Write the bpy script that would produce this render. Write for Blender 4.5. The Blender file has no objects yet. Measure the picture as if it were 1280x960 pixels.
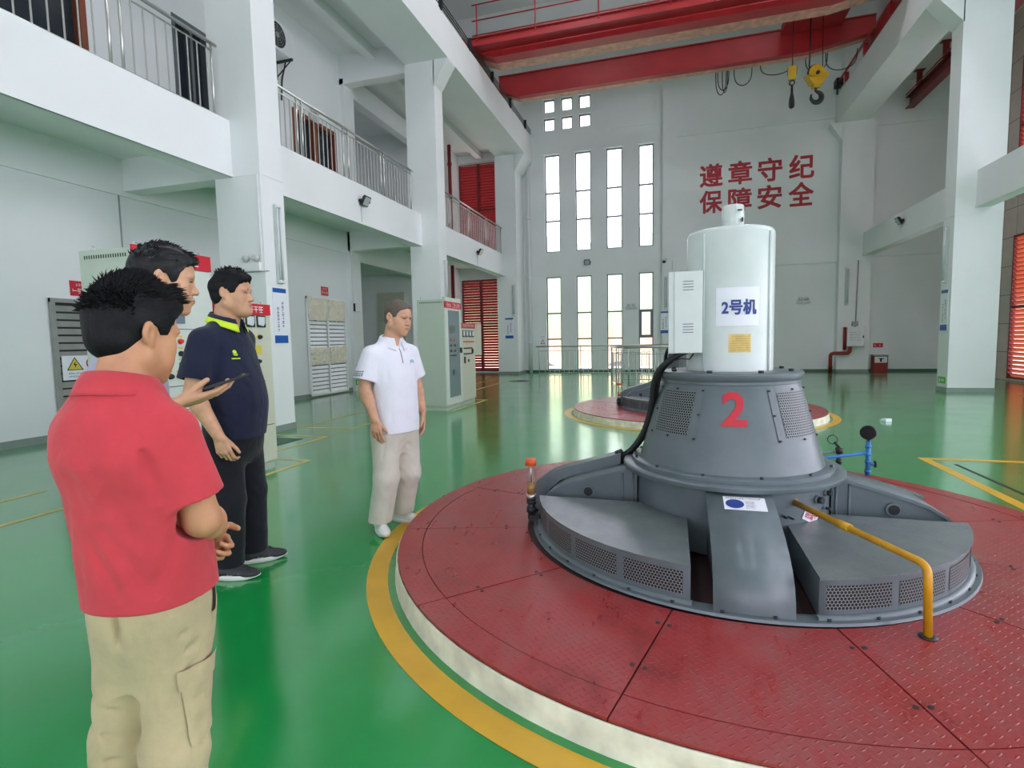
import bpy, bmesh, math, random
import numpy as np
from mathutils import Vector, Matrix

random.seed(7)
SC = bpy.context.scene
COL = SC.collection
PI = math.pi

# ------------------------------------------------------------------ camera
cam_d = bpy.data.cameras.new('camera')
cam_d.sensor_width = 36.0
cam_d.lens = 671.8 / 1280 * 36.0
cam_d.clip_start = 0.05
cam_d.clip_end = 400
cam = bpy.data.objects.new('camera', cam_d)
COL.objects.link(cam)
_R = np.array([[0.9583, -0.004, -0.2858], [0.2852, 0.0834, 0.9548], [-0.02, 0.9965, -0.081]])
_U, _s, _V = np.linalg.svd(_R)
_R = _U @ _V
cam.matrix_world = Matrix((
    (_R[0, 0], _R[0, 1], -_R[0, 2], 0.0),
    (_R[1, 0], _R[1, 1], -_R[1, 2], 0.0),
    (_R[2, 0], _R[2, 1], -_R[2, 2], 1.37),
    (0, 0, 0, 1)))
SC.camera = cam

# ------------------------------------------------------------------ light and exposure
W = bpy.data.worlds.new('overcast_sky')
SC.world = W
W.use_nodes = True
_bg = W.node_tree.nodes['Background']
_bg.inputs[0].default_value = (0.99, 0.94, 1.12, 1)
_bg.inputs[1].default_value = 3.0
def area_light(name, loc, rot, sx, sy, power, color=(1, 1, 1)):
    d = bpy.data.lights.new(name, 'AREA')
    d.shape = 'RECTANGLE'
    d.size, d.size_y, d.energy, d.color = sx, sy, power, color
    o = bpy.data.objects.new(name, d)
    o.location, o.rotation_euler = loc, rot
    COL.objects.link(o)
    return o
# area lights added out of view under the roof to brighten the hall
for _x in (-3.0, 3.4):
    for _y in (1.0, 7.0, 13.0):
        area_light('added_roof_light', (_x, _y, 13.2), (0, 0, 0), 1.2, 1.2, 80, (1.0, 0.93, 1.04))
# daylight portals in the window openings of the near walls
for _n, _l, _r, _sx, _sy in (('daylight_portal', (0, -4.0, 1.9), (-PI / 2, 0, 0), 17.4, 3.2), ('daylight_portal', (8.85, 3.3, 4.4), (0, PI / 2, 0), 8.4, 14.6)):
    _p = area_light(_n, _l, _r, _sx, _sy, 1)
    _p.data.cycles.is_portal = True
SC.view_settings.view_transform = 'Standard'
SC.view_settings.look = 'None'
SC.view_settings.gamma = 1.0
SC.view_settings.use_curve_mapping = False
SC.view_settings.exposure = 0.78
SC.cycles.use_denoising = True
SC.cycles.max_bounces = 8
SC.cycles.diffuse_bounces = 5
SC.cycles.glossy_bounces = 3
SC.cycles.transparent_max_bounces = 12
SC.cycles.caustics_reflective = False
SC.cycles.caustics_refractive = False

# ------------------------------------------------------------------ materials
def srgb(r, g, b):
    def c(v):
        v /= 255.0
        return v / 12.92 if v <= 0.04045 else ((v + 0.055) / 1.055) ** 2.4
    return (c(r), c(g), c(b), 1.0)

class NT:
    def __init__(self, name):
        self.m = bpy.data.materials.new(name)
        self.m.use_nodes = True
        self.t = self.m.node_tree
        self.b = self.t.nodes['Principled BSDF']
        self.out = self.t.nodes['Material Output']
    def n(self, typ, **kw):
        nd = self.t.nodes.new(typ)
        for k, v in kw.items():
            setattr(nd, k, v)
        return nd
    def link(self, a, b):
        self.t.links.new(a, b)
    def math(self, op, a, b=None, c=None, clamp=False):
        nd = self.n('ShaderNodeMath', operation=op, use_clamp=clamp)
        for i, v in enumerate((a, b, c)):
            if v is None:
                continue
            if isinstance(v, (int, float)):
                nd.inputs[i].default_value = v
            else:
                self.link(v, nd.inputs[i])
        return nd.outputs[0]
    def coords(self, kind='Object'):
        return self.n('ShaderNodeTexCoord').outputs[kind]
    def xyz(self, v):
        s = self.n('ShaderNodeSeparateXYZ')
        self.link(v, s.inputs[0])
        return s.outputs
    def noise(self, scale, detail=4, rough=0.55, vec=None, stretch=None):
        nd = self.n('ShaderNodeTexNoise')
        nd.inputs['Scale'].default_value = scale
        nd.inputs['Detail'].default_value = detail
        nd.inputs['Roughness'].default_value = rough
        v = vec or self.coords()
        if stretch:
            mp = self.n('ShaderNodeMapping')
            mp.inputs['Scale'].default_value = stretch
            self.link(v, mp.inputs[0])
            v = mp.outputs[0]
        self.link(v, nd.inputs['Vector'])
        return nd.outputs[0]
    def ramp(self, fac, stops):
        nd = self.n('ShaderNodeValToRGB')
        el = nd.color_ramp.elements
        el[0].position, el[0].color = stops[0]
        el[1].position, el[1].color = stops[-1]
        for p, c in stops[1:-1]:
            e = el.new(p)
            e.color = c
        self.link(fac, nd.inputs[0])
        return nd.outputs[0]
    def mix(self, fac, a, b):
        nd = self.n('ShaderNodeMix', data_type='RGBA')
        for sock, v in ((nd.inputs[0], fac), (nd.inputs[6], a), (nd.inputs[7], b)):
            if isinstance(v, (tuple, float, int)):
                sock.default_value = v
            else:
                self.link(v, sock)
        return nd.outputs[2]
    def bump(self, h, strength=0.3, dist=0.01):
        nd = self.n('ShaderNodeBump')
        nd.inputs['Strength'].default_value = strength
        nd.inputs['Distance'].default_value = dist
        self.link(h, nd.inputs['Height'])
        self.link(nd.outputs[0], self.b.inputs['Normal'])
    def set(self, color=None, rough=None, metal=None, spec=None, rough_s=None):
        if color is not None:
            if isinstance(color, tuple):
                self.b.inputs['Base Color'].default_value = color
            else:
                self.link(color, self.b.inputs['Base Color'])
        if rough is not None:
            if isinstance(rough, (int, float)):
                self.b.inputs['Roughness'].default_value = rough
            else:
                self.link(rough, self.b.inputs['Roughness'])
        if metal is not None:
            self.b.inputs['Metallic'].default_value = metal
        if spec is not None:
            self.b.inputs['Specular IOR Level'].default_value = spec
        return self

_mc = {}
def M(name, rgb, rough=0.5, metal=0.0, var=0.06, scale=6.0, bump=0.0, bscale=60.0, spec=0.5):
    """plain paint / plastic / metal with slight mottling"""
    if name in _mc:
        return _mc[name]
    t = NT(name)
    c = srgb(*rgb)
    d = tuple(max(0, v * (1 - var)) for v in c[:3]) + (1,)
    l = tuple(min(1, v * (1 + var)) for v in c[:3]) + (1,)
    col = t.ramp(t.noise(scale), [(0.3, d), (0.7, l)])
    t.set(col, rough, metal, spec)
    if bump:
        t.bump(t.noise(bscale, 3), bump, 0.004)
    _mc[name] = t.m
    return t.m

# ------------------------------------------------------------------ mesh builder
class MB:
    def __init__(self):
        self.v, self.f, self.mi, self.uv, self.sm = [], [], [], {}, []
        self.mat = 0
        self.smooth = False
    def vert(self, p):
        self.v.append(tuple(p))
        return len(self.v) - 1
    def face(self, idx, uv=None):
        self.f.append(tuple(idx))
        self.mi.append(self.mat)
        self.sm.append(self.smooth)
        if uv:
            self.uv[len(self.f) - 1] = uv
    def poly(self, pts, uv=None):
        self.face([self.vert(p) for p in pts], uv)
        return self
    def box(self, x0, x1, y0, y1, z0, z1, bev=0.0, rot=None, piv=None):
        bm = bmesh.new()
        bmesh.ops.create_cube(bm, size=1.0)
        for v in bm.verts:
            v.co = Vector(((x0 + x1) / 2 + v.co.x * (x1 - x0), (y0 + y1) / 2 + v.co.y * (y1 - y0), (z0 + z1) / 2 + v.co.z * (z1 - z0)))
        if bev:
            bmesh.ops.bevel(bm, geom=bm.edges[:], offset=bev, segments=2, affect='EDGES', profile=0.5)
        self.add_bm(bm, rot, piv)
        return self
    def add_bm(self, bm, rot=None, piv=None):
        off = len(self.v)
        bm.verts.index_update()
        for v in bm.verts:
            co = v.co
            if rot is not None:
                p = Vector(piv or (0, 0, 0))
                co = rot @ (co - p) + p
            self.v.append(tuple(co))
        for f in bm.faces:
            self.face([off + v.index for v in f.verts])
        bm.free()
    def cyl(self, p0, p1, r0, r1=None, n=16, cap=True):
        r1 = r0 if r1 is None else r1
        p0, p1 = Vector(p0), Vector(p1)
        d = (p1 - p0).normalized()
        a = d.orthogonal().normalized()
        b = d.cross(a)
        A, B = [], []
        for i in range(n):
            t = 2 * PI * i / n
            w = a * math.cos(t) + b * math.sin(t)
            A.append(self.vert(p0 + w * r0))
            B.append(self.vert(p1 + w * r1))
        s = self.smooth
        self.smooth = True
        for i in range(n):
            j = (i + 1) % n
            self.face((A[i], A[j], B[j], B[i]))
        self.smooth = False
        if cap:
            self.face(A[::-1])
            self.face(B)
        self.smooth = s
        return self
    def tube(self, pts, r, n=10, cap=True):
        pts = [Vector(p) for p in pts]
        m = len(pts)
        rr = r if isinstance(r, (list, tuple)) else [r] * m
        rings = []
        prev = None
        for i, p in enumerate(pts):
            d = (pts[min(i + 1, m - 1)] - pts[max(i - 1, 0)]).normalized()
            if prev is None:
                a = d.orthogonal().normalized()
            else:
                a = prev - d * prev.dot(d)
                a = a.normalized() if a.length > 1e-6 else d.orthogonal().normalized()
            prev = a
            b = d.cross(a)
            rings.append([self.vert(p + (a * math.cos(2 * PI * k / n) + b * math.sin(2 * PI * k / n)) * rr[i]) for k in range(n)])
        s = self.smooth
        self.smooth = True
        for i in range(m - 1):
            for k in range(n):
                j = (k + 1) % n
                self.face((rings[i][k], rings[i][j], rings[i + 1][j], rings[i + 1][k]))
        self.smooth = False
        if cap:
            self.face(rings[0][::-1])
            self.face(rings[-1])
        self.smooth = s
        return self
    def lathe(self, prof, c=(0, 0), n=64, a0=0.0, a1=360.0, smooth=True, close=False):
        """prof: list of (r, z); sharp corners by repeating a point"""
        full = abs(a1 - a0) >= 359.9
        m = n if full else n + 1
        rings = []
        for r, z in prof:
            rings.append([self.vert((c[0] + r * math.cos(math.radians(a0 + (a1 - a0) * k / n)),
                                     c[1] + r * math.sin(math.radians(a0 + (a1 - a0) * k / n)), z)) for k in range(m)])
        s = self.smooth
        self.smooth = smooth
        for i in range(len(prof) - 1):
            if prof[i] == prof[i + 1]:
                continue
            for k in range(n):
                j = (k + 1) % m
                self.face((rings[i][k], rings[i][j], rings[i + 1][j], rings[i + 1][k]))
        self.smooth = s
        if close and not full:
            self.face([rg[0] for rg in rings][::-1])
            self.face([rg[-1] for rg in rings])
        return self
    def prism(self, poly, axis, a, b):
        """extrude a 2D polygon along an axis: x -> poly (y,z), y -> (x,z), z -> (x,y)"""
        def p3(q, t):
            return {'x': (t, q[0], q[1]), 'y': (q[0], t, q[1]), 'z': (q[0], q[1], t)}[axis]
        A = [self.vert(p3(q, a)) for q in poly]
        B = [self.vert(p3(q, b)) for q in poly]
        n = len(poly)
        for i in range(n):
            j = (i + 1) % n
            self.face((A[i], A[j], B[j], B[i]))
        self.face(A[::-1])
        self.face(B)
        return self
    def sphere(self, c, r, n=16, m=10):
        rx, ry, rz = (r, r, r) if isinstance(r, (int, float)) else r
        rings = []
        for i in range(1, m):
            t = PI * i / m
            rings.append([self.vert((c[0] + rx * math.sin(t) * math.cos(2 * PI * k / n), c[1] + ry * math.sin(t) * math.sin(2 * PI * k / n), c[2] + rz * math.cos(t))) for k in range(n)])
        top, bot = self.vert((c[0], c[1], c[2] + rz)), self.vert((c[0], c[1], c[2] - rz))
        s = self.smooth
        self.smooth = True
        for k in range(n):
            j = (k + 1) % n
            self.face((top, rings[0][k], rings[0][j]))
            self.face((bot, rings[-1][j], rings[-1][k]))
            for i in range(m - 2):
                self.face((rings[i][k], rings[i + 1][k], rings[i + 1][j], rings[i][j]))
        self.smooth = s
        return self
    def torus(self, c, R_, r, axis=(0, 0, 1), n=28, m=8, a0=0, a1=360):
        ax = Vector(axis).normalized()
        a = ax.orthogonal().normalized()
        b = ax.cross(a)
        k = int(n * abs(a1 - a0) / 360) + 1
        pts = [Vector(c) + (a * math.cos(math.radians(a0 + (a1 - a0) * i / k)) + b * math.sin(math.radians(a0 + (a1 - a0) * i / k))) * R_ for i in range(k + 1)]
        return self.tube(pts, r, m, cap=abs(a1 - a0) < 359)
    def build(self, name, mats, parent=None, loc=None, fix=True, weld=False):
        me = bpy.data.meshes.new(name)
        me.from_pydata(self.v, [], self.f)
        if not isinstance(mats, (list, tuple)):
            mats = [mats]
        for m in mats:
            me.materials.append(m)
        me.polygons.foreach_set('material_index', self.mi)
        me.polygons.foreach_set('use_smooth', self.sm)
        if self.uv:
            lay = me.uv_layers.new(name='UVMap')
            for fi, uv in self.uv.items():
                p = me.polygons[fi]
                for li, q in zip(p.loop_indices, uv):
                    lay.data[li].uv = q
        if fix:
            bm = bmesh.new()
            bm.from_mesh(me)
            if weld:
                bmesh.ops.remove_doubles(bm, verts=bm.verts[:], dist=1e-5)
            bmesh.ops.recalc_face_normals(bm, faces=bm.faces[:])
            bm.to_mesh(me)
            bm.free()
        me.update()
        o = bpy.data.objects.new(name, me)
        COL.objects.link(o)
        if parent:
            o.parent = parent
        if loc:
            o.location = loc
        return o

def tag(o, label, cat, group=None, kind=None):
    o['label'] = label
    o['category'] = cat
    if group:
        o['group'] = group
    if kind:
        o['kind'] = kind
    return o
def thing(name, label, cat, loc=(0, 0, 0), rz=0.0, group=None):
    o = bpy.data.objects.new(name, None)
    o.empty_display_size = 0.1
    o.location = loc
    o.rotation_euler = (0, 0, rz)
    COL.objects.link(o)
    return tag(o, label, cat, group)
def struct(o, label=None):
    o['kind'] = 'structure'
    if label:
        o['label'] = label
    return o
def copy_tree(o, parent=None):
    c = o.copy()
    COL.objects.link(c)
    if parent:
        c.parent = parent
    for ch in list(o.children):
        copy_tree(ch, c)
    return c
def copy_part(o, loc, parent=None):
    c = o.copy()
    COL.objects.link(c)
    c.parent = parent or o.parent
    c.location = loc
    return c

def text_bm(body, size, bold=0.0, depth=0.0, align='CENTER', heavy=0.0):
    """lettering as a bmesh in the XY plane, centred on its own bounding box"""
    cu = bpy.data.curves.new('lettering', 'FONT')
    cu.body = body
    cu.size = size
    cu.align_x = align
    cu.offset = bold
    cu.extrude = depth
    cu.resolution_u = 4
    o = bpy.data.objects.new('lettering', cu)
    COL.objects.link(o)
    bpy.context.view_layer.update()
    dg = bpy.context.evaluated_depsgraph_get()
    me = bpy.data.meshes.new_from_object(o.evaluated_get(dg))
    bpy.data.objects.remove(o)
    bpy.data.curves.remove(cu)
    bm = bmesh.new()
    for k, (dx, dy) in enumerate(((heavy, heavy), (-heavy, heavy), (-heavy, -heavy), (heavy, -heavy)) if heavy else ((0, 0),)):
        me.transform(Matrix.Translation((dx, dy, 0.0008 * k)))
        bm.from_mesh(me)
        me.transform(Matrix.Translation((-dx, -dy, -0.0008 * k)))
    bpy.data.meshes.remove(me)
    bmesh.ops.remove_doubles(bm, verts=bm.verts[:], dist=1e-5)
    xs = [v.co.x for v in bm.verts]
    ys = [v.co.y for v in bm.verts]
    if xs:
        c = Vector(((min(xs) + max(xs)) / 2, (min(ys) + max(ys)) / 2, 0))
        for v in bm.verts:
            v.co -= c
    return bm
def text_fit(bm, w, h):
    xs = [v.co.x for v in bm.verts]
    ys = [v.co.y for v in bm.verts]
    sx, sy = w / (max(xs) - min(xs)), h / (max(ys) - min(ys))
    for v in bm.verts:
        v.co.x *= sx
        v.co.y *= sy
    return bm
def text_part(name, bm, mat, fn, parent=None):
    """place lettering with fn: (x, y, z) in the text plane -> point"""
    for v in bm.verts:
        v.co = Vector(fn(v.co.x, v.co.y, v.co.z))
    mb = MB()
    mb.add_bm(bm)
    return mb.build(name, mat, parent, fix=False)
# orientation of lettering on surfaces: facing -Y, facing +X (left wall), facing -X
def on_y(cx, y, cz):
    return lambda a, b, c: (cx + a, y - c, cz + b)
def on_px(x, cy, cz):
    return lambda a, b, c: (x + c, cy + a, cz + b)
def on_nx(x, cy, cz):
    return lambda a, b, c: (x - c, cy - a, cz + b)

def scribble(mb, w, h, fn, rows, seed, vertical=False, cell=None):
    """rows of small illegible print: short strokes in a band"""
    rnd = random.Random(seed)
    for r in range(rows):
        y0 = h / 2 - (r + 0.75) * h / rows
        hh = 0.5 * h / rows
        x = -w / 2
        while x < w / 2 - hh * 0.6:
            ww = hh * rnd.uniform(0.7, 0.95)
            for (a, b, c, d) in ((0, 1, .42, .58), (0, 1, .86, 1.0), (.42, .56, 0, 1), (.1, .9, 0, .12), (0, .14, .3, .9)):
                if rnd.random() < 0.72:
                    mb.poly([fn(x + a * ww, y0 + c * hh, 0.001), fn(x + b * ww, y0 + c * hh, 0.001), fn(x + b * ww, y0 + d * hh, 0.001), fn(x + a * ww, y0 + d * hh, 0.001)])
            x += ww + hh * 0.22
    return mb
# ------------------------------------------------------------------ surface materials
def m_floor():
    t = NT('green_epoxy')
    n1 = t.noise(0.35, 3)
    n2 = t.noise(2.2, 5, 0.6)
    f = t.math('ADD', t.math('MULTIPLY', n1, 0.6), t.math('MULTIPLY', n2, 0.4))
    col = t.ramp(f, [(0.3, srgb(6, 124, 52)), (0.5, srgb(8, 142, 62)), (0.72, srgb(26, 146, 74))])
    rg = t.ramp(t.noise(1.3, 5, 0.65), [(0.3, (0.15, 0.15, 0.15, 1)), (0.7, (0.26, 0.26, 0.26, 1))])
    t.set(col, rg, 0, 0.5)
    t.b.inputs['Coat Weight'].default_value = 0.8
    t.b.inputs['Coat Roughness'].default_value = 0.13
    t.bump(t.noise(3.0, 2), 0.04, 0.02)
    return t.m
def m_wall():
    t = NT('white_wall_paint')
    col = t.ramp(t.noise(0.6, 5, 0.6), [(0.25, srgb(226, 231, 229)), (0.75, srgb(236, 239, 238))])
    t.set(col, 0.62, 0, 0.35)
    t.bump(t.noise(14, 4), 0.06, 0.01)
    return t.m
def m_tiles():
    t = NT('stone_wall_tile')
    x, y, z = t.xyz(t.coords())
    fy = t.math('FRACT', t.math('DIVIDE', y, 0.6))
    fz = t.math('FRACT', t.math('DIVIDE', z, 0.78))
    g = t.math('MINIMUM', t.math('MINIMUM', fy, t.math('SUBTRACT', 1.0, fy)), t.math('MINIMUM', fz, t.math('SUBTRACT', 1.0, fz)))
    joint = t.math('LESS_THAN', g, 0.012)
    col = t.mix(joint, t.ramp(t.noise(3.0), [(0.3, srgb(206, 188, 178)), (0.7, srgb(216, 200, 190))]), srgb(120, 110, 104))
    t.set(col, 0.35)
    return t.m
def checker_height(t, x, y, p):
    """raised lozenges of a chequered steel plate, alternating direction"""
    def loz(ox, oy, sgn):
        u = t.math('SUBTRACT', t.math('FRACT', t.math('ADD', t.math('DIVIDE', x, p), ox)), 0.5)
        v = t.math('SUBTRACT', t.math('FRACT', t.math('ADD', t.math('DIVIDE', y, p), oy)), 0.5)
        a = t.math('ADD', u, v) if sgn > 0 else t.math('SUBTRACT', u, v)
        b = t.math('SUBTRACT', u, v) if sgn > 0 else t.math('ADD', u, v)
        a2 = t.math('POWER', t.math('DIVIDE', a, 0.50), 2.0)
        b2 = t.math('POWER', t.math('DIVIDE', b, 0.13), 2.0)
        return t.math('SUBTRACT', 1.0, t.math('ADD', a2, b2), clamp=True)
    return t.math('MAXIMUM', loz(0, 0, 1), loz(0.5, 0.5, -1))
def m_red_plate():
    t = NT('red_chequer_plate')
    x, y, z = t.xyz(t.coords())
    h = checker_height(t, x, y, 0.042)
    n = t.noise(2.6, 6, 0.66)
    n2 = t.noise(9.0, 5, 0.7, stretch=(1.0, 0.35, 1.0))
    n3 = t.noise(0.9, 3, 0.5)
    f = t.math('ADD', t.math('MULTIPLY', n, 0.55), t.math('ADD', t.math('MULTIPLY', n2, 0.45), t.math('MULTIPLY', t.math('SUBTRACT', n3, 0.5), 0.5)))
    col = t.ramp(f, [(0.28, srgb(112, 20, 20)), (0.44, srgb(150, 38, 38)), (0.56, srgb(142, 56, 54)), (0.75, srgb(146, 84, 80))])
    spots = t.ramp(t.noise(23, 4, 0.7), [(0.70, (0, 0, 0, 1)), (0.76, (1, 1, 1, 1))])
    col = t.mix(t.math('MULTIPLY', spots, 0.25), col, srgb(186, 128, 122))
    t.set(col, t.ramp(n2, [(0.3, (0.24, 0.24, 0.24, 1)), (0.7, (0.42, 0.42, 0.42, 1))]), 0, 0.8)
    t.bump(t.math('ADD', h, t.math('MULTIPLY', n2, 0.25)), 0.5, 0.004)
    return t.m
def m_grey(name, c0, c1, rough=0.36, chequer=0.0):
    t = NT(name)
    n = t.noise(5.0, 4, 0.6)
    t.set(t.ramp(n, [(0.3, srgb(*c0)), (0.7, srgb(*c1))]), rough, 0.0, 0.5)
    if chequer:
        x, y, z = t.xyz(t.coords())
        t.bump(t.math('ADD', checker_height(t, x, y, chequer), t.math('MULTIPLY', n, 0.3)), 0.45, 0.003)
    else:
        t.bump(t.noise(26, 2), 0.03, 0.006)
    return t.m
def m_mesh_panel():
    """perforated sheet: staggered round holes, in metres of UV"""
    t = NT('perforated_sheet')
    x, y, z = t.xyz(t.coords('UV'))
    p, q = 0.0165, 0.0143
    row = t.math('FLOOR', t.math('DIVIDE', y, q))
    odd = t.math('FRACT', t.math('MULTIPLY', row, 0.5))
    u = t.math('SUBTRACT', t.math('FRACT', t.math('ADD', t.math('DIVIDE', x, p), odd)), 0.5)
    v = t.math('MULTIPLY', t.math('SUBTRACT', t.math('FRACT', t.math('DIVIDE', y, q)), 0.5), q / p)
    d = t.math('SQRT', t.math('ADD', t.math('MULTIPLY', u, u), t.math('MULTIPLY', v, v)))
    hole = t.math('LESS_THAN', d, 0.42)
    t.set(t.mix(hole, srgb(136, 146, 146), srgb(6, 7, 7)), 0.45)
    return t.m
def m_glass():
    t = NT('window_glass')
    tr = t.n('ShaderNodeBsdfTransparent')
    tr.inputs[0].default_value = (0.96, 0.98, 0.97, 1)
    gl = t.n('ShaderNodeBsdfGlossy')
    gl.inputs['Roughness'].default_value = 0.03
    mx = t.n('ShaderNodeMixShader')
    mx.inputs[0].default_value = 0.07
    t.link(tr.outputs[0], mx.inputs[1])
    t.link(gl.outputs[0], mx.inputs[2])
    t.link(mx.outputs[0], t.out.inputs[0])
    return t.m
def m_slat(name, rgb, transl, fac):
    t = NT(name)
    df = t.n('ShaderNodeBsdfDiffuse')
    df.inputs[0].default_value = srgb(*rgb)
    tl = t.n('ShaderNodeBsdfTranslucent')
    tl.inputs[0].default_value = srgb(*transl)
    mx = t.n('ShaderNodeMixShader')
    mx.inputs[0].default_value = fac
    t.link(df.outputs[0], mx.inputs[1])
    t.link(tl.outputs[0], mx.inputs[2])
    t.link(mx.outputs[0], t.out.inputs[0])
    return t.m

FLOOR, WALL, TILE, REDPLATE, GLASS = m_floor(), m_wall(), m_tiles(), m_red_plate(), m_glass()
PERF = m_mesh_panel()
GREY = m_grey('grey_machine_paint', (92, 104, 108), (103, 115, 119), 0.3)
GREYT = m_grey('grey_chequer_cover', (100, 110, 110), (114, 123, 122), 0.26, 0.032)
ENCL = m_grey('pale_enclosure_paint', (196, 208, 202), (206, 216, 211), 0.22)
STEEL = M('stainless_steel', (196, 196, 190), 0.28, 0.85, 0.05)
YELLOW = M('yellow_line_paint', (206, 162, 38), 0.35, 0, 0.12, 3)
LINE = M('pale_yellow_tape', (188, 176, 98), 0.45, 0, 0.12, 3)
BASEB = M('grey_baseboard', (136, 148, 142), 0.4)
BASED = M('dark_green_baseboard', (70, 104, 86), 0.4)
ALU = M('dark_window_frame', (108, 116, 120), 0.4, 0.3)
REDLOUV = m_slat('red_louver_slat', (132, 40, 46), (210, 90, 84), 0.05)
GLOWLOUV = m_slat('glow_louver_slat', (176, 80, 60), (236, 140, 100), 0.12)  # red slats, orange daylight glow put into colour and translucency
REDFRAME = M('red_frame_paint', (122, 34, 38), 0.45)
CRANE = M('red_crane_paint', (172, 40, 44), 0.42, 0, 0.14, 1.6, 0.1, 8)
CRANEPALE = M('faded_crane_flange', (206, 150, 132), 0.5, 0, 0.25, 5)
SIGNRED = M('sign_red', (200, 34, 50), 0.4, 0, 0.03)
WALLRED = M('slogan_red', (176, 34, 46), 0.5, 0, 0.05)
WHITE = M('white_plastic', (228, 230, 230), 0.4, 0, 0.02)
PAPER = M('white_card', (232, 236, 242), 0.5, 0, 0.015)
BLUE = M('sign_blue', (24, 88, 168), 0.4, 0, 0.03)
NAVYINK = M('dark_blue_ink', (36, 62, 140), 0.5, 0, 0.03)
BLACK = M('black_plastic', (26, 28, 30), 0.42, 0, 0.1)
RUBBER = M('black_rubber_hose', (34, 38, 40), 0.55, 0, 0.15, 30)
DARKINK = M('dark_print', (52, 60, 76), 0.6, 0, 0.02)
CABGREY = M('pale_green_grey_cabinet', (182, 194, 178), 0.38, 0, 0.02)
CABLIGHT = M('light_cabinet_front', (208, 216, 206), 0.36, 0, 0.02)
CABBEIGE = M('beige_cabinet_front', (204, 206, 186), 0.36, 0, 0.02)
CONC = M('white_painted_curb', (222, 222, 198), 0.6, 0, 0.22, 7, 0.3, 26)
HOOKY = M('yellow_hook_block', (206, 160, 30), 0.4, 0, 0.12)
IRON = M('dark_forged_iron', (50, 54, 54), 0.45, 0.4, 0.15)
FIRERED = M('fire_pipe_red', (134, 30, 28), 0.38)
PIPEY = M('yellow_pipe_paint', (206, 150, 24), 0.32, 0, 0.12, 14)
PIPEB = M('blue_pipe_paint', (40, 122, 190), 0.35)
TUBE = M('frosted_lamp_tube', (206, 214, 212), 0.35, 0, 0.02)
WOOD = M('brown_door_wood', (128, 66, 40), 0.45, 0, 0.15, 3)
DARKGLASS = M('dark_door_glass', (40, 48, 54), 0.12, 0, 0.1)
BRASS = M('brass_nameplate', (196, 170, 96), 0.35, 0.35, 0.12, 20)

# ------------------------------------------------------------------ room shell
def holed(mb, axis, u0, u1, v0, v1, w0, w1, holes):
    """a solid wall with rectangular openings. axis x: u=y, v=z ; axis y: u=x, v=z"""
    us = sorted({u0, u1} | {a for h in holes for a in h[:2] if u0 < a < u1})
    vs = sorted({v0, v1} | {a for h in holes for a in h[2:] if v0 < a < v1})
    def P(u, v, w):
        return (w, u, v) if axis == 'x' else (u, w, v)
    def solid(i, j):
        if not (0 <= i < len(us) - 1 and 0 <= j < len(vs) - 1):
            return False
        cu, cv = (us[i] + us[i + 1]) / 2, (vs[j] + vs[j + 1]) / 2
        return not any(h[0] < cu < h[1] and h[2] < cv < h[3] for h in holes)
    for i in range(len(us) - 1):
        for j in range(len(vs) - 1):
            if not solid(i, j):
                continue
            a, b, c, d = us[i], us[i + 1], vs[j], vs[j + 1]
            for w in (w0, w1):
                mb.poly([P(a, c, w), P(b, c, w), P(b, d, w), P(a, d, w)])
            if not solid(i - 1, j):
                mb.poly([P(a, c, w0), P(a, d, w0), P(a, d, w1), P(a, c, w1)])
            if not solid(i + 1, j):
                mb.poly([P(b, c, w0), P(b, d, w0), P(b, d, w1), P(b, c, w1)])
            if not solid(i, j - 1):
                mb.poly([P(a, c, w0), P(b, c, w0), P(b, c, w1), P(a, c, w1)])
            if not solid(i, j + 1):
                mb.poly([P(a, d, w0), P(b, d, w0), P(b, d, w1), P(a, d, w1)])

ZC = 13.6          # roof height
YB = 22.1          # inner face of the back wall
XL, XR = -8.85, 8.85

struct(MB().box(-12.5, 9.2, -4.0, 22.4, -0.3, 0.0).build('floor', FLOOR))
_c = MB().box(-12.5, 9.2, -4.0, 22.4, ZC, ZC + 0.3)
for y in (0.65, 7.15, 13.65, 20.4):
    _c.box(-8.9, 8.9, y - 0.2, y + 0.2, ZC - 0.7, ZC)
struct(_c.build('ceiling', WALL))

# back wall with its window slots, small square lights and louver openings
win = []
for x0, x1 in ((-5.05, -4.42), (-3.79, -3.16), (-2.55, -1.92), (-1.29, -0.73)):
    win.append((x0, x1, 4.95, 8.85))
    win.append((x0, x1, 0.10, 3.95))
small = []
for x0, x1 in ((-5.06, -4.60), (-4.34, -3.88), (-3.62, -3.15)):
    small += [(x0, x1, 10.52, 11.04), (x0, x1, 9.80, 10.30)]
louv = [(-8.80, -7.05, 0.05, 3.98), (-8.80, -7.05, 4.95, 8.85)]
mb = MB()
holed(mb, 'y', -12.2, 9.1, 0.0, ZC, YB, YB + 0.3, win + small + louv)
mb.box(-0.38, 0.13, YB - 0.22, YB + 0.1, 0, ZC)                     # pilaster
mb.box(0.13, 6.6, YB - 0.06, YB + 0.1, 3.93, 4.96)                   # ring beams
mb.box(0.13, 6.6, YB - 0.06, YB + 0.1, 8.93, 9.87)
mb.box(-5.96, -0.38, YB - 0.03, YB + 0.1, 4.02, 4.90)
mb.box(-2.5, -0.38, YB - 0.05, YB + 0.1, 9.55, 9.72)
mb.box(6.0, 8.8, YB - 0.05, YB + 0.1, 4.05, 4.6)
mb.box(6.0, 8.8, YB - 0.05, YB + 0.1, 8.5, 8.75)
for x0, x1 in ((-5.05, -4.42), (-3.79, -3.16), (-2.55, -1.92), (-1.29, -0.73)):
    mb.box(x0 - 0.12, x1 + 0.12, YB - 0.035, YB + 0.02, 8.87, 8.95)  # drip ledges over the slots
struct(mb.build('wall_back', WALL))

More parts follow.
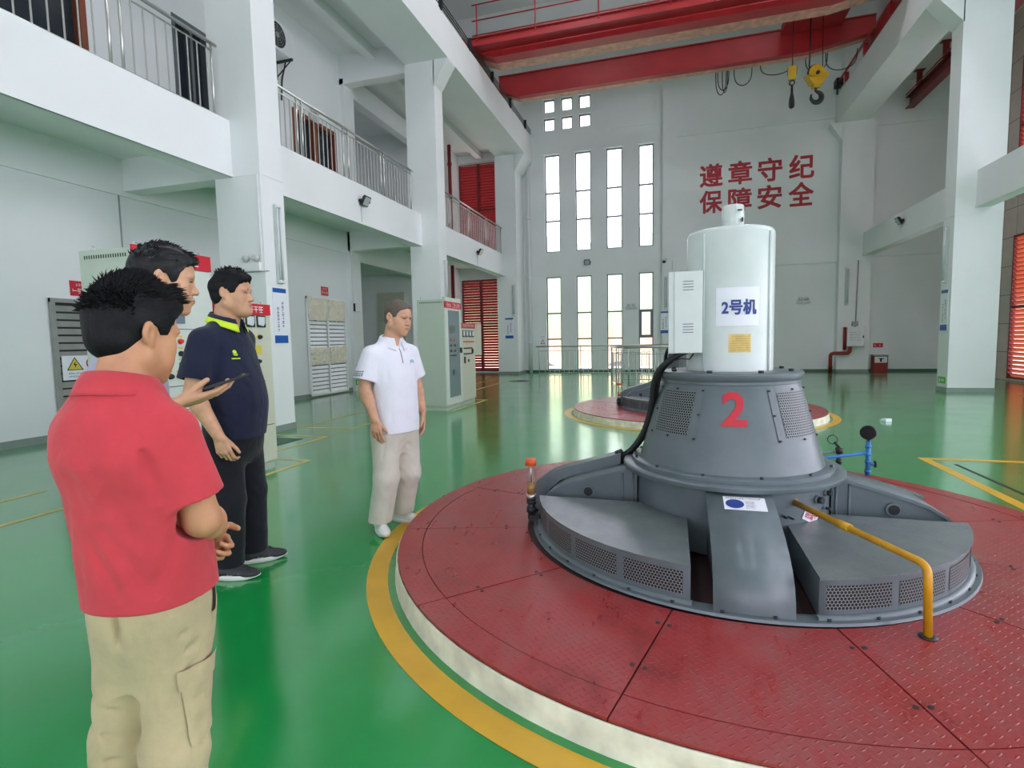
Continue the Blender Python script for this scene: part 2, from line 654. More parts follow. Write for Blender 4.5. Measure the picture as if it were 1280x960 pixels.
def window(i, x0, x1, z0, z1, bars, sash=None):
    w = thing('window_%d' % i, 'tall slot window in the back wall', 'window', ((x0 + x1) / 2, YB + 0.12, z0))
    del w['category']
    w['kind'] = 'structure'
    hw, h = (x1 - x0) / 2, z1 - z0
    f = MB()
    e = 0.045
    for a, b, c, d in ((-hw, -hw + e, 0, h), (hw - e, hw, 0, h), (-hw + e, hw - e, 0, e), (-hw + e, hw - e, h - e, h)):
        f.box(a, b, -0.03, 0.03, c, d)
    for z in bars:
        f.box(-hw + e, hw - e, -0.028, 0.028, z - z0 - 0.03, z - z0 + 0.03)
    if sash:
        a, b = sash[0] - z0, sash[1] - z0
        for p in ((-hw + e, -hw + e + 0.07, a, b), (hw - e - 0.07, hw - e, a, b), (-hw + e + 0.07, hw - e - 0.07, a, a + 0.07), (-hw + e + 0.07, hw - e - 0.07, b - 0.07, b)):
            f.box(p[0], p[1], -0.05, 0.0, p[2], p[3])
    struct(f.build('window_frame', ALU, w))
    struct(MB().poly([(-hw + e, 0.01, e), (hw - e, 0.01, e), (hw - e, 0.01, h - e), (-hw + e, 0.01, h - e)]).build('window_pane', GLASS, w))
k = 1
for (x0, x1, z0, z1) in win:
    if z0 > 4:
        window(k, x0, x1, z0, z1, (6.22, 7.34))
    elif x0 > -1.5:
        window(k, x0, x1, z0, z1, (2.47, 1.40), (1.42, 2.46))
    else:
        window(k, x0, x1, z0, z1, (2.45, 1.38))
    k += 1
for (x0, x1, z0, z1) in small:
    window(k, x0, x1, z0, z1, ())
    k += 1

# left wall, its pilaster, the recess beyond it
mb = MB()
holed(mb, 'x', -4.0, 14.0, 0.0, ZC, XL - 0.25, XL, [(5.3, 6.62, 4.75, 7.35), (8.2, 9.0, 4.75, 7.5), (11.45, 13.2, 4.75, 7.1)])
mb.box(XL - 0.1, XL + 0.12, 13.5, 14.0, 0, 8.65)
mb.box(XL - 0.1, XL + 0.05, -4.0, 13.5, 3.9, 4.5)
struct(mb.build('wall_left', WALL))
mb = MB()
mb.box(-12.0, XL, 18.9, 19.15, 0, ZC)
mb.box(-12.25, -12.0, 14.0, 19.15, 0, ZC)
mb.box(-12.0, XL - 0.25, 13.75, 14.0, 0, ZC)
mb.box(XL - 0.25, XL, 19.15, YB, 0, ZC)
mb.box(-12.0, XL, 14.0, 18.9, 4.0, 4.75)
mb.box(XL - 0.3, XL, 14.0, 18.9, 3.75, 4.0)
mb.box(XL - 0.3, XL, 14.0, 18.9, 8.4, 9.0)
struct(mb.build('wall_recess', WALL))
d = MB()
d.box(-11.05, -9.9, 18.82, 18.9, 0.0, 3.3)
d.box(-10.95, -10.0, 18.79, 18.82, 0.05, 3.2)
d.box(-10.88, -10.07, 18.77, 18.79, 1.7, 3.05)
d.box(-10.88, -10.07, 18.77, 18.79, 0.2, 1.5)
dd = struct(d.build('door_1', M('cream_door_paint', (206, 206, 190), 0.4)))
h = MB()
h.cyl((-10.1, 18.72, 1.05), (-10.1, 18.79, 1.05), 0.02)
h.cyl((-10.22, 18.72, 1.05), (-10.1, 18.72, 1.05), 0.012)
struct(h.build('door_handle', STEEL, dd))

# doors up on the gallery
def gallery_door(i, y0, y1, z1, full):
    w = MB()
    w.box(XL - 0.2, XL + 0.03, y0, y0 + 0.1, 4.75, z1)
    w.box(XL - 0.2, XL + 0.03, y1 - 0.1, y1, 4.75, z1)
    w.box(XL - 0.2, XL + 0.03, y0 + 0.1, y1 - 0.1, z1 - 0.1, z1)
    if full:
        w.box(XL - 0.2, XL + 0.02, (y0 + y1) / 2 - 0.05, (y0 + y1) / 2 + 0.05, 4.75, z1 - 0.1)
    r = struct(w.build('door_%d' % i, WOOD))
    g = MB()
    g.box(XL - 0.16, XL - 0.12, y0 + 0.1, y1 - 0.1, 4.76, z1 - 0.1)
    struct(g.build('door_glass', DARKGLASS, r))
gallery_door(2, 5.3, 6.62, 7.35, False)
gallery_door(4, 11.45, 13.2, 7.1, True)
w = MB()
for a, b, c, e in ((8.2, 8.26, 4.75, 7.5), (8.94, 9.0, 4.75, 7.5), (8.26, 8.94, 7.42, 7.5), (8.57, 8.63, 4.75, 7.42)):
    w.box(XL - 0.2, XL + 0.02, a, b, c, e)
r = struct(w.build('door_3', ALU))
struct(MB().box(XL - 0.15, XL - 0.12, 8.26, 8.94, 4.76, 7.42).build('door_glass', DARKGLASS, r))

# columns
def column(name, x0, x1, y0, y1, haunch=None, hdir=1):
    mb = MB()
    mb.box(x0, x1, y0, y1, 0, ZC)
    if haunch:
        xe = x1 if hdir > 0 else x0
        mb.prism([(xe - 0.02 * hdir, 8.0), (haunch, 8.62), (haunch, 8.66), (xe - 0.02 * hdir, 8.66)], 'y', y0, y1)
    for z in (3.95,):
        mb.box(x0 - 0.006, x1 + 0.006, y0 - 0.006, y1 + 0.006, z - 0.008, z + 0.008)
    o = struct(mb.build(name, WALL))
    b = MB()
    b.box(x0 - 0.012, x1 + 0.012, y0 - 0.012, y1 + 0.012, 0, 0.1)
    struct(b.build('baseboard', BASEB, o))
    return o
for i, (y0, y1) in enumerate(((0.4, 0.9), (6.9, 7.4), (13.4, 13.9), (20.9, 22.1))):
    column('column', -6.80, -5.96, y0, y1, -5.57, 1)
column('column', 5.97, 6.86, 14.45, 14.95, 5.45, -1)
column('column', 5.62, 6.62, 21.75, 22.1, 5.25, -1)

# gallery: edge beams, slab, cross beams, soffits
mb = MB()
for y0, y1 in ((-4.0, 0.4), (0.9, 6.9), (7.4, 13.4), (13.9, 20.9)):
    mb.box(-6.76, -6.46, y0, y1, 3.94, 4.78)
    mb.box(-6.48, -6.445, y0, y1, 3.94, 3.985)
struct(mb.build('gallery_beam', WALL))
mb = MB()
mb.box(-8.85, -6.76, -4.0, 22.1, 4.5, 4.75)
mb.box(-12.0, -8.85, 14.0, 18.9, 4.5, 4.76)
for y0, y1 in ((0.4, 0.9), (6.9, 7.4), (13.4, 13.9)):
    mb.box(-8.85, -6.76, y0 + 0.1, y1 - 0.1, 3.98, 4.5)
struct(mb.build('gallery_slab', WALL))
mb = MB()
mb.box(-6.78, -5.566, -4.0, 22.1, 8.65, 9.62)
mb.box(-8.85, -6.78, -4.0, 22.1, 9.25, 9.5)
mb.box(-12.0, -8.85, 14.0, 18.9, 9.25, 9.5)
mb.box(-7.95, -7.7, -4.0, 22.1, 9.0, 9.25)
for y0, y1 in ((0.4, 0.9), (6.9, 7.4), (13.4, 13.9)):
    mb.box(-8.85, -6.78, y0 + 0.1, y1 - 0.1, 8.5, 9.25)
struct(mb.build('crane_beam_left', WALL))
mb = MB()
mb.box(5.45, 6.4, -4.0, 22.1, 8.65, 9.62)
mb.box(6.4, 8.85, -4.0, 22.1, 9.9, 10.1)
struct(mb.build('crane_beam_right', WALL))
mb = MB()
for y0, y1 in ((-4.0, 14.45), (14.95, 21.75)):
    mb.box(6.35, 6.62, y0, y1, 4.06, 4.86)
    mb.box(6.335, 6.36, y0, y1, 4.06, 4.10)
struct(mb.build('side_beam', WALL))

# right wall: tile strip and louvered openings, the near part of the hall is open to daylight
mb = MB()
holed(mb, 'x', 16.2, 22.1, 0.0, ZC, XR, XR + 0.25, [(16.4, 18.12, 0.05, 3.93), (16.4, 18.12, 4.95, 8.6)])
struct(mb.build('wall_right', TILE))
# near walls of the hall, unseen behind and beside the camera, window openings laid out for the light
mb = MB()
holed(mb, 'x', -4.0, 16.2, 0.0, ZC, XR, XR + 0.25, [(-3.9 + 1.45 * i, -2.75 + 1.45 * i, a, b) for i in range(10) for a, b in ((0.4, 4.0), (4.9, 8.5))])
struct(mb.build('wall_right_near', WALL))
mb = MB()
holed(mb, 'y', -12.2, 9.1, 0.0, ZC, -4.3, -4.0, [(-8.4 + 1.75 * i, -7.4 + 1.75 * i, 0.4, 3.4) for i in range(10)])
struct(mb.build('wall_front', WALL))

# baseboards
struct(MB().box(XL, XL + 0.015, -4.0, 13.5, 0, 0.11).build('baseboard_left', BASEB))
mb = MB()
for a, b in ((-5.95, -0.38), (0.13, 5.6), (6.64, 8.84)):
    mb.box(a, b, YB - 0.016, YB, 0, 0.09)
mb.box(-0.39, 0.14, YB - 0.236, YB - 0.2, 0, 0.09)
struct(mb.build('baseboard_back', BASED))

# a rain pipe boxed in at the back left corner
mb = MB()
mb.cyl((-5.72, 21.98, 0), (-5.72, 21.98, 9.2), 0.075, n=14)
for z in (1.2, 3.9, 6.3, 8.7):
    mb.cyl((-5.72, 21.98, z), (-5.72, 21.98, z + 0.09), 0.09, n=14)
tag(mb.build('rain_pipe', WHITE), 'white vertical rain pipe in back left corner beside the slot windows', 'pipe')
mb = MB()
mb.cyl((-8.6, 20.6, 4.76), (-8.6, 20.6, 9.2), 0.07)
mb.cyl((-8.6, 20.6, 0), (-8.6, 20.6, 4.45), 0.07)
for z in (1.0, 3.0, 6.0, 8.4):
    mb.cyl((-8.6, 20.6, z), (-8.6, 20.6, z + 0.12), 0.09)
tag(mb.build('fire_riser', REDFRAME), 'dark red riser pipe left of the red louvers at the far end', 'pipe')

# red louvers
def louver(name, label, cat, group, fn, width, z0, z1, mats, leaves, pitch, loc):
    """fn maps (u along, w outwards, z) to local coordinates"""
    r = thing(name, label, cat, loc, 0, group)
    f = MB()
    e = 0.05
    def bx(m, a, b, c, d, z_0, z_1):
        p, q = fn(a, c, z_0), fn(b, d, z_1)
        m.box(min(p[0], q[0]), max(p[0], q[0]), min(p[1], q[1]), max(p[1], q[1]), min(p[2], q[2]), max(p[2], q[2]))
    us = [width * i / leaves for i in range(leaves + 1)]
    for u in us:
        bx(f, max(0, u - e), min(width, u + e), -0.05, 0.06, z0, z1)
    for z in (z0, (z0 + z1) / 2 - e / 2, z1 - e):
        for a, b in zip(us, us[1:]):
            bx(f, a + e, b - e, -0.03, 0.05, z, z + e)
    f.build('louver_frame', mats[0], r)
    for a, b in zip(us, us[1:]):
        s = MB()
        z = z0 + e
        while z < z1 - e:
            p = [fn(a + e, 0.05, z), fn(b - e, 0.05, z), fn(b - e, -0.04, z + pitch * 0.90), fn(a + e, -0.04, z + pitch * 0.90)]
            s.poly(p)
            s.poly([fn(a + e, -0.04, z + pitch * 0.90), fn(b - e, -0.04, z + pitch * 0.90), fn(b - e, -0.045, z + pitch * 0.90 - 0.016), fn(a + e, -0.045, z + pitch * 0.90 - 0.016)])
            z += pitch
        s.build('slat_panel', mats[1], r, fix=False)
    return r
for nm, z0, z1, lb in (('louver_window', 0.05, 3.98, 'red two leaf slatted louver at floor level in the far left corner'),
                       ('louver_window', 4.95, 8.85, 'red two leaf slatted louver above the gallery railing at the far end')):
    louver(nm, lb, 'louver', 'red louvers at the far left end', lambda u, w, z: (u, w, z), 1.75, 0, z1 - z0, (REDFRAME, REDLOUV), 2, 0.115, (-8.80, YB + 0.03, z0))
for z0, z1, lb in ((0.05, 3.93, 'wide red slatted louver with painted orange glow beside the right column at floor level'),
                   (4.95, 8.6, 'upper red slatted louver with painted orange glow at the right edge above the side beam')):
    louver('louver_window', lb, 'louver', 'red louvers with painted glow in the right wall', lambda u, w, z: (w, -u, z), 1.72, 0, z1 - z0, (REDFRAME, GLOWLOUV), 2, 0.115, (XR + 0.05, 18.12, z0))

# outdoors beyond the slots
mb = MB()
mb.box(-40, 40, 22.5, 60, -0.6, -0.3)
struct(mb.build('ground_outside', M('pale_yard_concrete', (206, 204, 196), 0.8)))
def m_hill():
    t = NT('overgrown_bank')
    x, y, z = t.xyz(t.coords())
    n = t.noise(0.5, 6, 0.7)
    zz = t.math('ADD', z, t.math('MULTIPLY', n, 1.6))
    col = t.ramp(t.math('DIVIDE', zz, 9.0), [(0.10, srgb(214, 190, 156)), (0.24, srgb(196, 160, 118)), (0.31, srgb(150, 172, 120)), (1.0, srgb(150, 170, 140))])
    t.set(col, 0.9)
    return t.m
mb = MB()
nx, ny = 60, 14
ids = [[mb.vert((-45 + 90 * i / nx, 33 + 25 * j / ny, -0.4 + 12 * (j / ny) ** 0.8 + 0.8 * math.sin(i * 0.9 + j) * (j > 0) + 0.5 * math.sin(i * 2.1))) for i in range(nx + 1)] for j in range(ny + 1)]
mb.smooth = True
for j in range(ny):
    for i in range(nx):
        mb.face((ids[j][i], ids[j][i + 1], ids[j + 1][i + 1], ids[j + 1][i]))
struct(mb.build('hill_outside', m_hill()))

# ------------------------------------------------------------------ painted floor lines
def strip(mb, pts, w, z=0.0015):
    """a painted line of width w along pts, mitred"""
    P = [Vector((p[0], p[1])) for p in pts]
    L, R_ = [], []
    for i, p in enumerate(P):
        d0 = (P[i] - P[i - 1]).normalized() if i else (P[1] - P[0]).normalized()
        d1 = (P[i + 1] - P[i]).normalized() if i < len(P) - 1 else d0
        n = Vector((-(d0 + d1).y, (d0 + d1).x)).normalized()
        s = w / 2 / max(0.4, n.dot(Vector((-d0.y, d0.x))))
        L.append(p + n * s)
        R_.append(p - n * s)
    for i in range(len(P) - 1):
        mb.poly([(R_[i].x, R_[i].y, z), (R_[i + 1].x, R_[i + 1].y, z), (L[i + 1].x, L[i + 1].y, z), (L[i].x, L[i].y, z)])
GC = (0.328, 3.758)
G2 = (0.35, 10.2)
for c in (GC, G2):
    mb = MB()
    mb.lathe([(2.19, 0.002), (2.31, 0.002)], c, 128, smooth=False)
    struct(mb.build('floor_marking', YELLOW))
for pts, w in (([(3.6, 6.78), (2.62, 6.78), (2.62, 3.0)], 0.10),
               ([(-5.85, 3.62), (-5.85, 0.2)], 0.07), ([(-5.04, 3.35), (-5.04, 0.2)], 0.07),
               ([(-4.12, 4.4), (-4.12, 5.30), (-4.6, 5.30)], 0.07), ([(-4.9, 5.6), (-4.9, 6.75), (-5.85, 6.75)], 0.07),
               ([(-4.95, 9.1), (-4.95, 7.45), (-5.92, 7.45), (-5.92, 9.4)], 0.07),
               ([(-4.15, 9.72), (-4.15, 11.75), (-4.6, 11.75)], 0.07), ([(-5.3, 13.2), (-5.3, 18.6), (-6.3, 20.2)], 0.08), ([(-6.1, 13.8), (-6.1, 18.2)], 0.08),
               ([(7.2, 14.2), (7.2, 8.0)], 0.1), ([(8.0, 20.5), (4.4, 20.5)], 0.07)):
    mb = MB()
    strip(mb, pts, w)
    struct(mb.build('floor_marking', YELLOW if w >= 0.1 else LINE))
mb = MB()
strip(mb, [(2.81, 6.55), (2.84, 3.5)], 0.035)
struct(mb.build('floor_joint', BLACK))
# ------------------------------------------------------------------ raised round platform of chequer plates
def arc_pts(r, a0, a1, n):
    return [(r * math.cos(math.radians(a0 + (a1 - a0) * i / n)), r * math.sin(math.radians(a0 + (a1 - a0) * i / n))) for i in range(n + 1)]
def sector(mb, r0, r1, a0, a1, z0, z1, gap=0.004, n=10):
    g0, g1 = math.degrees(gap / r0), math.degrees(gap / r1)
    pts = arc_pts(r1, a0 + g1, a1 - g1, n) + arc_pts(r0, a1 - g0, a0 + g0, n)
    mb.prism(pts, 'z', z0, z1)
HP = 0.115
GAPDARK = M('dark_gap_backing', (52, 28, 26), 0.7)
def platform(loc, label):
    r = thing('turbine_platform', label, 'platform', (loc[0], loc[1], 0), 0, 'round red platforms under the turbines')
    m = MB()
    m.lathe([(0.001, HP - 0.012), (2.135, HP - 0.012), (2.135, HP - 0.012), (2.140, HP - 0.02), (2.142, 0.02), (2.15, 0.0)], (0, 0), 128)
    m.build('curb', CONC, r)
    m = MB()
    m.lathe([(0.01, HP - 0.0105), (2.131, HP - 0.0105)], (0, 0), 96, smooth=False)
    m.build('gap_backing', GAPDARK, r)  # dark disc stands in for the shade in seams and gaps
    rnd = random.Random(4)
    for k in range(12):
        a = -104.4 + 30 * k
        m = MB()
        sector(m, 1.305, 1.982, a, a + 30, HP - 0.011, HP + rnd.uniform(-0.001, 0.001))
        m.mat = 1
        for rr in (1.45, 1.80):
            for s in (a + math.degrees(0.025 / rr), a + 30 - math.degrees(0.025 / rr)):
                x, y = rr * math.cos(math.radians(s)), rr * math.sin(math.radians(s))
                m.cyl((x, y, HP - 0.002), (x, y, HP + 0.0025), 0.010, n=8)
        m.build('checker_plate', [REDPLATE, IRON], r)
    for k in range(12):
        a = -104.4 + 30 * k
        m = MB()
        sector(m, 1.987, 2.128, a, a + 30, HP - 0.011, HP + rnd.uniform(-0.001, 0.0012), 0.003)
        m.build('edge_plate', REDPLATE, r)
    return r
platform(GC, 'round red chequer plate platform in the foreground under the turbine marked 2')
platform(G2, 'farther round red platform behind the turbine marked 2')

# ------------------------------------------------------------------ the generator (origin on the platform, local z = 0 at plate level)
def rot2(p, a):
    c, s = math.cos(a), math.sin(a)
    return (p[0] * c - p[1] * s, p[0] * s + p[1] * c)
def cone_r(z):            # local z
    return 0.572 - (z - 0.425) * (0.155 / 0.54)
def surf_patch(mb, rf, a0, a1, z0, z1, off, n=10, m=4, uv=True, taper=(0, 0)):
    """patch following a round surface; a0,a1 at the bottom, +taper at the top (degrees)"""
    s = mb.smooth
    mb.smooth = True
    grid = []
    for j in range(m + 1):
        t = j / m
        z = z0 + (z1 - z0) * t
        A0, A1 = a0 + taper[0] * t, a1 + taper[1] * t
        row = []
        for i in range(n + 1):
            a = math.radians(A0 + (A1 - A0) * i / n)
            r = rf(z) + off
            row.append((mb.vert((r * math.cos(a), r * math.sin(a), z)), (r * (a - math.radians(a0)), z - z0)))
        grid.append(row)
    for j in range(m):
        for i in range(n):
            q = (grid[j][i], grid[j][i + 1], grid[j + 1][i + 1], grid[j + 1][i])
            mb.face([k[0] for k in q], [k[1] for k in q] if uv else None)
    mb.smooth = s
def on_round(rf, ang, zc, off):
    def fn(a, b, c):
        r = rf(zc + b) + off + c
        t = math.radians(ang) + a / rf(zc)
        return (r * math.cos(t), r * math.sin(t), zc + b)
    return fn
def slice_x(bm, n):
    xs = [v.co.x for v in bm.verts]
    a, b = min(xs), max(xs)
    for i in range(1, n):
        bmesh.ops.bisect_plane(bm, geom=bm.verts[:] + bm.edges[:] + bm.faces[:], plane_co=(a + (b - a) * i / n, 0, 0), plane_no=(1, 0, 0))
    return bm
CYL_R = 0.262
def generator(loc, label, marked):
    g = thing('turbine_generator', label, 'generator', (loc[0], loc[1], HP), 0, 'vertical turbine generators on the red platforms')
    m = MB()
    m.lathe([(1.205, 0.0), (1.205, 0.012), (1.205, 0.012), (1.285, 0.012), (1.285, 0.012), (1.29, 0.0)], n=96)
    m.mat = 1
    for k in range(36):
        a = math.radians(10 * k + 4)
        m.cyl((1.262 * math.cos(a), 1.262 * math.sin(a), 0.012), (1.262 * math.cos(a), 1.262 * math.sin(a), 0.022), 0.009, n=6)
    m.build('base_ring', [GREY, IRON], g)
    m = MB()
    m.lathe([(0.585, 0.0), (0.585, 0.41), (0.585, 0.41)], n=96)
    m.build('hub_shell', GREY, g)
    m = MB()
    m.lathe([(0.585, 0.398), (0.668, 0.398), (0.668, 0.398), (0.672, 0.402), (0.672, 0.424), (0.672, 0.424), (0.664, 0.430), (0.612, 0.434), (0.612, 0.434), (0.612, 0.456), (0.612, 0.456), (0.604, 0.461), (0.565, 0.463), (0.555, 0.466)], n=96)
    m.mat = 1
    for k in range(12):
        a = math.radians(30 * k + 12)
        m.cyl((0.594 * math.cos(a), 0.592 * math.sin(a), 0.455), (0.592 * math.cos(a), 0.592 * math.sin(a), 0.474), 0.009, n=6)
    m.build('lower_flange', [GREY, IRON], g)
    m = MB()
    m.lathe([(cone_r(0.45), 0.45), (cone_r(0.6), 0.6), (cone_r(0.8), 0.8), (cone_r(0.968), 0.968)], n=96)
    m.build('cone_housing', GREY, g)
    m = MB()
    m.lathe([(0.412, 0.962), (0.424, 0.968), (0.424, 0.968), (0.424, 0.985), (0.424, 0.985), (0.436, 0.99), (0.436, 1.026), (0.436, 1.026), (0.428, 1.034), (0.30, 1.036), (0.01, 1.036)], n=96)
    m.mat = 1
    for k in range(8):
        a = math.radians(45 * k - 112)
        m.cyl((0.37 * math.cos(a), 0.37 * math.sin(a), 1.036), (0.37 * math.cos(a), 0.37 * math.sin(a), 1.05), 0.016, n=8)
    m.build('top_flange', [GREY, IRON], g)
    # pale cylinder with rounded rim
    m = MB()
    m.lathe([(CYL_R, 1.037), (CYL_R, 1.885), (CYL_R - 0.004, 1.90), (CYL_R - 0.014, 1.912), (CYL_R - 0.03, 1.917), (0.01, 1.922)], n=96)
    for a in (-129, -38, 60, 140):
        t = math.radians(a)
        x, y = (CYL_R + 0.004) * math.cos(t), (CYL_R + 0.004) * math.sin(t)
        m.cyl((x, y, 1.04), (x, y, 1.88), 0.007, n=8)
    m.build('upper_enclosure', ENCL, g)
    m = MB()
    m.cyl((0.014, 0.0, 1.915), (0.014, 0.0, 2.07), 0.066, n=36)
    m.lathe([(0.066, 2.07), (0.062, 2.077), (0.05, 2.08), (0.003, 2.08)], (0.014, 0), 36)
    m.mat = 1
    m.box(0.034, 0.060, -0.075, -0.055, 2.034, 2.040)
    m.box(0.058, 0.068, -0.072, -0.05, 1.965, 1.99)
    m.mat = 0
    m.box(0.020, 0.026, -0.0685, -0.05, 1.92, 2.065)
    m.build('top_cap', [ENCL, BLACK], g)
    # four radial arms
    prof = [(0.58, 0.396), (0.655, 0.380), (0.83, 0.332), (1.0, 0.280), (1.09, 0.243), (1.165, 0.197), (1.215, 0.144), (1.243, 0.085), (1.254, 0.03), (1.256, 0.013)]
    for k in range(4):
        a = -PI / 2 + k * PI / 2
        m = MB()
        def P(r, y, z):
            q = rot2((r, y), a)
            return (q[0], q[1], z)
        hw, t = 0.17, 0.018
        n = len(prof)
        inner = []
        for i in range(n):
            p, q = prof[max(0, i - 1)], prof[min(n - 1, i + 1)]
            dx, dz = q[0] - p[0], q[1] - p[1]
            L = math.hypot(dx, dz)
            inner.append((prof[i][0] + dz / L * t, max(0.013, prof[i][1] - dx / L * t)))
        m.smooth = True
        for i in range(n - 1):
            m.poly([P(prof[i][0], -hw, prof[i][1]), P(prof[i + 1][0], -hw, prof[i + 1][1]), P(prof[i + 1][0], hw, prof[i + 1][1]), P(prof[i][0], hw, prof[i][1])])
            m.poly([P(inner[i][0], -hw, inner[i][1]), P(inner[i + 1][0], -hw, inner[i + 1][1]), P(inner[i + 1][0], hw, inner[i + 1][1]), P(inner[i][0], hw, inner[i][1])])
        m.smooth = False
        for s in (-hw, hw):
            for i in range(n - 1):
                m.poly([P(prof[i][0], s, prof[i][1]), P(prof[i + 1][0], s, prof[i + 1][1]), P(inner[i + 1][0], s, inner[i + 1][1]), P(inner[i][0], s, inner[i][1])])
        for s in (-0.145, 0.145):
            web = [(0.575, 0.013)] + [(0.575, inner[0][1])] + inner
            for w in (s - 0.006, s + 0.006):
                m.poly([P(r, w, z) for r, z in web])
            for i in range(len(web)):
                j = (i + 1) % len(web)
                m.poly([P(web[i][0], s - 0.006, web[i][1]), P(web[j][0], s - 0.006, web[j][1]), P(web[j][0], s + 0.006, web[j][1]), P(web[i][0], s + 0.006, web[i][1])])
            o = math.copysign(1, s)
            c0, c1 = P(0.90, s, 0.215), P(0.90, s + o * 0.02, 0.215)
            m.cyl(c0, c1, 0.042, n=20)
            m.mat = 1
            m.cyl(P(0.90, s + o * 0.018, 0.215), P(0.90, s + o * 0.0215, 0.215), 0.030, n=20)
            m.mat = 0
            for rr in (0.60, 0.67):
                m.cyl(P(rr, s + o * 0.008, 0.02), P(rr, s + o * 0.008, inner[0][1] - 0.005), 0.008, n=6)
        m.build('radial_arm', [GREY, BLACK], g, weld=True)
    # four air cooler boxes between the arms
    xi = 0.267
    for k in range(4):
        a = k * PI / 2 - PI          # first: the quadrant towards -x, -y
        zt = 0.187
        ro, ri = 1.238, 0.592
        def ring(r, n=16):
            t0 = math.asin(xi / r)
            return [rot2((r * math.cos(t0 + (PI / 2 - 2 * t0) * i / n), r * math.sin(t0 + (PI / 2 - 2 * t0) * i / n)), a) for i in range(n + 1)]
        O, I = ring(ro), ring(ri)
        m = MB()
        n = len(O)
        m.smooth = True
        for i in range(n - 1):
            m.poly([(O[i][0], O[i][1], 0.012), (O[i + 1][0], O[i + 1][1], 0.012), (O[i + 1][0], O[i + 1][1], zt), (O[i][0], O[i][1], zt)])
        m.smooth = False
        for A, B in ((O[0], I[0]), (O[-1], I[-1])):
            m.poly([(A[0], A[1], 0.012), (B[0], B[1], 0.012), (B[0], B[1], zt), (A[0], A[1], zt)])
        m.lathe([(1.262, 0.012), (1.262, 0.026), (1.262, 0.026), (1.239, 0.03)], n=24, a0=math.degrees(a) + 12, a1=math.degrees(a) + 78)
        box = m.build('air_box', GREY, g, weld=True)
        m = MB()
        oo = ring(ro + 0.008)
        m.prism(oo + I[::-1], 'z', zt, zt + 0.010)
        m.build('cover', GREYT, box)
        t0 = math.degrees(math.asin(xi / ro))
        span = 90 - 2 * t0
        for i in range(4):
            b0 = math.degrees(a) + t0 + 1.4 + i * (span - 1.0) / 4
            b1 = b0 + (span - 1.0) / 4 - 2.0
            m = MB()
            surf_patch(m, lambda z: ro, b0, b1, 0.050, 0.160, 0.002, 10, 1)
            m.build('grille', PERF, box, fix=False)
    # vent panels on the cone
    for ac, aa in ((-137.5, 21.5), (-42.0, 21.5), (48, 21.5), (138, 21.5)):
        m = MB()
        surf_patch(m, cone_r, ac - aa, ac + aa, 0.645, 0.945, 0.005, 12, 4, False, (-2.8, 2.8))
        m.mat = 1
        for j in range(3):
            for s in (-1, 1):
                z = 0.655 + 0.14 * j
                t = math.radians(ac + s * (aa - 0.8 + 1.3 * j))
                r = cone_r(z)
                m.cyl((r * math.cos(t), r * math.sin(t), z), ((r + 0.014) * math.cos(t), (r + 0.014) * math.sin(t), z), 0.006, n=6)
        for z, s in ((0.653, 0), (0.937, 0)):
            t = math.radians(ac)
            r = cone_r(z)
            m.cyl((r * math.cos(t), r * math.sin(t), z), ((r + 0.014) * math.cos(t), (r + 0.014) * math.sin(t), z), 0.006, n=6)
        vp = m.build('vent_panel', [GREY, IRON], g)
        m = MB()
        surf_patch(m, cone_r, ac - aa + 6.0, ac + aa - 6.0, 0.668, 0.928, 0.008, 12, 4, True, (-2.0, 2.0))
        m.build('perforated_sheet', PERF, vp, fix=False)
    # control box with vents, cable duct and hose bundle
    m = MB()
    m.box(-0.378, -0.172, -0.262, -0.12, 1.152, 1.655, 0.006)
    cb = m.build('control_box', ENCL, g)
    m = MB()
    m.box(-0.342, -0.176, -0.272, -0.262, 1.155, 1.652, 0.003)
    m.mat = 1
    for z in (1.592, 1.575, 1.558, 1.541, 1.333, 1.316, 1.299, 1.282):
        m.box(-0.292, -0.230, -0.2735, -0.271, z - 0.0018, z + 0.0018)
    m.box(-0.1765, -0.173, -0.266, -0.25, 1.156, 1.654)
    m.build('box_door', [ENCL, BLACK], cb)
    m = MB()
    m.prism([(-0.70, 0.372), (-0.80, 0.338), (-1.02, 0.278), (-1.13, 0.232), (-1.21, 0.16), (-1.25, 0.06), (-1.256, 0.0), (-1.36, 0.0), (-1.36, 0.10), (-1.31, 0.215), (-1.20, 0.290), (-1.08, 0.332), (-0.76, 0.428), (-0.70, 0.445)], 'y', 0.03, 0.165)
    m.build('cable_duct', GREY, g)
    m = MB()
    for dx, dy, dz in ((0, 0, 0), (0.022, 0.018, 0.006), (-0.010, 0.026, -0.004)):
        pts = [(-0.27, -0.20, 1.158), (-0.33, -0.205, 1.135), (-0.42, -0.17, 1.06), (-0.462, -0.11, 0.96), (-0.478, -0.05, 0.84), (-0.50, 0.0, 0.72), (-0.545, 0.04, 0.59), (-0.62, 0.075, 0.475), (-0.70, 0.095, 0.415), (-0.78, 0.098, 0.39)]
        P = [Vector(p) + Vector((dx, dy, dz)) for p in pts]
        fine = []
        for i in range(len(P) - 1):
            p0, p1, p2, p3 = P[max(0, i - 1)], P[i], P[i + 1], P[min(len(P) - 1, i + 2)]
            for s in range(8):
                t = s / 8
                fine.append(0.5 * ((2 * p1) + (p2 - p0) * t + (2 * p0 - 5 * p1 + 4 * p2 - p3) * t * t + (3 * p1 - p0 - 3 * p2 + p3) * t ** 3))
        fine.append(P[-1])
        m.tube(fine, [0.013 + 0.0018 * (i % 2) for i in range(len(fine))], 9)
    m.tube([(-0.72, 0.09, 0.41), (-0.62, 0.10, 0.43), (-0.50, 0.12, 0.43), (-0.42, 0.16, 0.42)], 0.014)
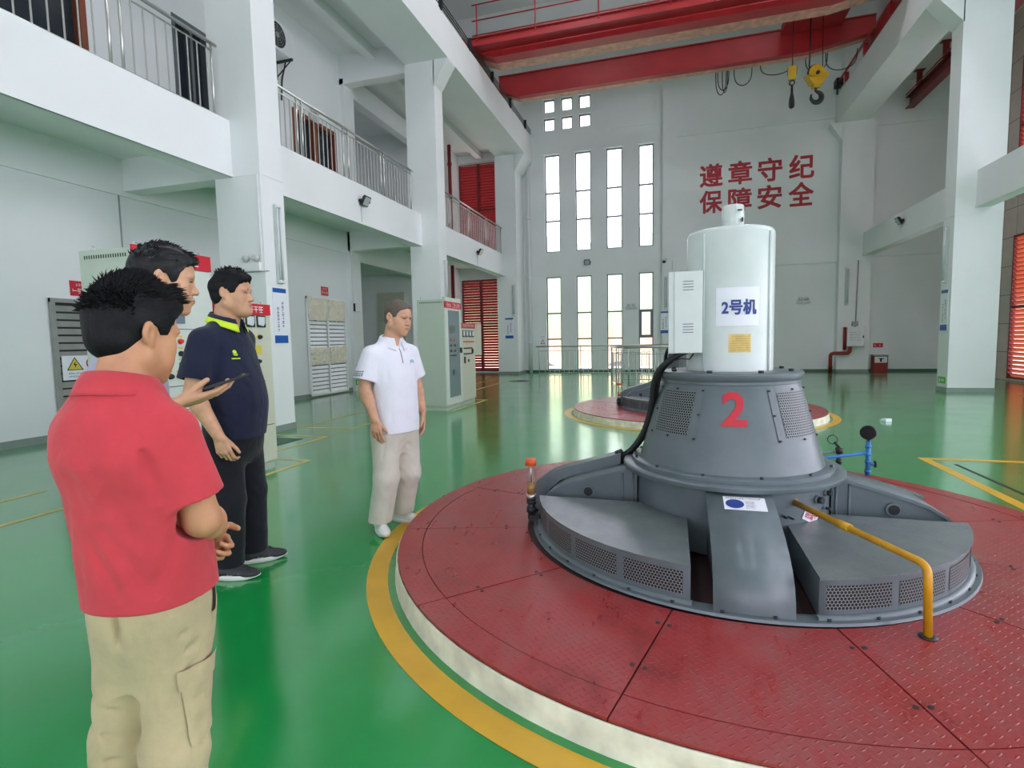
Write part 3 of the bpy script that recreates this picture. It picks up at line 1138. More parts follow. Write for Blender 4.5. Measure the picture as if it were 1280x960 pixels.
    m.cyl((-0.685, 0.095, 0.42), (-0.725, 0.098, 0.402), 0.05, n=16)
    m.build('hose_bundle', RUBBER, g)
    m = MB()
    m.tube([(-0.22, -0.2, 1.155), (-0.25, -0.22, 1.115), (-0.30, -0.225, 1.12), (-0.36, -0.2, 1.10), (-0.44, -0.14, 1.0)], 0.005, 6)
    m.build('thin_cable', BLACK, g)
    # oil cup on the rim at the left
    m = MB()
    ox, oy = -1.285, -0.23
    m.box(ox - 0.02, ox + 0.06, oy - 0.03, oy + 0.03, 0.02, 0.05)
    m.cyl((ox, oy, 0.03), (ox, oy, 0.16), 0.026, n=14)
    m.cyl((ox, oy, 0.07), (ox, oy, 0.10), 0.040, n=6)
    m.cyl((ox, oy, 0.13), (ox, oy, 0.15), 0.038, n=6)
    oc = m.build('oil_cup', IRON, g)
    m = MB()
    m.cyl((ox, oy, 0.16), (ox, oy, 0.195), 0.034, n=18)
    m.build('cup_base', STEEL, oc)
    m = MB()
    m.cyl((ox, oy, 0.195), (ox, oy, 0.275), 0.029, n=18)
    m.build('oil', M('amber_oil', (150, 110, 60), 0.2), oc)
    m = MB()
    m.cyl((ox, oy, 0.275), (ox, oy, 0.40), 0.031, n=18, cap=False)
    m.build('cup_glass', GLASS, oc)
    m = MB()
    m.cyl((ox, oy, 0.275), (ox, oy, 0.40), 0.007, n=8)
    m.build('rod', STEEL, oc)
    m = MB()
    m.cyl((ox, oy, 0.395), (ox, oy, 0.44), 0.038, n=20)
    m.build('cup_lid', M('orange_lid', (226, 96, 40), 0.4), oc)
    # ports on the hub
    m = MB()
    for ang, z, r in ((-41.5, 0.315, 0.020), (-31, 0.335, 0.016), (-33, 0.25, 0.008), (-66, 0.25, 0.007), (-62, 0.24, 0.006)):
        t = math.radians(ang)
        c, s = math.cos(t), math.sin(t)
        m.cyl((0.58 * c, 0.58 * s, z), (0.60 * c, 0.60 * s, z), r * 1.25, n=16)
        m.mat = 1
        m.cyl((0.60 * c, 0.60 * s, z), (0.625 * c, 0.625 * s, z), r, n=8)
        m.mat = 0
    m.build('hub_port', [GREY, IRON], g)
    if marked:
        cr = lambda z: CYL_R
        bm = text_fit(text_bm('2', 0.2, 0.004, heavy=0.0016), 0.132, 0.194)
        text_part('number_marking', slice_x(bm, 8), SIGNRED, on_round(cone_r, -91.4, 0.835, 0.004), g)
        m = MB()
        surf_patch(m, cr, -112, -57, 1.315, 1.545, 0.004, 16, 1, False)
        sg = m.build('name_sign', PAPER, g, fix=False)
        bm = text_fit(text_bm('2号机', 0.1, 0.002, heavy=0.0012), 0.198, 0.094)
        text_part('sign_lettering', slice_x(bm, 14), NAVYINK, on_round(cr, -83.2, 1.427, 0.006), sg)
        m = MB()
        surf_patch(m, cr, -96, -68, 1.155, 1.265, 0.003, 10, 1, False)
        np_ = m.build('nameplate', BRASS, g, fix=False)
        m = MB()
        scribble(m, 0.11, 0.095, on_round(cr, -82, 1.21, 0.004), 7, 5)
        m.build('plate_print', M('brass_print', (120, 96, 50), 0.5), np_, fix=False)
        # hazard card on the front arm and the tilted pipe label
        slope = (0.380 - 0.332) / (0.83 - 0.655)
        def on_arm(a, b, c):
            r = 0.70 - b
            q = 0.380 - (r - 0.655) * slope + 0.003 + c
            return (0.02 + a, -r, q)
        m = MB()
        m.poly([on_arm(a, b, 0) for a, b in ((-0.105, -0.09), (0.105, -0.09), (0.105, 0.035), (-0.105, 0.035))])
        hc = m.build('hazard_card', PAPER, g, fix=False)
        m = MB()
        m.poly([on_arm(-0.05 + 0.046 * math.cos(t * PI / 10), -0.035 + 0.042 * math.sin(t * PI / 10), 0.0015) for t in range(20)])
        m.build('blue_emblem', NAVYINK, hc, fix=False)
        m = MB()
        scribble(m, 0.18, 0.022, lambda a, b, c: on_arm(a + 0.0, b + 0.020, c), 1, 3)
        scribble(m, 0.05, 0.075, lambda a, b, c: on_arm(a + 0.03, b - 0.042, c), 5, 8)
        m.build('card_print', DARKINK, hc, fix=False)
        def on_lab(a, b, c):
            t = math.radians(-27)
            return on_round(lambda z: 0.587, -46.5, 0.225, 0.003)(a * math.cos(t) - b * math.sin(t), a * math.sin(t) + b * math.cos(t), c)
        m = MB()
        m.poly([on_lab(*p, 0) for p in ((-0.065, -0.034), (-0.02, -0.034), (0.02, -0.034), (0.065, -0.034), (0.065, 0.034), (0.02, 0.034), (-0.02, 0.034), (-0.065, 0.034))])
        pl_ = m.build('pipe_label', PAPER, g, fix=False)
        bm = text_fit(text_bm('回油管', 0.05, 0.001), 0.105, 0.038)
        text_part('label_lettering', bm, SIGNRED, lambda a, b, c: on_lab(a, b, 0.002), pl_)
    return g
generator((0.352, 3.76), 'grey conical turbine generator with red 2 and white name sign in the foreground', True)
generator((0.35, 10.2), 'farther grey turbine generator mostly hidden behind the foreground one', False)

# yellow oil pipe from the hub down through the plate
m = MB()
def bend(pts, rad, k=6):
    """round the corners of a pipe run"""
    P = [Vector(p) for p in pts]
    out = [P[0]]
    for a, b, c in zip(P, P[1:], P[2:]):
        u, v = (a - b).normalized(), (c - b).normalized()
        for i in range(k + 1):
            t = i / k
            out.append((b + u * rad) * (1 - t) ** 2 + b * 2 * t * (1 - t) + (b + v * rad) * t * t)
    out.append(P[-1])
    return out
m.tube(bend([(0.655, 3.262, 0.435), (1.02, 2.56, 0.405), (1.015, 2.52, HP - 0.004)], 0.045), 0.0165, 12)
m.cyl((0.835, 2.916, 0.4205), (0.80, 2.983, 0.4225), 0.021, n=12)
m.cyl((0.655, 3.262, 0.435), (0.648, 3.276, 0.4355), 0.028, n=14)
yp = tag(m.build('oil_pipe', PIPEY), 'yellow bent pipe running from the turbine hub down into the red platform', 'pipe')
m = MB()
m.lathe([(0.018, HP + 0.001), (0.034, HP + 0.001), (0.034, HP + 0.004), (0.018, HP + 0.006)], (1.015, 2.52), 20)
m.build('floor_collar', IRON, yp)

# blue valve stand behind the machine
v = thing('valve_stand', 'blue pipe stand with a black gauge on the rear rim of the red platform', 'valve', (1.66, 5.38, HP - 0.002))
m = MB()
m.cyl((0, 0, 0), (0, 0, 0.31), 0.019, n=14)
for z in (0.03, 0.115, 0.18, 0.25):
    m.cyl((0, 0, z), (0, 0, z + 0.02), 0.026, n=8)
m.tube([(0, 0, 0.205), (-0.35, 0.02, 0.135), (-0.62, 0.0, 0.09)], 0.0145, 12)
m.cyl((0, 0, 0.105), (0.045, -0.004, 0.105), 0.014, n=12)
m.build('stand_pipe', PIPEB, v)
m = MB()
m.cyl((-0.014, -0.02, 0.385), (0.010, 0.025, 0.385), 0.062, n=28)
m.cyl((0, 0, 0.31), (0, 0, 0.34), 0.010, n=8)
m.build('gauge', BLACK, v)
m = MB()
m.torus((0.055, -0.004, 0.105), 0.028, 0.006, (1, 0, 0), 20, 6)
for k in range(3):
    t = k * PI / 3
    m.cyl((0.055, -0.004 + 0.027 * math.cos(t), 0.105 + 0.027 * math.sin(t)), (0.055, -0.004 - 0.027 * math.cos(t), 0.105 - 0.027 * math.sin(t)), 0.004, n=6)
m.build('hand_wheel', IRON, v)
v = thing('small_valve', 'small dark valve on a thin grey pipe behind the cone housing', 'valve', (1.47, 5.52, 0))
m = MB()
m.tube([(0.0, 0, 0.30), (-0.22, 0.0, 0.255), (-0.5, 0.0, 0.20)], 0.013, 10)
m.build('pipe_run', M('grey_pipe', (120, 132, 128), 0.4), v)
m = MB()
m.cyl((0, 0, HP - 0.002), (0, 0, 0.33), 0.016, n=10)
m.cyl((0, 0, 0.275), (0, 0, 0.325), 0.032, n=8)
m.cyl((0, 0, 0.18), (0, 0, 0.22), 0.026, n=8)
m.cyl((0, 0, 0.33), (-0.04, 0, 0.38), 0.012, n=8)
m.torus((-0.055, 0, 0.40), 0.040, 0.004, (0.2, 1, 0), 20, 6)
m.build('valve_body', IRON, v)

# ------------------------------------------------------------------ railings
def railing(name, label, cat, group, p, q, h, posts, step, zb=0.05, zr=0.90, bal_r=0.010, post_r=0.019, rail_r=0.026, ext=0.06):
    p, q = Vector(p), Vector(q)
    d = q - p
    L = d.length
    r = thing(name, label, cat, p, math.atan2(d.y, d.x), group)
    m = MB()
    m.cyl((-ext, 0, h), (L + ext, 0, h), rail_r, n=12)
    m.sphere((-ext, 0, h), rail_r, 10, 6)
    m.sphere((L + ext, 0, h), rail_r, 10, 6)
    m.build('handrail', STEEL, r)
    m = MB()
    m.cyl((0, 0, h * zr), (L, 0, h * zr), 0.012, n=8)
    m.build('middle_rail', STEEL, r)
    m = MB()
    m.cyl((0, 0, zb), (L, 0, zb), 0.013, n=8)
    m.build('bottom_rail', STEEL, r)
    m = MB()
    m.cyl((0, 0, 0), (0, 0, h), post_r, n=10)
    m.cyl((0, 0, 0), (0, 0, 0.012), post_r * 2.0, n=12)
    po = m.build('post', STEEL, r, (posts[0], 0, 0))
    for s in posts[1:]:
        copy_part(po, (s, 0, 0))
    m = MB()
    m.cyl((0, 0, zb), (0, 0, h * zr), bal_r, n=8, cap=False)
    ba, x = None, step / 2
    while x < L - 0.03:
        if min(abs(x - s) for s in posts) > step * 0.35:
            if ba is None:
                ba = m.build('baluster', STEEL, r, (x, 0, 0))
            else:
                copy_part(ba, (x, 0, 0))
        x += step
    return r
XG = -6.56
GR = 'stainless railings along the gallery'
railing('gallery_railing', 'stainless gallery railing in the top left corner before the first column', 'railing', GR, (XG, 2.6, 4.78), (XG, 6.75, 4.78), 1.06, (0.05, 1.2, 2.58, 2.74, 4.13), 0.165)
railing('gallery_railing', 'long stainless gallery railing between the two white columns', 'railing', GR, (XG, 7.55, 4.78), (XG, 13.1, 4.78), 1.06, (0.05, 1.06, 1.2, 2.5, 2.68, 4.0, 4.15, 5.5), 0.135)
railing('gallery_railing', 'farthest stainless gallery railing in front of the upper red louver', 'railing', GR, (XG, 14.05, 4.78), (XG, 20.8, 4.78), 1.06, (0.05, 1.15, 1.6, 3.15, 3.3, 4.9, 5.05, 6.7), 0.135)
SR = 'stainless railings round the floor opening'
railing('stair_railing', 'stainless floor railing along the back wall in front of the slot windows', 'railing', SR, (-5.10, 20.7, 0), (0.6, 20.7, 0), 1.1, (0.05, 1.7, 3.25, 4.6, 5.65), 0.19, 0.06, 0.84)
railing('stair_railing', 'short stainless floor railing running towards the far platform', 'railing', SR, (-1.85, 17.15, 0), (-1.38, 15.42, 0), 1.1, (0.05, 0.14, 0.95, 1.87), 0.19, 0.06, 0.84)
railing('stair_railing', 'stainless floor railing partly hidden behind the turbine control box', 'railing', SR, (-1.22, 15.25, 0), (1.6, 15.25, 0), 1.1, (0.05, 0.85, 1.9, 2.83), 0.17, 0.06, 0.84)
railing('stair_railing', 'second row of the stair railing seen through the nearer railing', 'railing', SR, (-1.70, 17.3, 0), (1.6, 17.3, 0), 1.1, (0.06, 1.2, 2.3, 3.3), 0.17, 0.06, 0.84)

# ------------------------------------------------------------------ overhead crane
cr = thing('overhead_crane', 'red overhead travelling crane spanning the hall under the roof', 'crane', (0, 17.5, 9.62))
zb = 9.8 - 9.62
def girder(y0, y1, h, parent, stiff):
    m = MB()
    poly = [(-5.85, zb + 0.28), (-5.15, zb), (3.9, zb), (5.6, zb + 0.28), (5.6, zb + h), (-5.85, zb + h)]
    m.prism(poly, 'y', y0, y1)
    m.mat = 1
    m.prism([(-5.85, zb + 0.265), (-5.15, zb - 0.015), (3.9, zb - 0.015), (5.6, zb + 0.265), (5.6, zb + 0.28), (3.9, zb), (-5.15, zb), (-5.85, zb + 0.28)], 'y', y0 + (y1 - y0) * 0.45, y1 + 0.04)
    m.mat = 0
    m.prism([(-5.85, zb + 0.255), (-5.15, zb - 0.022), (3.9, zb - 0.022), (5.6, zb + 0.255), (5.6, zb + 0.28), (3.9, zb), (-5.15, zb), (-5.85, zb + 0.28)], 'y', y0 - 0.05, y0 + (y1 - y0) * 0.45)
    m.box(-5.85, 5.6, y0 - 0.05, y1 + 0.05, zb + h, zb + h + 0.03)
    if stiff:
        x = -4.9
        while x < 5:
            m.box(x, x + 0.018, y0 - 0.03, y0, zb + 0.02, zb + h)
            x += 1.35
    return m.build('girder', [CRANE, CRANEPALE], parent)
girder(-1.52, -0.75, 0.62, cr, True)
girder(1.2, 1.6, 0.72, cr, False)
m = MB()
m.box(-5.8, 5.4, -2.0, -1.56, zb + 0.17, zb + 0.20)
m.box(-5.8, 5.4, -2.02, -1.99, zb + 0.14, zb + 0.25)
m.build('walkway', CRANE, cr)
m = MB()
for z in (0.45, 0.86, 1.30):
    m.cyl((-5.65, -1.98, zb + z), (5.35, -1.98, zb + z), 0.017, n=8)
m.build('guard_rail', CRANE, cr)
m = MB()
m.cyl((0, 0, 0), (0, 0, 1.12), 0.02, n=8)
po = None
for x in (-5.5, -3.75, -1.97, -0.08, 1.8, 3.65, 5.2):
    if po is None:
        po = m.build('guard_post', CRANE, cr, (x, -1.98, zb + 0.19))
    else:
        copy_part(po, (x, -1.98, zb + 0.19))
for sx in (-6.1, 5.75):
    m = MB()
    m.box(sx - 0.16, sx + 0.16, -2.0, 2.1, 0.26, 0.62, 0.02)
    for y in (-1.7, 1.8):
        m.cyl((sx - 0.09, y, 0.19), (sx + 0.09, y, 0.19), 0.17, n=20)
    m.mat = 1
    m.box(sx - 0.12, sx + 0.12, -2.3, -2.0, 0.28, 0.5)
    m.box(sx - 0.12, sx + 0.12, 2.1, 2.35, 0.28, 0.5)
    m.build('end_carriage', [CRANE, BLACK], cr)
m = MB()
m.box(3.1, 4.7, -0.6, 1.15, 0.75, 1.0)
m.box(3.3, 4.3, -0.4, 0.9, 1.0, 1.5)
m.build('hoist_trolley', CRANE, cr)
m = MB()
def sag(p, q, d, n=12):
    return [(p[0] + (q[0] - p[0]) * i / n, p[1] + (q[1] - p[1]) * i / n, p[2] + (q[2] - p[2]) * i / n - d * 4 * (i / n) * (1 - i / n)) for i in range(n + 1)]
def loop(x0, x1, d, y=1.75):
    pts = []
    for i in range(17):
        t = PI * i / 16
        pts.append((x0 + (x1 - x0) * (0.5 - 0.5 * math.cos(t)), y, zb + 0.12 - d * math.sin(t) ** 0.55))
    return pts
for x0, x1, d in ((1.30, 1.62, 0.80), (1.36, 1.70, 0.66), (1.50, 1.66, 0.74), (1.85, 2.38, 0.60), (2.62, 3.55, 0.42), (3.9, 4.5, 0.5), (4.45, 5.3, 0.55)):
    m.tube(loop(x0, x1, d), 0.014, 6)
m.build('festoon_cable', BLACK, cr)

def hook_block(x, y, ztop, zbot, big, label):
    r = thing('hook_block', label, 'hook', (x, y, zbot), math.radians(20 if big else 80), 'hook blocks hanging from the red crane')
    H = ztop - zbot
    s = H / 1.14
    m = MB()
    for dx in ((-0.22, -0.20, 0.20) if big else (-0.08, 0.08)):
        m.cyl((dx * s, 0, H * 0.80), (dx * s * 0.9, 0, H + 1.6), 0.012, n=6)
    m.build('wire_rope', BLACK, r)
    m = MB()
    w = 0.07 * s
    R_ = (0.24 if big else 0.10) * s
    if big:
        m.cyl((0, -w, H * 0.78), (0, w, H * 0.78), R_, n=28)
        m.prism([(-0.33 * s, H * 0.72), (-0.14 * s, H * 0.50), (0.14 * s, H * 0.50), (0.34 * s, H * 0.76), (0.26 * s, H * 0.80), (0.0, H * 0.66), (-0.28 * s, H * 0.66)], 'y', -w * 1.5, w * 1.5)
        m.box(-0.10 * s, 0.10 * s, -w * 1.2, w * 1.2, H * 0.42, H * 0.56, 0.01)
        m.mat = 1
        m.cyl((0, -w * 1.7, H * 0.78), (0, w * 1.7, H * 0.78), 0.05 * s, n=14)
        m.torus((0, 0, H * 0.78), R_ * 0.97, w * 0.6, (0, 1, 0), 30, 6)
    else:
        m.box(-0.12 * s, 0.12 * s, -w * 1.6, w * 1.6, H * 0.80, H * 0.99, 0.015)
        m.prism([(-0.12 * s, H * 0.80), (0.12 * s, H * 0.80), (0.05 * s, H * 0.68), (-0.05 * s, H * 0.68)], 'y', -w * 1.4, w * 1.4)
        m.mat = 1
        for z in (0.84, 0.90, 0.96):
            m.box(-0.09 * s, 0.09 * s, -w * 1.75, w * 1.75, H * z - 0.008, H * z + 0.008)
        m.torus((0, 0, H * 0.61), 0.065 * s, 0.018 * s, (1, 0, 0), 20, 6)
    m.build('sheave_housing', [HOOKY, IRON], r)
    m = MB()
    cz, RR = H * 0.20, 0.165 * s
    pts, rad = [(0, 0, H * (0.44 if big else 0.56)), (0, 0, H * 0.36)], [0.03 * s, 0.035 * s]
    for i in range(15):
        t = math.radians(80 - 285 * i / 14)
        pts.append((0.02 * s + RR * math.cos(t), 0, cz + RR * 0.92 * math.sin(t)))
        rad.append((0.045 + 0.035 * math.sin(PI * min(1, i / 11))) * s if i < 13 else 0.03 * s)
    m.tube(pts, rad, 10)
    m.build('hook', IRON, r)
    return r
hook_block(3.86, 17.7, 8.95, 7.86, True, 'large yellow hook block with dark open hook hanging under the crane')
hook_block(3.25, 17.7, 9.0, 7.86, False, 'smaller yellow hook block with narrow hook left of the large one')

for nm, x, lb in (('crane_rail', -6.15, 'steel crane rail on top of the left crane beam'), ('crane_rail', 5.8, 'steel crane rail on top of the right crane beam')):
    m = MB()
    m.prism([(x - 0.05, 9.62), (x + 0.05, 9.62), (x + 0.012, 9.65), (x + 0.012, 9.66), (x + 0.03, 9.67), (x + 0.03, 9.70), (x - 0.03, 9.70), (x - 0.03, 9.67), (x - 0.012, 9.66), (x - 0.012, 9.65)], 'y', -3.5, 22.0)
    tag(m.build(nm, IRON), lb, 'rail', 'crane rails')
r = thing('conductor_rail', 'thin red conductor pipe along the top of the right crane beam', 'rail', (5.40, 14.0, 9.78))
m = MB()
m.cyl((0, 0, 0.16), (0, 7.7, 0.16), 0.035, n=10)
m.build('red_pipe', CRANE, r)
m = MB()
m.box(-0.09, 0.12, 7.45, 7.8, 0.02, 0.26)
m.cyl((0.0, 7.7, -0.2), (0.0, 7.7, 0.02), 0.03)
m.build('end_stop', BLACK, r)
m = MB()
m.box(-0.02, 0.10, -0.03, 0.03, -0.155, 0.13)
b0 = m.build('bracket', CRANE, r, (0, 1.0, 0))
for y in (3.0, 5.0, 6.8):
    copy_part(b0, (0, y, 0))
m = MB()
for z in (9.72, 9.80, 9.88):
    m.cyl((-5.58, 3, z), (-5.58, 22.0, z), 0.014, n=6)
for y in range(5, 22, 2):
    m.box(-5.6, -5.5, y, y + 0.06, 9.60, 9.92)
tag(m.build('conductor_bars', IRON), 'dark conductor bars on small brackets above the left crane beam', 'rail')

# monorail beam in the side aisle
r = thing('monorail_beam', 'dark red steel I beam hung under the ceiling of the right side aisle', 'beam', (7.7, 14.2, 8.96))
m = MB()
L = 8.3
m.box(-0.13, 0.13, 0, L, 0, 0.022)
m.box(-0.13, 0.13, 0, L, 0.36, 0.382)
m.box(-0.012, 0.012, 0, L, 0.022, 0.36)
m.build('i_beam', REDFRAME, r)
m = MB()
m.box(-0.07, 0.07, -0.05, 0.05, 0.382, 0.96)
m.box(-0.14, 0.14, -0.09, 0.09, 0.92, 0.94)
h0 = m.build('hanger', REDFRAME, r, (0, 8.1, 0))
for y in (7.2, 5.4, 3.2, 1.0):
    copy_part(h0, (0, y, 0))
m = MB()
m.cyl((-0.11, 0.0, 0.47), (-0.11, L, 0.47), 0.02, n=8)
m.build('red_tube', CRANE, r)
# ------------------------------------------------------------------ control cabinets along the left side
CG = 'control cabinets standing in a row'
METALDARK = M('meter_frame_black', (34, 38, 40), 0.35)
METERFACE = M('meter_face', (206, 216, 216), 0.2, 0, 0.02)
LAMPRED = M('indicator_red', (226, 60, 50), 0.3)
LAMPGRN = M('indicator_green', (40, 140, 80), 0.3)
TAGYEL = M('yellow_tag', (214, 196, 70), 0.5)
CABGLASS = NT('cabinet_door_glass')
CABGLASS.set(srgb(120, 136, 136), 0.08, 0, 0.6)
CABGLASS = CABGLASS.m
def cabinet(label, x, y0, y1, depth, h, face, sign_h, body=None):
    """front looks towards +x; origin at the front bottom edge centre"""
    w = y1 - y0
    r = thing('control_cabinet', label, 'cabinet', (x, (y0 + y1) / 2, 0), 0, CG)
    m = MB()
    m.box(-depth, -0.02, -w / 2, w / 2, 0.08, h, 0.006)
    m.box(-depth + 0.02, -0.03, -w / 2 + 0.015, w / 2 - 0.015, 0, 0.08)
    for z in (h - 0.09, 0.12):
        m.box(-depth + 0.03, -0.05, -w / 2 - 0.004, -w / 2, z, z + 0.006)
    for i in range(18):
        a = -depth + 0.06 + (depth - 0.14) * i / 17
        m.mat = 1
        m.box(a, a + 0.012, -w / 2 - 0.0015, -w / 2 + 0.001, h - 0.075, h - 0.045)
    m.mat = 0
    b = m.build('body', [body or CABGREY, METALDARK], r)
    m = MB()
    m.box(-0.02, 0.0, -w / 2 + 0.004, w / 2 - 0.004, 0.10, h - sign_h - 0.01, 0.003)
    door = m.build('door', face, r)
    m = MB()
    m.box(-0.02, 0.006, -w / 2, w / 2, h - sign_h, h + 0.02)
    sg = m.build('title_strip', SIGNRED, r)
    m = MB()
    for sy in (-w / 2 + 0.08, w / 2 - 0.08):
        for sx in (-depth + 0.05, -0.06):
            m.torus((sx, sy, h + 0.03), 0.022, 0.006, (1, 0, 0), 16, 6)
            m.cyl((sx, sy, h), (sx, sy, h + 0.012), 0.012, n=8)
    m.build('lifting_eye', STEEL, r)
    return r, door, sg, w
def strip_print(sg, w, h, sign_h, n, seed):
    m = MB()
    scribble(m, w * 0.80, sign_h * 1.35, lambda a, b, c: (0.007, a, h - sign_h / 2 + 0.008 + b), 1, seed)
    m.build('strip_lettering', WHITE, sg, fix=False)
def meter(par, y, z, s=0.062):
    m = MB()
    m.box(0.0, 0.014, y - s, y + s, z - s, z + s, 0.003)
    me = m.build('meter', METALDARK, par)
    m = MB()
    m.poly([(0.0148, y - s * 0.80, z - s * 0.55), (0.0148, y + s * 0.45, z - s * 0.80), (0.0148, y + s * 0.80, z - s * 0.30), (0.0148, y + s * 0.80, z + s * 0.80), (0.0148, y - s * 0.80, z + s * 0.80)])
    m.build('dial', METERFACE, me, fix=False)
def knob(par, y, z, mat, r=0.018):
    m = MB()
    m.cyl((0, y, z), (0.012, y, z), r * 1.35, n=16)
    m.cyl((0.012, y, z), (0.03, y, z), r, n=16)
    m.build('indicator', mat, par)
def small_tag(par, y, z, w, h, mat, name='tag_plate'):
    m = MB()
    m.box(0, 0.004, y - w / 2, y + w / 2, z - h / 2, z + h / 2)
    m.build(name, mat, par)

# tall cabinet behind the two nearest men
r, dr, sg, w = cabinet('tall pale green cabinet with red title strip behind the two nearest men', -4.25, 3.41, 4.19, 0.60, 2.2, CABLIGHT, 0.12)
strip_print(sg, w, 2.2, 0.12, 6, 11)
m = MB()
m.box(0, 0.01, 0.0 - 0.26, 0.06, 1.58, 1.98)
m.build('display_window', M('grey_blue_display', (112, 124, 140), 0.2), dr)
for y, z, mt in ((0.0, 1.42, LAMPRED), (-0.12, 1.42, LAMPRED), (0.0, 1.31, METALDARK), (0.0, 1.215, LAMPGRN), (-0.03, 1.11, METALDARK), (-0.12, 1.11, METALDARK), (0.15, 1.42, LAMPRED), (0.15, 1.31, METALDARK)):
    knob(dr, y, z, mt)
for y, z in ((0.0, 1.465), (0.0, 1.36), (0.0, 1.26), (-0.03, 1.155), (-0.12, 1.155)):
    small_tag(dr, y, z, 0.05, 0.015, TAGYEL)
for z in (0.42, 0.80, 1.02, 1.53):
    small_tag(dr, 0.0, z, 0.70, 0.005, METALDARK, 'panel_joint')
# shorter cabinet beside it
r, dr, sg, w = cabinet('shorter beige cabinet with square meters behind the man in navy', -4.25, 4.20, 4.955, 0.60, 1.79, CABBEIGE, 0.095, CABGREY)
strip_print(sg, w, 1.79, 0.095, 6, 12)
for y in (0.23, 0.075, -0.08, -0.235):
    meter(dr, y, 1.625)
for y, z, mt in ((0.20, 1.46, METALDARK), (0.12, 1.46, TAGYEL), (0.0, 1.46, METALDARK), (-0.1, 1.46, LAMPRED), (0.17, 1.20, METALDARK), (0.05, 1.20, METALDARK), (0.20, 0.98, METALDARK)):
    knob(dr, y, z, mt)
m = MB()
m.box(0, 0.003, 0.13, 0.22, 1.28, 1.37)
m.build('caution_tag', TAGYEL, dr)
small_tag(dr, 0.0, 0.5, 0.70, 0.005, METALDARK, 'panel_joint')
# cabinet with glass door
r, dr, sg, w = cabinet('tall cabinet with glass door standing right of the man in white', -4.25, 9.74, 10.57, 0.60, 2.2, CABLIGHT, 0.11)
strip_print(sg, w, 2.2, 0.11, 6, 13)
sg.location.z = -0.06
m = MB()
m.box(-0.02, 0.0, -w / 2, w / 2, 2.15, 2.24)
m.build('crown_panel', CABLIGHT, r)
m = MB()
m.box(0.0, 0.006, -0.27, 0.29, 0.25, 1.99)
gp = m.build('glass_panel', CABGLASS, dr)
m = MB()
m.box(0.006, 0.012, -0.20, 0.02, 1.53, 1.68)
m.build('relay_display', M('relay_grey', (92, 106, 106), 0.3), gp)
for z, mats in ((1.40, (LAMPRED, LAMPRED)), (1.29, (METALDARK, METALDARK)), (1.18, (METALDARK, METALDARK))):
    for y, mt in zip((-0.17, 0.02), mats):
        m = MB()
        m.cyl((0.006, y, z), (0.02, y, z), 0.022, n=12)
        m.build('indicator', mt, gp)
m = MB()
for i in range(6):
    m.box(0.006, 0.012, -0.22 + i * 0.06, -0.18 + i * 0.06, 1.08, 1.10)
m.box(0.006, 0.014, -0.10, -0.04, 0.70, 0.80)
m.build('terminal_row', METALDARK, gp)
m = MB()
m.box(0.006, 0.035, 0.30, 0.36, 1.13, 1.24, 0.004)
m.build('latch', METALDARK, dr)
# lower cabinet beyond it
r, dr, sg, w = cabinet('lower beige cabinet with black meters next to the glass door cabinet', -4.27, 10.60, 11.42, 0.55, 1.74, CABBEIGE, 0.085, CABGREY)
strip_print(sg, w, 1.74, 0.085, 6, 14)
for y in (-0.27, -0.09, 0.09, 0.27):
    meter(dr, y, 1.53, 0.07)
for z, n in ((1.36, 6), (1.22, 5), (1.10, 5)):
    for i in range(n):
        knob(dr, -0.28 + i * 0.11, z, (LAMPRED if z > 1.3 else METALDARK), 0.013)
m = MB()
m.box(0, 0.03, 0.18, 0.23, 1.10, 1.2)
m.box(0, 0.02, -0.28, -0.22, 0.90, 1.04)
m.box(0, 0.012, -0.05, 0.02, 0.92, 0.98)
m.build('switch', METALDARK, dr)
m = MB()
m.box(-0.02, 0.14, 0.41, 0.45, 1.05, 1.76, 0.004)
m.build('side_box', CABBEIGE, r)

# ------------------------------------------------------------------ louver door panels on the left wall
ALFOIL = NT('crumpled_foil')
_n = ALFOIL.noise(7, 5, 0.7)
ALFOIL.set(ALFOIL.ramp(_n, [(0.3, srgb(226, 216, 190)), (0.7, srgb(252, 246, 230))]), 0.4, 0.1)
ALFOIL.bump(_n, 0.8, 0.05)
ALFOIL = ALFOIL.m
SLATGREY = M('grey_louver_slat', (150, 152, 146), 0.45, 0.2, 0.1)
SLATWHITE = M('silver_louver_slat', (240, 242, 242), 0.35, 0.2, 0.05)
def shutter(label, y0, y1, z0, z1, leaves, mat, frame, name, pitch):
    r = thing(name, label, 'shutter', (XL + 0.02, (y0 + y1) / 2, 0))
    w = (y1 - y0) / 2
    f = MB()
    e = 0.06
    us = [-w + (2 * w) * i / leaves for i in range(leaves + 1)]
    for u in us:
        f.box(0, 0.05, max(-w, u - e / 2) if abs(u) < w else (u if u < 0 else u - e), (u + e if u < 0 else u) if abs(u) >= w - 1e-6 else u + e / 2, z0, z1)
    f.box(0, 0.045, -w, w, z0, z0 + e)
    f.box(0, 0.045, -w, w, z1 - e, z1)
    f.build('frame', frame, r)
    for a, b in zip(us, us[1:]):
        s = MB()
        z = z0 + e
        while z < z1 - e - pitch * 0.4:
            s.poly([(0.035, a + e * 0.7, z), (0.035, b - e * 0.7, z), (0.012, b - e * 0.7, z + pitch * 0.74), (0.012, a + e * 0.7, z + pitch * 0.74)])
            s.poly([(0.035, a + e * 0.7, z), (0.035, b - e * 0.7, z), (0.026, b - e * 0.7, z - 0.006), (0.026, a + e * 0.7, z - 0.006)])
            z += pitch
        s.mat = 1
        s.box(-0.01, 0.002, a + e * 0.5, b - e * 0.5, z0 + e, z1 - e)
        s.build('slat_leaf', [mat, METALDARK], r, fix=False)
    return r
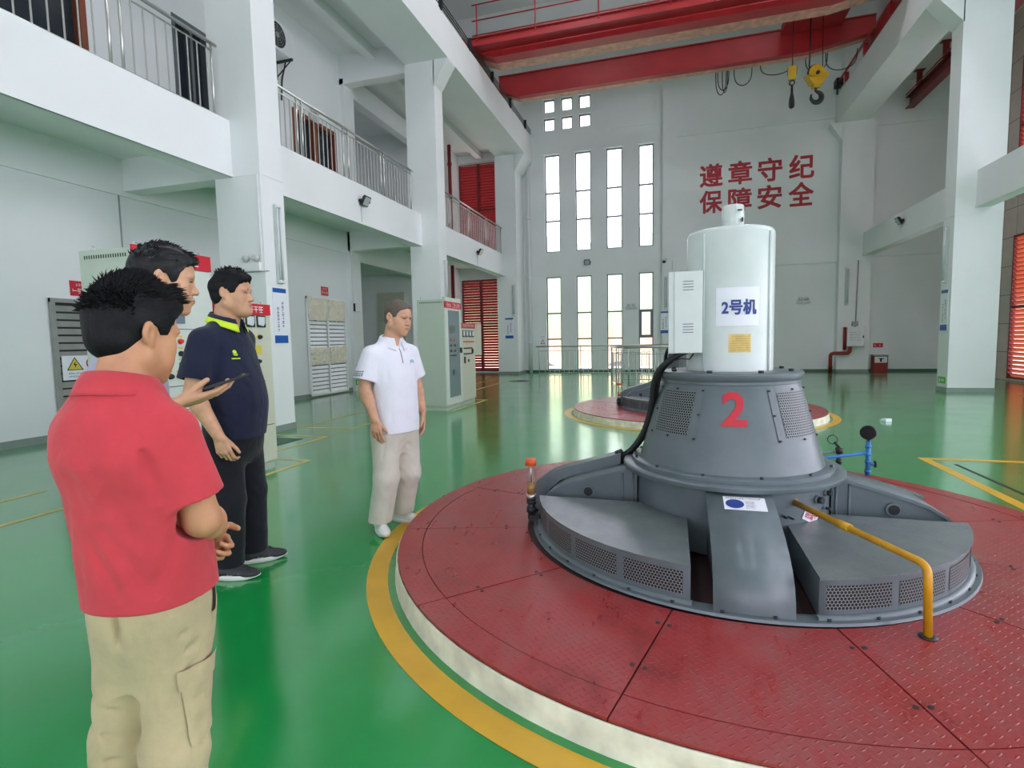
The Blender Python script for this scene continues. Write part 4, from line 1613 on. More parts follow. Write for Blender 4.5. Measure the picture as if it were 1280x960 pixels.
sh = shutter('two leaf silver louver door patched with foil sheets on the left wall', 11.57, 13.22, 0.04, 2.58, 2, SLATWHITE, SLATWHITE, 'louver_door', 0.105)
for ya, yb, za, zb_, sd in ((-0.80, -0.02, 1.98, 2.56, 1), (0.02, 0.80, 1.98, 2.54, 2), (-0.78, -0.03, 0.84, 1.28, 3), (0.03, 0.80, 0.86, 1.30, 4)):
    m = MB()
    rnd = random.Random(sd)
    nu, nv = 14, 10
    ids = [[m.vert((0.058 + rnd.uniform(-0.006, 0.010), ya + (yb - ya) * i / nu + rnd.uniform(-0.012, 0.012), za + (zb_ - za) * j / nv + rnd.uniform(-0.012, 0.012))) for i in range(nu + 1)] for j in range(nv + 1)]
    for j in range(nv):
        for i in range(nu):
            m.face((ids[j][i], ids[j][i + 1], ids[j + 1][i + 1], ids[j + 1][i]))
    m.build('foil_sheet', ALFOIL, sh, fix=False)
s2 = shutter('grey louver door with warning card on the left wall behind the man in red', 5.72, 6.52, 0.04, 2.13, 1, SLATGREY, SLATGREY, 'louver_door', 0.115)
m = MB()
m.box(0.052, 0.056, -0.32, 0.22, 0.90, 1.27)
wc = m.build('warning_card', PAPER, s2)
m = MB()
m.poly([(0.058, -0.24, 1.06), (0.058, -0.04, 1.06), (0.058, -0.14, 1.23)])
m.mat = 1
m.poly([(0.0585, -0.262, 1.048), (0.0585, -0.018, 1.048), (0.0585, -0.035, 1.06), (0.0585, -0.24, 1.06)])
m.poly([(0.0585, -0.262, 1.048), (0.0585, -0.24, 1.06), (0.0585, -0.14, 1.226), (0.0585, -0.14, 1.25)])
m.poly([(0.0585, -0.018, 1.048), (0.0585, -0.14, 1.25), (0.0585, -0.14, 1.226), (0.0585, -0.04, 1.06)])
m.poly([(0.059, -0.13, 1.19), (0.059, -0.165, 1.125), (0.059, -0.14, 1.125), (0.059, -0.15, 1.075), (0.059, -0.11, 1.14), (0.059, -0.135, 1.14)])
m.build('electric_hazard_symbol', [TAGYEL, METALDARK], wc, fix=False)
m = MB()
m.torus((0.058, 0.12, 1.145), 0.085, 0.011, (1, 0, 0), 26, 6)
m.cyl((0.058, 0.06, 1.205), (0.058, 0.18, 1.085), 0.010, n=6)
m.build('prohibition_symbol', SIGNRED, wc)
m = MB()
scribble(m, 0.20, 0.10, lambda a, b, c: (0.0575, -0.14 + a, 0.975 + b), 2, 21)
m.build('card_print', DARKINK, wc, fix=False)
def wall_sign(label, y0, y1, z0, z1, seed):
    m = MB()
    m.box(XL, XL + 0.012, y0, y1, z0, z1)
    o = tag(m.build('wall_sign', SIGNRED), label, 'sign', 'small red plates above the louver doors')
    m = MB()
    h = z1 - z0
    scribble(m, (y1 - y0) * 0.6, h * 0.32, lambda a, b, c: (XL + 0.0135, (y0 + y1) / 2 + a, z0 + h * 0.74 + b), 1, seed)
    scribble(m, (y1 - y0) * 0.85, h * 0.62, lambda a, b, c: (XL + 0.0135, (y0 + y1) / 2 + a, z0 + h * 0.34 + b), 1, seed + 1)
    m.build('sign_print', WHITE, o, fix=False)
wall_sign('small red plate above the foil patched louver door', 12.25, 12.55, 2.65, 2.88, 31)
wall_sign('small red plate above the grey louver door near the man in red', 6.05, 6.45, 2.19, 2.42, 33)
m = MB()
m.box(XL + 0.12, XL + 0.18, 13.55, 13.80, 2.28, 2.52, 0.006)
bx = tag(m.build('wall_telephone_box', WHITE), 'small box with dark side on the wall pilaster right of the louver door', 'box')
m = MB()
m.box(XL + 0.122, XL + 0.178, 13.535, 13.55, 2.285, 2.515)
m.build('side_plate', BLACK, bx)
m = MB()
m.cyl((XL + 0.135, 13.53, 2.5), (XL + 0.135, 13.53, 3.95), 0.012, n=6)
tag(m.build('surface_conduit', WHITE), 'thin white conduit rising from the small wall box to the ceiling beam', 'conduit')
m = MB()
m.cyl((XL + 0.01, 6.93, 2.4), (XL + 0.01, 6.93, 3.9), 0.012, n=6)
tag(m.build('surface_conduit', M('grey_conduit', (150, 156, 152), 0.5)), 'thin grey conduit on the left wall above the tall cabinet', 'conduit')
EXITG = M('exit_green', (96, 190, 60), 0.4)
def exit_plate(label, fn, w, h):
    m = MB()
    A, B = fn(-w / 2, -h / 2, 0), fn(w / 2, h / 2, 0.012)
    m.box(min(A[0], B[0]), max(A[0], B[0]), min(A[1], B[1]), max(A[1], B[1]), min(A[2], B[2]), max(A[2], B[2]))
    o = tag(m.build('exit_plate', EXITG), label, 'sign', 'green low level exit plates')
    m = MB()
    m.poly([fn(-w * .08, -h * .12, .0135), fn(w * .18, -h * .12, .0135), fn(w * .18, -h * .3, .0135), fn(w * .40, 0, .0135), fn(w * .18, h * .3, .0135), fn(w * .18, h * .12, .0135), fn(-w * .08, h * .12, .0135)])
    m.poly([fn(-w * .38, -h * .34, .0135), fn(-w * .2, -h * .34, .0135), fn(-w * .16, h * .2, .0135), fn(-w * .3, h * .34, .0135)])
    m.build('arrow_mark', WHITE, o, fix=False)
exit_plate('green exit plate low on the left wall pilaster beside the man in white', on_px(XL + 0.12, 13.64, 0.25), 0.30, 0.16)
exit_plate('green and white exit plate low on the right column', on_nx(5.97, 14.70, 0.26), 0.34, 0.15)

# ------------------------------------------------------------------ banners, lamps, lights on columns
def banner(label, fn, w, h, seed):
    m = MB()
    def q(a0, a1, b0, b1, c):
        m.poly([fn(a0, b0, c), fn(a1, b0, c), fn(a1, b1, c), fn(a0, b1, c)])
    A, B = fn(-w / 2, -h / 2, 0), fn(w / 2, h / 2, 0.012)
    m.box(min(A[0], B[0]), max(A[0], B[0]), min(A[1], B[1]), max(A[1], B[1]), min(A[2], B[2]), max(A[2], B[2]))
    o = tag(m.build('column_banner', PAPER), label, 'banner', 'white and blue banners on the columns')
    m = MB()
    q(-w / 2, w / 2, h * 0.42, h * 0.5, 0.0135)
    q(-w * 0.5, w / 2, -h * 0.5, -h * 0.36, 0.0135)
    m.build('blue_band', BLUE, o, fix=False)
    m = MB()
    for cx, ra, rb, sd in ((w * 0.2, 0.26, -0.22, seed), (-w * 0.16, 0.16, -0.3, seed + 1)):
        rnd = random.Random(sd)
        n = 7
        s = h * (ra - rb) / n * 0.78
        for k in range(n):
            cz = h * ra - (k + 0.5) * h * (ra - rb) / n
            for (a, b, c, d) in ((0, 1, .44, .58), (0, 1, .86, 1.0), (.42, .58, 0, 1), (.05, .95, 0, .13), (0, .15, .2, .9)):
                if rnd.random() < 0.75:
                    x0, x1, y0, y1 = cx + (a - .5) * s, cx + (b - .5) * s, cz + (c - .5) * s, cz + (d - .5) * s
                    m.poly([fn(x0, y0, 0.0135), fn(x1, y0, 0.0135), fn(x1, y1, 0.0135), fn(x0, y1, 0.0135)])
    m.build('banner_lettering', DARKINK, o, fix=False)
    return o
banner('white banner with blue bands on the first left column above the cabinet', on_px(-5.96, 7.17, 1.83), 0.30, 0.86, 41)
banner('white banner with blue bands on the far left corner column beside the slots', on_y(-6.32, 20.9, 1.86), 0.34, 0.82, 43)
banner('white banner with blue bands on the hall side of the right column', on_nx(5.97, 14.72, 1.86), 0.32, 0.92, 45)
banner('white banner with blue bands on the back wall pilaster left of the turbine', on_y(-0.30, YB - 0.22, 1.95), 0.30, 0.85, 47)
def tube_lamp(label, fn, h, w=0.11):
    m = MB()
    def bx(a0, a1, b0, b1, c0, c1):
        A, B = fn(a0, b0, c0), fn(a1, b1, c1)
        m.box(min(A[0], B[0]), max(A[0], B[0]), min(A[1], B[1]), max(A[1], B[1]), min(A[2], B[2]), max(A[2], B[2]), 0.006)
    bx(-w / 2, w / 2, -h / 2, h / 2, 0, 0.05)
    o = tag(m.build('tube_lamp', M('lamp_housing', (190, 198, 196), 0.4)), label, 'lamp', 'unlit tube lamps mounted upright on the columns')
    m = MB()
    for s in (-0.25, 0.25):
        m.cyl(fn(s * w, -h / 2 + 0.04, 0.062), fn(s * w, h / 2 - 0.04, 0.062), 0.016, n=10)
    m.build('tube', TUBE, o)
    m = MB()
    for s in (-1, 1):
        z = s * (h / 2 - 0.03)
        bx(-w / 2 + 0.004, w / 2 - 0.004, z - 0.02, z + 0.02, 0.05, 0.085)
    m.build('end_cap', WHITE, o)
tube_lamp('unlit tube lamp on the first left column above the banner', on_px(-5.96, 7.19, 2.94), 1.22)
tube_lamp('unlit tube lamp on the far left corner column', on_y(-6.10, 20.9, 2.98), 1.25)
tube_lamp('unlit tube lamp on the back wall column right of the slogan', on_y(5.88, 21.75, 3.02), 1.3)
tube_lamp('unlit tube lamp on the second left column', on_px(-5.96, 13.72, 2.95), 1.25)
tube_lamp('unlit tube lamp on the hall side of the right column', on_nx(5.97, 14.72, 3.1), 1.25)
tube_lamp('unlit tube lamp on the back wall pilaster beside the turbine', on_y(-0.25, YB - 0.22, 3.1), 1.25)

def flood(label, loc, rz, tilt=0.5):
    r = thing('flood_light', label, 'lamp', loc, rz, 'small square flood lights on the beams')
    m = MB()                       # local: mounted on a wall at x = 0 facing +x
    m.box(0, 0.02, -0.06, 0.06, -0.05, 0.05)
    m.box(0.02, 0.14, -0.13, -0.118, -0.02, 0.03)
    m.box(0.02, 0.14, 0.118, 0.13, -0.02, 0.03)
    m.box(0.01, 0.03, -0.13, 0.13, -0.02, 0.03)
    m.build('bracket', BLACK, r)
    R_ = Matrix.Rotation(tilt, 3, 'Y')
    m = MB()
    m.box(0.08, 0.13, -0.118, 0.118, -0.10, 0.12, 0.008, R_, (0.1, 0, 0))
    for k in range(6):
        m.box(0.06, 0.08, -0.10 + k * 0.04, -0.092 + k * 0.04, -0.07, 0.09, 0, R_, (0.1, 0, 0))
    hd = m.build('head', BLACK, r)
    m = MB()
    m.box(0.13, 0.134, -0.095, 0.095, -0.078, 0.098, 0, R_, (0.1, 0, 0))
    m.build('lens', M('floodlight_lens', (176, 190, 186), 0.2), hd)
    return r
flood('black square flood light on the gallery beam between the two columns', (-6.46, 10.5, 4.42), 0)
flood('black square flood light on the far gallery beam above the red louver', (-6.46, 17.75, 4.42), 0)
flood('black square flood light cut by the left edge of the photo', (-6.46, 3.70, 4.42), 0)
flood('black square flood light on the side beam left of the right column', (6.35, 18.4, 4.58), PI)
flood('black square flood light on the back wall between the slot rows', (-3.31, YB - 0.03, 4.44), -PI / 2)
for y, z in ((10.5, 4.4), (17.75, 4.4)):
    m = MB()
    m.cyl((-6.455, y - 0.02, 3.97), (-6.455, y - 0.02, z - 0.05), 0.006, n=6)
    tag(m.build('lamp_lead', M('grey_lead', (170, 174, 172), 0.6)), 'thin lead below the flood light %s' % ('between the two columns' if y < 12 else 'on the far gallery beam'), 'cable')

# twin head emergency lamp and conduit on the first column
r = thing('emergency_lamp', 'white twin head emergency lamp on the face of the first left column', 'lamp', (-6.18, 6.9, 2.50))
m = MB()
m.box(-0.17, 0.17, -0.06, 0, 0.0, 0.13, 0.01)
m.build('battery_box', WHITE, r)
m = MB()
for s in (-0.09, 0.09):
    m.cyl((s, -0.04, 0.13), (s, -0.04, 0.17), 0.012, n=8)
    m.sphere((s, -0.045, 0.20), (0.062, 0.04, 0.052), 16, 10)
m.build('lamp_head', M('milky_lens', (196, 202, 196), 0.3), r)
m = MB()
m.box(-0.2, 0.3, -0.02, 0, -0.012, 0.0)
m.build('bracket_shelf', M('grey_conduit', (150, 156, 152), 0.5), r)
m = MB()
m.box(-6.03, -6.0, 6.885, 6.9, 2.5, 3.94)
m.box(-6.03, -5.965, 6.885, 6.9, 2.47, 2.5)
tag(m.build('cable_duct', WHITE), 'white cable duct rising beside the edge of the first left column', 'conduit')

# air conditioner outdoor unit on the gallery wall
r = thing('air_conditioner', 'white outdoor air conditioner unit on a bracket under the gallery ceiling', 'air conditioner', (XL, 10.62, 7.9))
m = MB()
m.box(0.08, 0.42, -0.45, 0.45, 0.02, 0.64, 0.015)
m.build('casing', WHITE, r)
m = MB()
m.cyl((0.42, 0.12 - 0.2, 0.33), (0.428, 0.12 - 0.2, 0.33), 0.26, n=36)
fg = m.build('fan_opening', BLACK, r)
m = MB()
for q in (0.06, 0.11, 0.16, 0.21, 0.26):
    m.torus((0.432, -0.08, 0.33), q, 0.006, (1, 0, 0), 36, 5)
for k in range(8):
    t = k * PI / 4
    m.cyl((0.432, -0.08, 0.33), (0.432, -0.08 + 0.26 * math.cos(t), 0.33 + 0.26 * math.sin(t)), 0.005, n=5)
m.cyl((0.425, -0.08, 0.33), (0.437, -0.08, 0.33), 0.05, n=16)
m.build('fan_grille', M('fan_grille_grey', (150, 156, 152), 0.4), fg)
m = MB()
for y in (-0.35, 0.35):
    m.box(0, 0.46, y - 0.02, y + 0.02, -0.03, 0.02)
    m.tube([(0.01, y, -0.33), (0.42, y, -0.02)], 0.014, 6)
    m.box(0, 0.02, y - 0.02, y + 0.02, -0.38, 0.02)
m.build('wall_bracket', IRON, r)
m = MB()
m.tube(bend([(0.2, 0.46, 0.25), (0.12, 0.55, 0.1), (0.03, 0.5, -0.3), (0.03, 0.45, -0.8)], 0.1), 0.018, 8)
m.build('refrigerant_hose', BLACK, r)
m = MB()
m.box(XL, XL + 0.05, 12.1, 12.45, 7.05, 7.25, 0.01)
m.box(XL + 0.05, XL + 0.09, 12.13, 12.25, 7.25, 7.36, 0.02)
m.box(XL + 0.05, XL + 0.09, 12.30, 12.42, 7.25, 7.36, 0.02)
tag(m.build('emergency_lamp', M('pale_grey_plastic', (196, 200, 198), 0.4)), 'pale emergency lamp high on the gallery wall beside the brown door', 'lamp')

# ------------------------------------------------------------------ back wall furniture
sl = thing('wall_slogan', 'large red Chinese slogan in two lines painted on the back wall', 'lettering', (2.93, YB - 0.004, 6.0))
for row, zc in (('遵章守纪', 7.40), ('保障安全', 6.43)):
    for ch, xc in zip(row, (1.375, 2.38, 3.39, 4.43)):
        bm = text_fit(text_bm(ch, 1.0, 0.010, heavy=0.013), 0.82, 0.85)
        text_part('slogan_character', bm, WALLRED, lambda a, b, c, X=xc, Z=zc: (X - 2.93 + a, -c, Z - 6.0 + b), sl)
r = thing('security_camera', 'small dome camera on a bracket at the back wall pilaster', 'camera', (-0.22, YB - 0.22, 4.30))
m = MB()
m.box(-0.05, 0.05, -0.03, 0, 0.0, 0.12)
m.tube([(0, -0.02, 0.06), (-0.06, -0.15, 0.08), (-0.10, -0.2, 0.03)], 0.018, 8)
m.cyl((-0.10, -0.2, -0.02), (-0.10, -0.2, 0.04), 0.075, n=20)
m.build('bracket_arm', WHITE, r)
m = MB()
m.sphere((-0.10, -0.2, -0.03), (0.07, 0.07, 0.08), 18, 10)
m.build('dome', BLACK, r)
m = MB()
m.cyl((-0.02, YB - 0.225, 1.4), (-0.02, YB - 0.225, 4.3), 0.008, n=6)
tag(m.build('camera_lead', M('grey_lead', (170, 174, 172), 0.6)), 'thin lead running down the pilaster from the dome camera', 'cable')
r = thing('meter_box', 'white electrical box with red rear pipe on the back right column', 'box', (6.16, 21.75, 0.91))
m = MB()
m.box(-0.27, 0.27, -0.20, 0, 0, 0.68, 0.01)
m.build('casing', WHITE, r)
m = MB()
m.box(-0.25, 0.25, -0.212, -0.20, 0.02, 0.66, 0.004)
d_ = m.build('box_door', WHITE, r)
m = MB()
scribble(m, 0.34, 0.36, lambda a, b, c: (-0.02 + a, -0.2135, 0.36 + b), 4, 51)
m.build('door_print', M('grey_print', (150, 156, 156), 0.6), d_, fix=False)
m = MB()
m.box(0.20, 0.235, -0.225, -0.212, 0.30, 0.38)
m.build('lock', BLACK, d_)
m = MB()
m.box(-0.10, 0.08, -0.12, 0, 0.72, 0.88, 0.006)
m.cyl((0, -0.05, 0.68), (0, -0.05, 0.72), 0.02, n=8)
m.build('junction_box', M('grey_conduit', (150, 156, 152), 0.5), r)
m = MB()
m.cyl((0.02, -0.04, 0.88), (0.05, -0.04, 3.0), 0.02, n=8)
m.build('conduit', M('pinkish_conduit', (176, 158, 152), 0.5), r)
m = MB()
m.tube([(5.84, 21.66, 1.6), (5.84, 21.66, 0.8)], 0.05, 12)
m.tube(bend([(6.00, 21.62, 0.905), (6.00, 21.62, 0.68), (5.40, 21.62, 0.68), (5.40, 21.62, 0.0)], 0.12), 0.062, 14)
for z in (0.18,):
    m.cyl((5.40, 21.62, z), (5.40, 21.62, z + 0.04), 0.08, n=14)
tag(m.build('fire_pipe', FIRERED), 'dark red bent fire pipe below the white box on the back wall', 'pipe')
r = thing('extinguisher_box', 'red fire extinguisher box on the floor against the back right wall', 'box', (7.0, 21.90, 0))
m = MB()
m.box(-0.22, 0.22, -0.16, 0.12, 0.0, 0.56, 0.01)
m.build('casing', FIRERED, r)
m = MB()
m.box(-0.23, 0.23, -0.17, 0.13, 0.56, 0.60, 0.006)
m.build('lid', M('grey_conduit', (150, 156, 152), 0.5), r)
m = MB()
m.box(-0.19, 0.19, -0.165, -0.16, 0.33, 0.54)
fw = m.build('front_window', WHITE, r)
m = MB()
m.box(-0.07, 0.10, -0.168, -0.165, 0.46, 0.49)
m.box(-0.03, 0.03, -0.168, -0.165, 0.36, 0.49)
m.build('extinguisher_symbol', BLACK, fw)
m = MB()
m.box(6.86, 7.16, YB - 0.015, YB, 0.86, 1.01)
sg = tag(m.build('wall_sign', SIGNRED), 'small red plate on the back wall above the extinguisher box', 'sign')
m = MB()
for xc, sd in ((6.94, 61), (7.08, 62)):
    scribble(m, 0.09, 0.12, lambda a, b, c, X=xc: (X + a, YB - 0.0165, 0.935 + b), 1, sd)
m.build('sign_print', WHITE, sg, fix=False)
def twin_lamp(label, x, z):
    m = MB()
    m.box(x - 0.22, x + 0.22, YB - 0.06, YB, z, z + 0.10, 0.01)
    m.box(x - 0.16, x - 0.03, YB - 0.09, YB - 0.02, z + 0.10, z + 0.22, 0.03)
    m.box(x + 0.03, x + 0.16, YB - 0.09, YB - 0.02, z + 0.10, z + 0.22, 0.03)
    tag(m.build('emergency_lamp', M('pale_grey_plastic', (196, 200, 198), 0.4)), label, 'lamp')
twin_lamp('pale twin emergency lamp on the back wall under the slogan', 4.58, 2.52)
twin_lamp('pale twin emergency lamp between the lower slot windows', -1.58, 2.52)
m = MB()
m.poly([(-5.36, YB - 0.004, 1.15), (-5.10, YB - 0.004, 1.15), (-5.10, YB - 0.004, 1.60), (-5.36, YB - 0.004, 1.60)])
wn = tag(m.build('warning_notice', PAPER, fix=False), 'small white notice with red triangle left of the lowest slot window', 'sign')
m = MB()
for a, b in (((-5.32, 1.20), (-5.14, 1.20)), ((-5.14, 1.20), (-5.23, 1.36)), ((-5.23, 1.36), (-5.32, 1.20))):
    m.cyl((a[0], YB - 0.008, a[1]), (b[0], YB - 0.008, b[1]), 0.012, n=6)
m.build('red_triangle', SIGNRED, wn)
m = MB()
scribble(m, 0.18, 0.10, lambda a, b, c: (-5.23 + a, YB - 0.006, 1.48 + b), 2, 71)
m.build('notice_print', DARKINK, wn, fix=False)
# floor hatch, litter
m = MB()
m.box(-5.75, -5.15, 5.95, 6.55, 0.0005, 0.003)
m.box(-5.70, -5.20, 6.0, 6.5, 0.003, 0.005)
tag(m.build('floor_hatch', M('dark_green_hatch', (26, 84, 58), 0.5)), 'dark green floor hatch beside the foot of the first left column', 'hatch')
m = MB()
m.lathe([(0.001, 0.004), (0.35, 0.004), (0.37, 0.0005)], (-4.9, 17.3), 28)
tag(m.build('floor_drain', IRON), 'dark round drain cover on the far floor before the red louver', 'cover')
m = MB()
rnd = random.Random(3)
pts = [(3.19 + rnd.uniform(-0.09, 0.09), 9.55 + rnd.uniform(-0.06, 0.06), 0.003 + rnd.uniform(0, 0.05)) for _ in range(12)]
bm = bmesh.new()
for p in pts + [(p[0], p[1], 0.002) for p in pts]:
    bm.verts.new(p)
bmesh.ops.convex_hull(bm, input=bm.verts[:])
m.add_bm(bm)
tag(m.build('crumpled_paper', PAPER), 'crumpled scrap of white paper on the green floor at right', 'paper')
# ------------------------------------------------------------------ people: smooth solids polygonised on a grid
from mathutils.bvhtree import BVHTree
F32 = np.float32
class Field:
    def __init__(s, lo, hi, h):
        s.lo, s.h = np.array(lo, float), h
        s.n = np.ceil((np.array(hi) - s.lo) / h).astype(int) + 1
        s.f = np.full(s.n, 1.0, F32)
        s.ax = [(s.lo[i] + h * np.arange(s.n[i])).astype(F32) for i in range(3)]
    def block(s, lo, hi, pad):
        i0 = np.clip(np.floor((np.array(lo) - pad - s.lo) / s.h).astype(int), 0, s.n)
        i1 = np.clip(np.ceil((np.array(hi) + pad - s.lo) / s.h).astype(int) + 1, 0, s.n)
        sl = tuple(slice(a, b) for a, b in zip(i0, i1))
        x, y, z = s.ax[0][sl[0]][:, None, None], s.ax[1][sl[1]][None, :, None], s.ax[2][sl[2]][None, None, :]
        return sl, x, y, z
    def _ev(s, prim, T, pad):
        fn, lo, hi = prim
        if T is None:
            sl, x, y, z = s.block(lo, hi, pad)
            return sl, (fn(x, y, z) if 0 not in s.f[sl].shape else None)
        R_, t, sc = T
        cs = np.array([[a, b, c] for a in (lo[0], hi[0]) for b in (lo[1], hi[1]) for c in (lo[2], hi[2])]) * sc @ R_.T + t
        sl, x, y, z = s.block(cs.min(0), cs.max(0), pad)
        if 0 in s.f[sl].shape:
            return sl, None
        x, y, z = x - F32(t[0]), y - F32(t[1]), z - F32(t[2])
        u = [(x * F32(R_[0, i]) + y * F32(R_[1, i]) + z * F32(R_[2, i])) / F32(sc) for i in range(3)]
        return sl, fn(*u) * F32(sc)
    def add(s, prim, k=0.01, T=None):
        sl, d = s._ev(prim, T, k + 3 * s.h)
        if d is None:
            return
        a = s.f[sl]
        h = np.clip(0.5 + 0.5 * (d - a) / k, 0, 1)
        s.f[sl] = d * (1 - h) + a * h - k * h * (1 - h)
    def sub(s, prim, k=0.01, T=None):
        sl, d = s._ev(prim, T, k + 3 * s.h)
        if d is None:
            return
        a, d = s.f[sl], -d
        h = np.clip(0.5 - 0.5 * (d - a) / k, 0, 1)
        s.f[sl] = d * (1 - h) + a * h + k * h * (1 - h)
    def crease(s, a, b, w, amp, T=None):
        """a fold (amp > 0 groove, amp < 0 ridge) along a segment"""
        a, b = np.array(a, float), np.array(b, float)
        if T is not None:
            a, b = T[0] @ (a * T[2]) + T[1], T[0] @ (b * T[2]) + T[1]
        sl, x, y, z = s.block(np.minimum(a, b), np.maximum(a, b), 2.5 * w)
        if 0 in s.f[sl].shape:
            return
        d, t = seg_dist(a, b, x, y, z)
        fade = np.clip(4 * t * (1 - t), 0, 1) ** 0.5
        s.f[sl] += F32(amp * 1.5) * np.exp(-(d / w) ** 2) * fade
    def warp(s, fn, lo, hi):
        sl, x, y, z = s.block(lo, hi, 0)
        s.f[sl] += fn(x, y, z).astype(F32)
    def mesh(s):
        f = s.f
        ins = f < 0
        n0, n1, n2 = [v - 1 for v in s.n]
        cnt = np.zeros((n0, n1, n2), np.int8)
        cor = [(a, b, c) for a in (0, 1) for b in (0, 1) for c in (0, 1)]
        for a, b, c in cor:
            cnt += ins[a:a + n0, b:b + n1, c:c + n2]
        act = np.argwhere((cnt > 0) & (cnt < 8))
        idx = np.full((n0, n1, n2), -1, np.int32)
        idx[act[:, 0], act[:, 1], act[:, 2]] = np.arange(len(act))
        val = np.stack([f[act[:, 0] + a, act[:, 1] + b, act[:, 2] + c] for a, b, c in cor], 1)
        acc, num = np.zeros((len(act), 3)), np.zeros(len(act))
        for i in range(8):
            for j in range(i + 1, 8):
                ci, cj = np.array(cor[i]), np.array(cor[j])
                if np.abs(ci - cj).sum() != 1:
                    continue
                vi, vj = val[:, i], val[:, j]
                m = (vi < 0) != (vj < 0)
                t = vi[m] / (vi[m] - vj[m])
                acc[m] += ci + t[:, None] * (cj - ci)
                num[m] += 1
        V = (act + acc / num[:, None]) * s.h + s.lo
        Q = []
        for ax in range(3):
            o1, o2 = [i for i in range(3) if i != ax]
            A = [slice(None)] * 3
            B = [slice(None)] * 3
            A[ax], B[ax] = slice(0, -1), slice(1, None)
            ch = ins[tuple(A)] != ins[tuple(B)]
            e = np.argwhere(ch)
            e = e[(e[:, o1] > 0) & (e[:, o2] > 0) & (e[:, o1] < s.n[o1] - 1) & (e[:, o2] < s.n[o2] - 1)]
            q = []
            for d1, d2 in ((-1, -1), (0, -1), (0, 0), (-1, 0)):
                c = e.copy()
                c[:, o1] += d1
                c[:, o2] += d2
                q.append(idx[c[:, 0], c[:, 1], c[:, 2]])
            q = np.stack(q, 1)
            flip = ins[e[:, 0], e[:, 1], e[:, 2]]
            if ax == 1:
                flip = ~flip
            q[~flip] = q[~flip][:, ::-1]
            Q.append(q)
        Q = np.concatenate(Q)
        return V, Q[(Q >= 0).all(1)]
    def build(s, name, mats, parent=None, matfn=None, smooth_it=0):
        V, Q = s.mesh()
        for _ in range(smooth_it):
            S, N = np.zeros_like(V), np.zeros(len(V))
            for i in range(4):
                j = (i + 1) % 4
                np.add.at(S, Q[:, i], V[Q[:, j]])
                np.add.at(S, Q[:, j], V[Q[:, i]])
                np.add.at(N, Q[:, i], 1)
                np.add.at(N, Q[:, j], 1)
            V = 0.5 * V + 0.5 * S / np.maximum(N, 1)[:, None]
        me = bpy.data.meshes.new(name)
        me.vertices.add(len(V))
        me.vertices.foreach_set('co', V.astype(np.float32).ravel())
        me.loops.add(len(Q) * 4)
        me.loops.foreach_set('vertex_index', Q.astype(np.int32).ravel())
        me.polygons.add(len(Q))
        me.polygons.foreach_set('loop_start', np.arange(0, len(Q) * 4, 4, dtype=np.int32))
        me.polygons.foreach_set('use_smooth', np.ones(len(Q), bool))
        mats = mats if isinstance(mats, (list, tuple)) else [mats]
        for m in mats:
            me.materials.append(m)
        if matfn is not None:
            c = V[Q].mean(1)
            me.polygons.foreach_set('material_index', matfn(c[:, 0], c[:, 1], c[:, 2]).astype(np.int32))
        me.update(calc_edges=True)
        me.validate()
        o = bpy.data.objects.new(name, me)
        COL.objects.link(o)
        if parent:
            o.parent = parent
        return o

def seg_dist(a, b, x, y, z):
    d = np.array(b, float) - np.array(a, float)
    L2 = max(float(d @ d), 1e-9)
    px, py, pz = x - F32(a[0]), y - F32(a[1]), z - F32(a[2])
    t = np.clip((px * F32(d[0]) + py * F32(d[1]) + pz * F32(d[2])) / F32(L2), 0, 1)
    return np.sqrt((px - t * F32(d[0])) ** 2 + (py - t * F32(d[1])) ** 2 + (pz - t * F32(d[2])) ** 2), t
def cone(a, b, ra, rb, clip=False):
    a, b = np.array(a, float), np.array(b, float)
    r = max(ra, rb)
    L = np.linalg.norm(b - a)
    u = (b - a) / max(L, 1e-9)
    def fn(x, y, z):
        d, t = seg_dist(a, b, x, y, z)
        d = d - (ra + (rb - ra) * t)
        if clip:
            e = (x - F32(b[0])) * F32(u[0]) + (y - F32(b[1])) * F32(u[1]) + (z - F32(b[2])) * F32(u[2])
            d = np.maximum(d, e)
        return d
    return fn, np.minimum(a, b) - r, np.maximum(a, b) + r
def ell(c, r, rot=None):
    c, r = np.array(c, float), np.array(r, float)
    R_ = None if rot is None else np.array(rot)
    m = r if rot is None else np.full(3, r.max())
    def fn(x, y, z):
        x, y, z = x - F32(c[0]), y - F32(c[1]), z - F32(c[2])
        if R_ is not None:
            x, y, z = [x * F32(R_[0, i]) + y * F32(R_[1, i]) + z * F32(R_[2, i]) for i in range(3)]
        k0 = np.sqrt((x / r[0]) ** 2 + (y / r[1]) ** 2 + (z / r[2]) ** 2)
        k1 = np.sqrt((x / r[0] ** 2) ** 2 + (y / r[1] ** 2) ** 2 + (z / r[2] ** 2) ** 2)
        return k0 * (k0 - 1) / np.maximum(k1, 1e-6)
    return fn, c - m, c + m
def cr_resample(rings, n=48):
    A = np.array(rings, float)
    t = np.linspace(0, len(A) - 1, n)
    i = np.clip(t.astype(int), 0, len(A) - 2)
    f = (t - i)[:, None]
    g = lambda k: A[np.clip(k, 0, len(A) - 1)]
    p0, p1, p2, p3 = g(i - 1), g(i), g(i + 1), g(i + 2)
    return 0.5 * (2 * p1 + (p2 - p0) * f + (2 * p0 - 5 * p1 + 4 * p2 - p3) * f ** 2 + (3 * p1 - p0 - 3 * p2 + p3) * f ** 3)
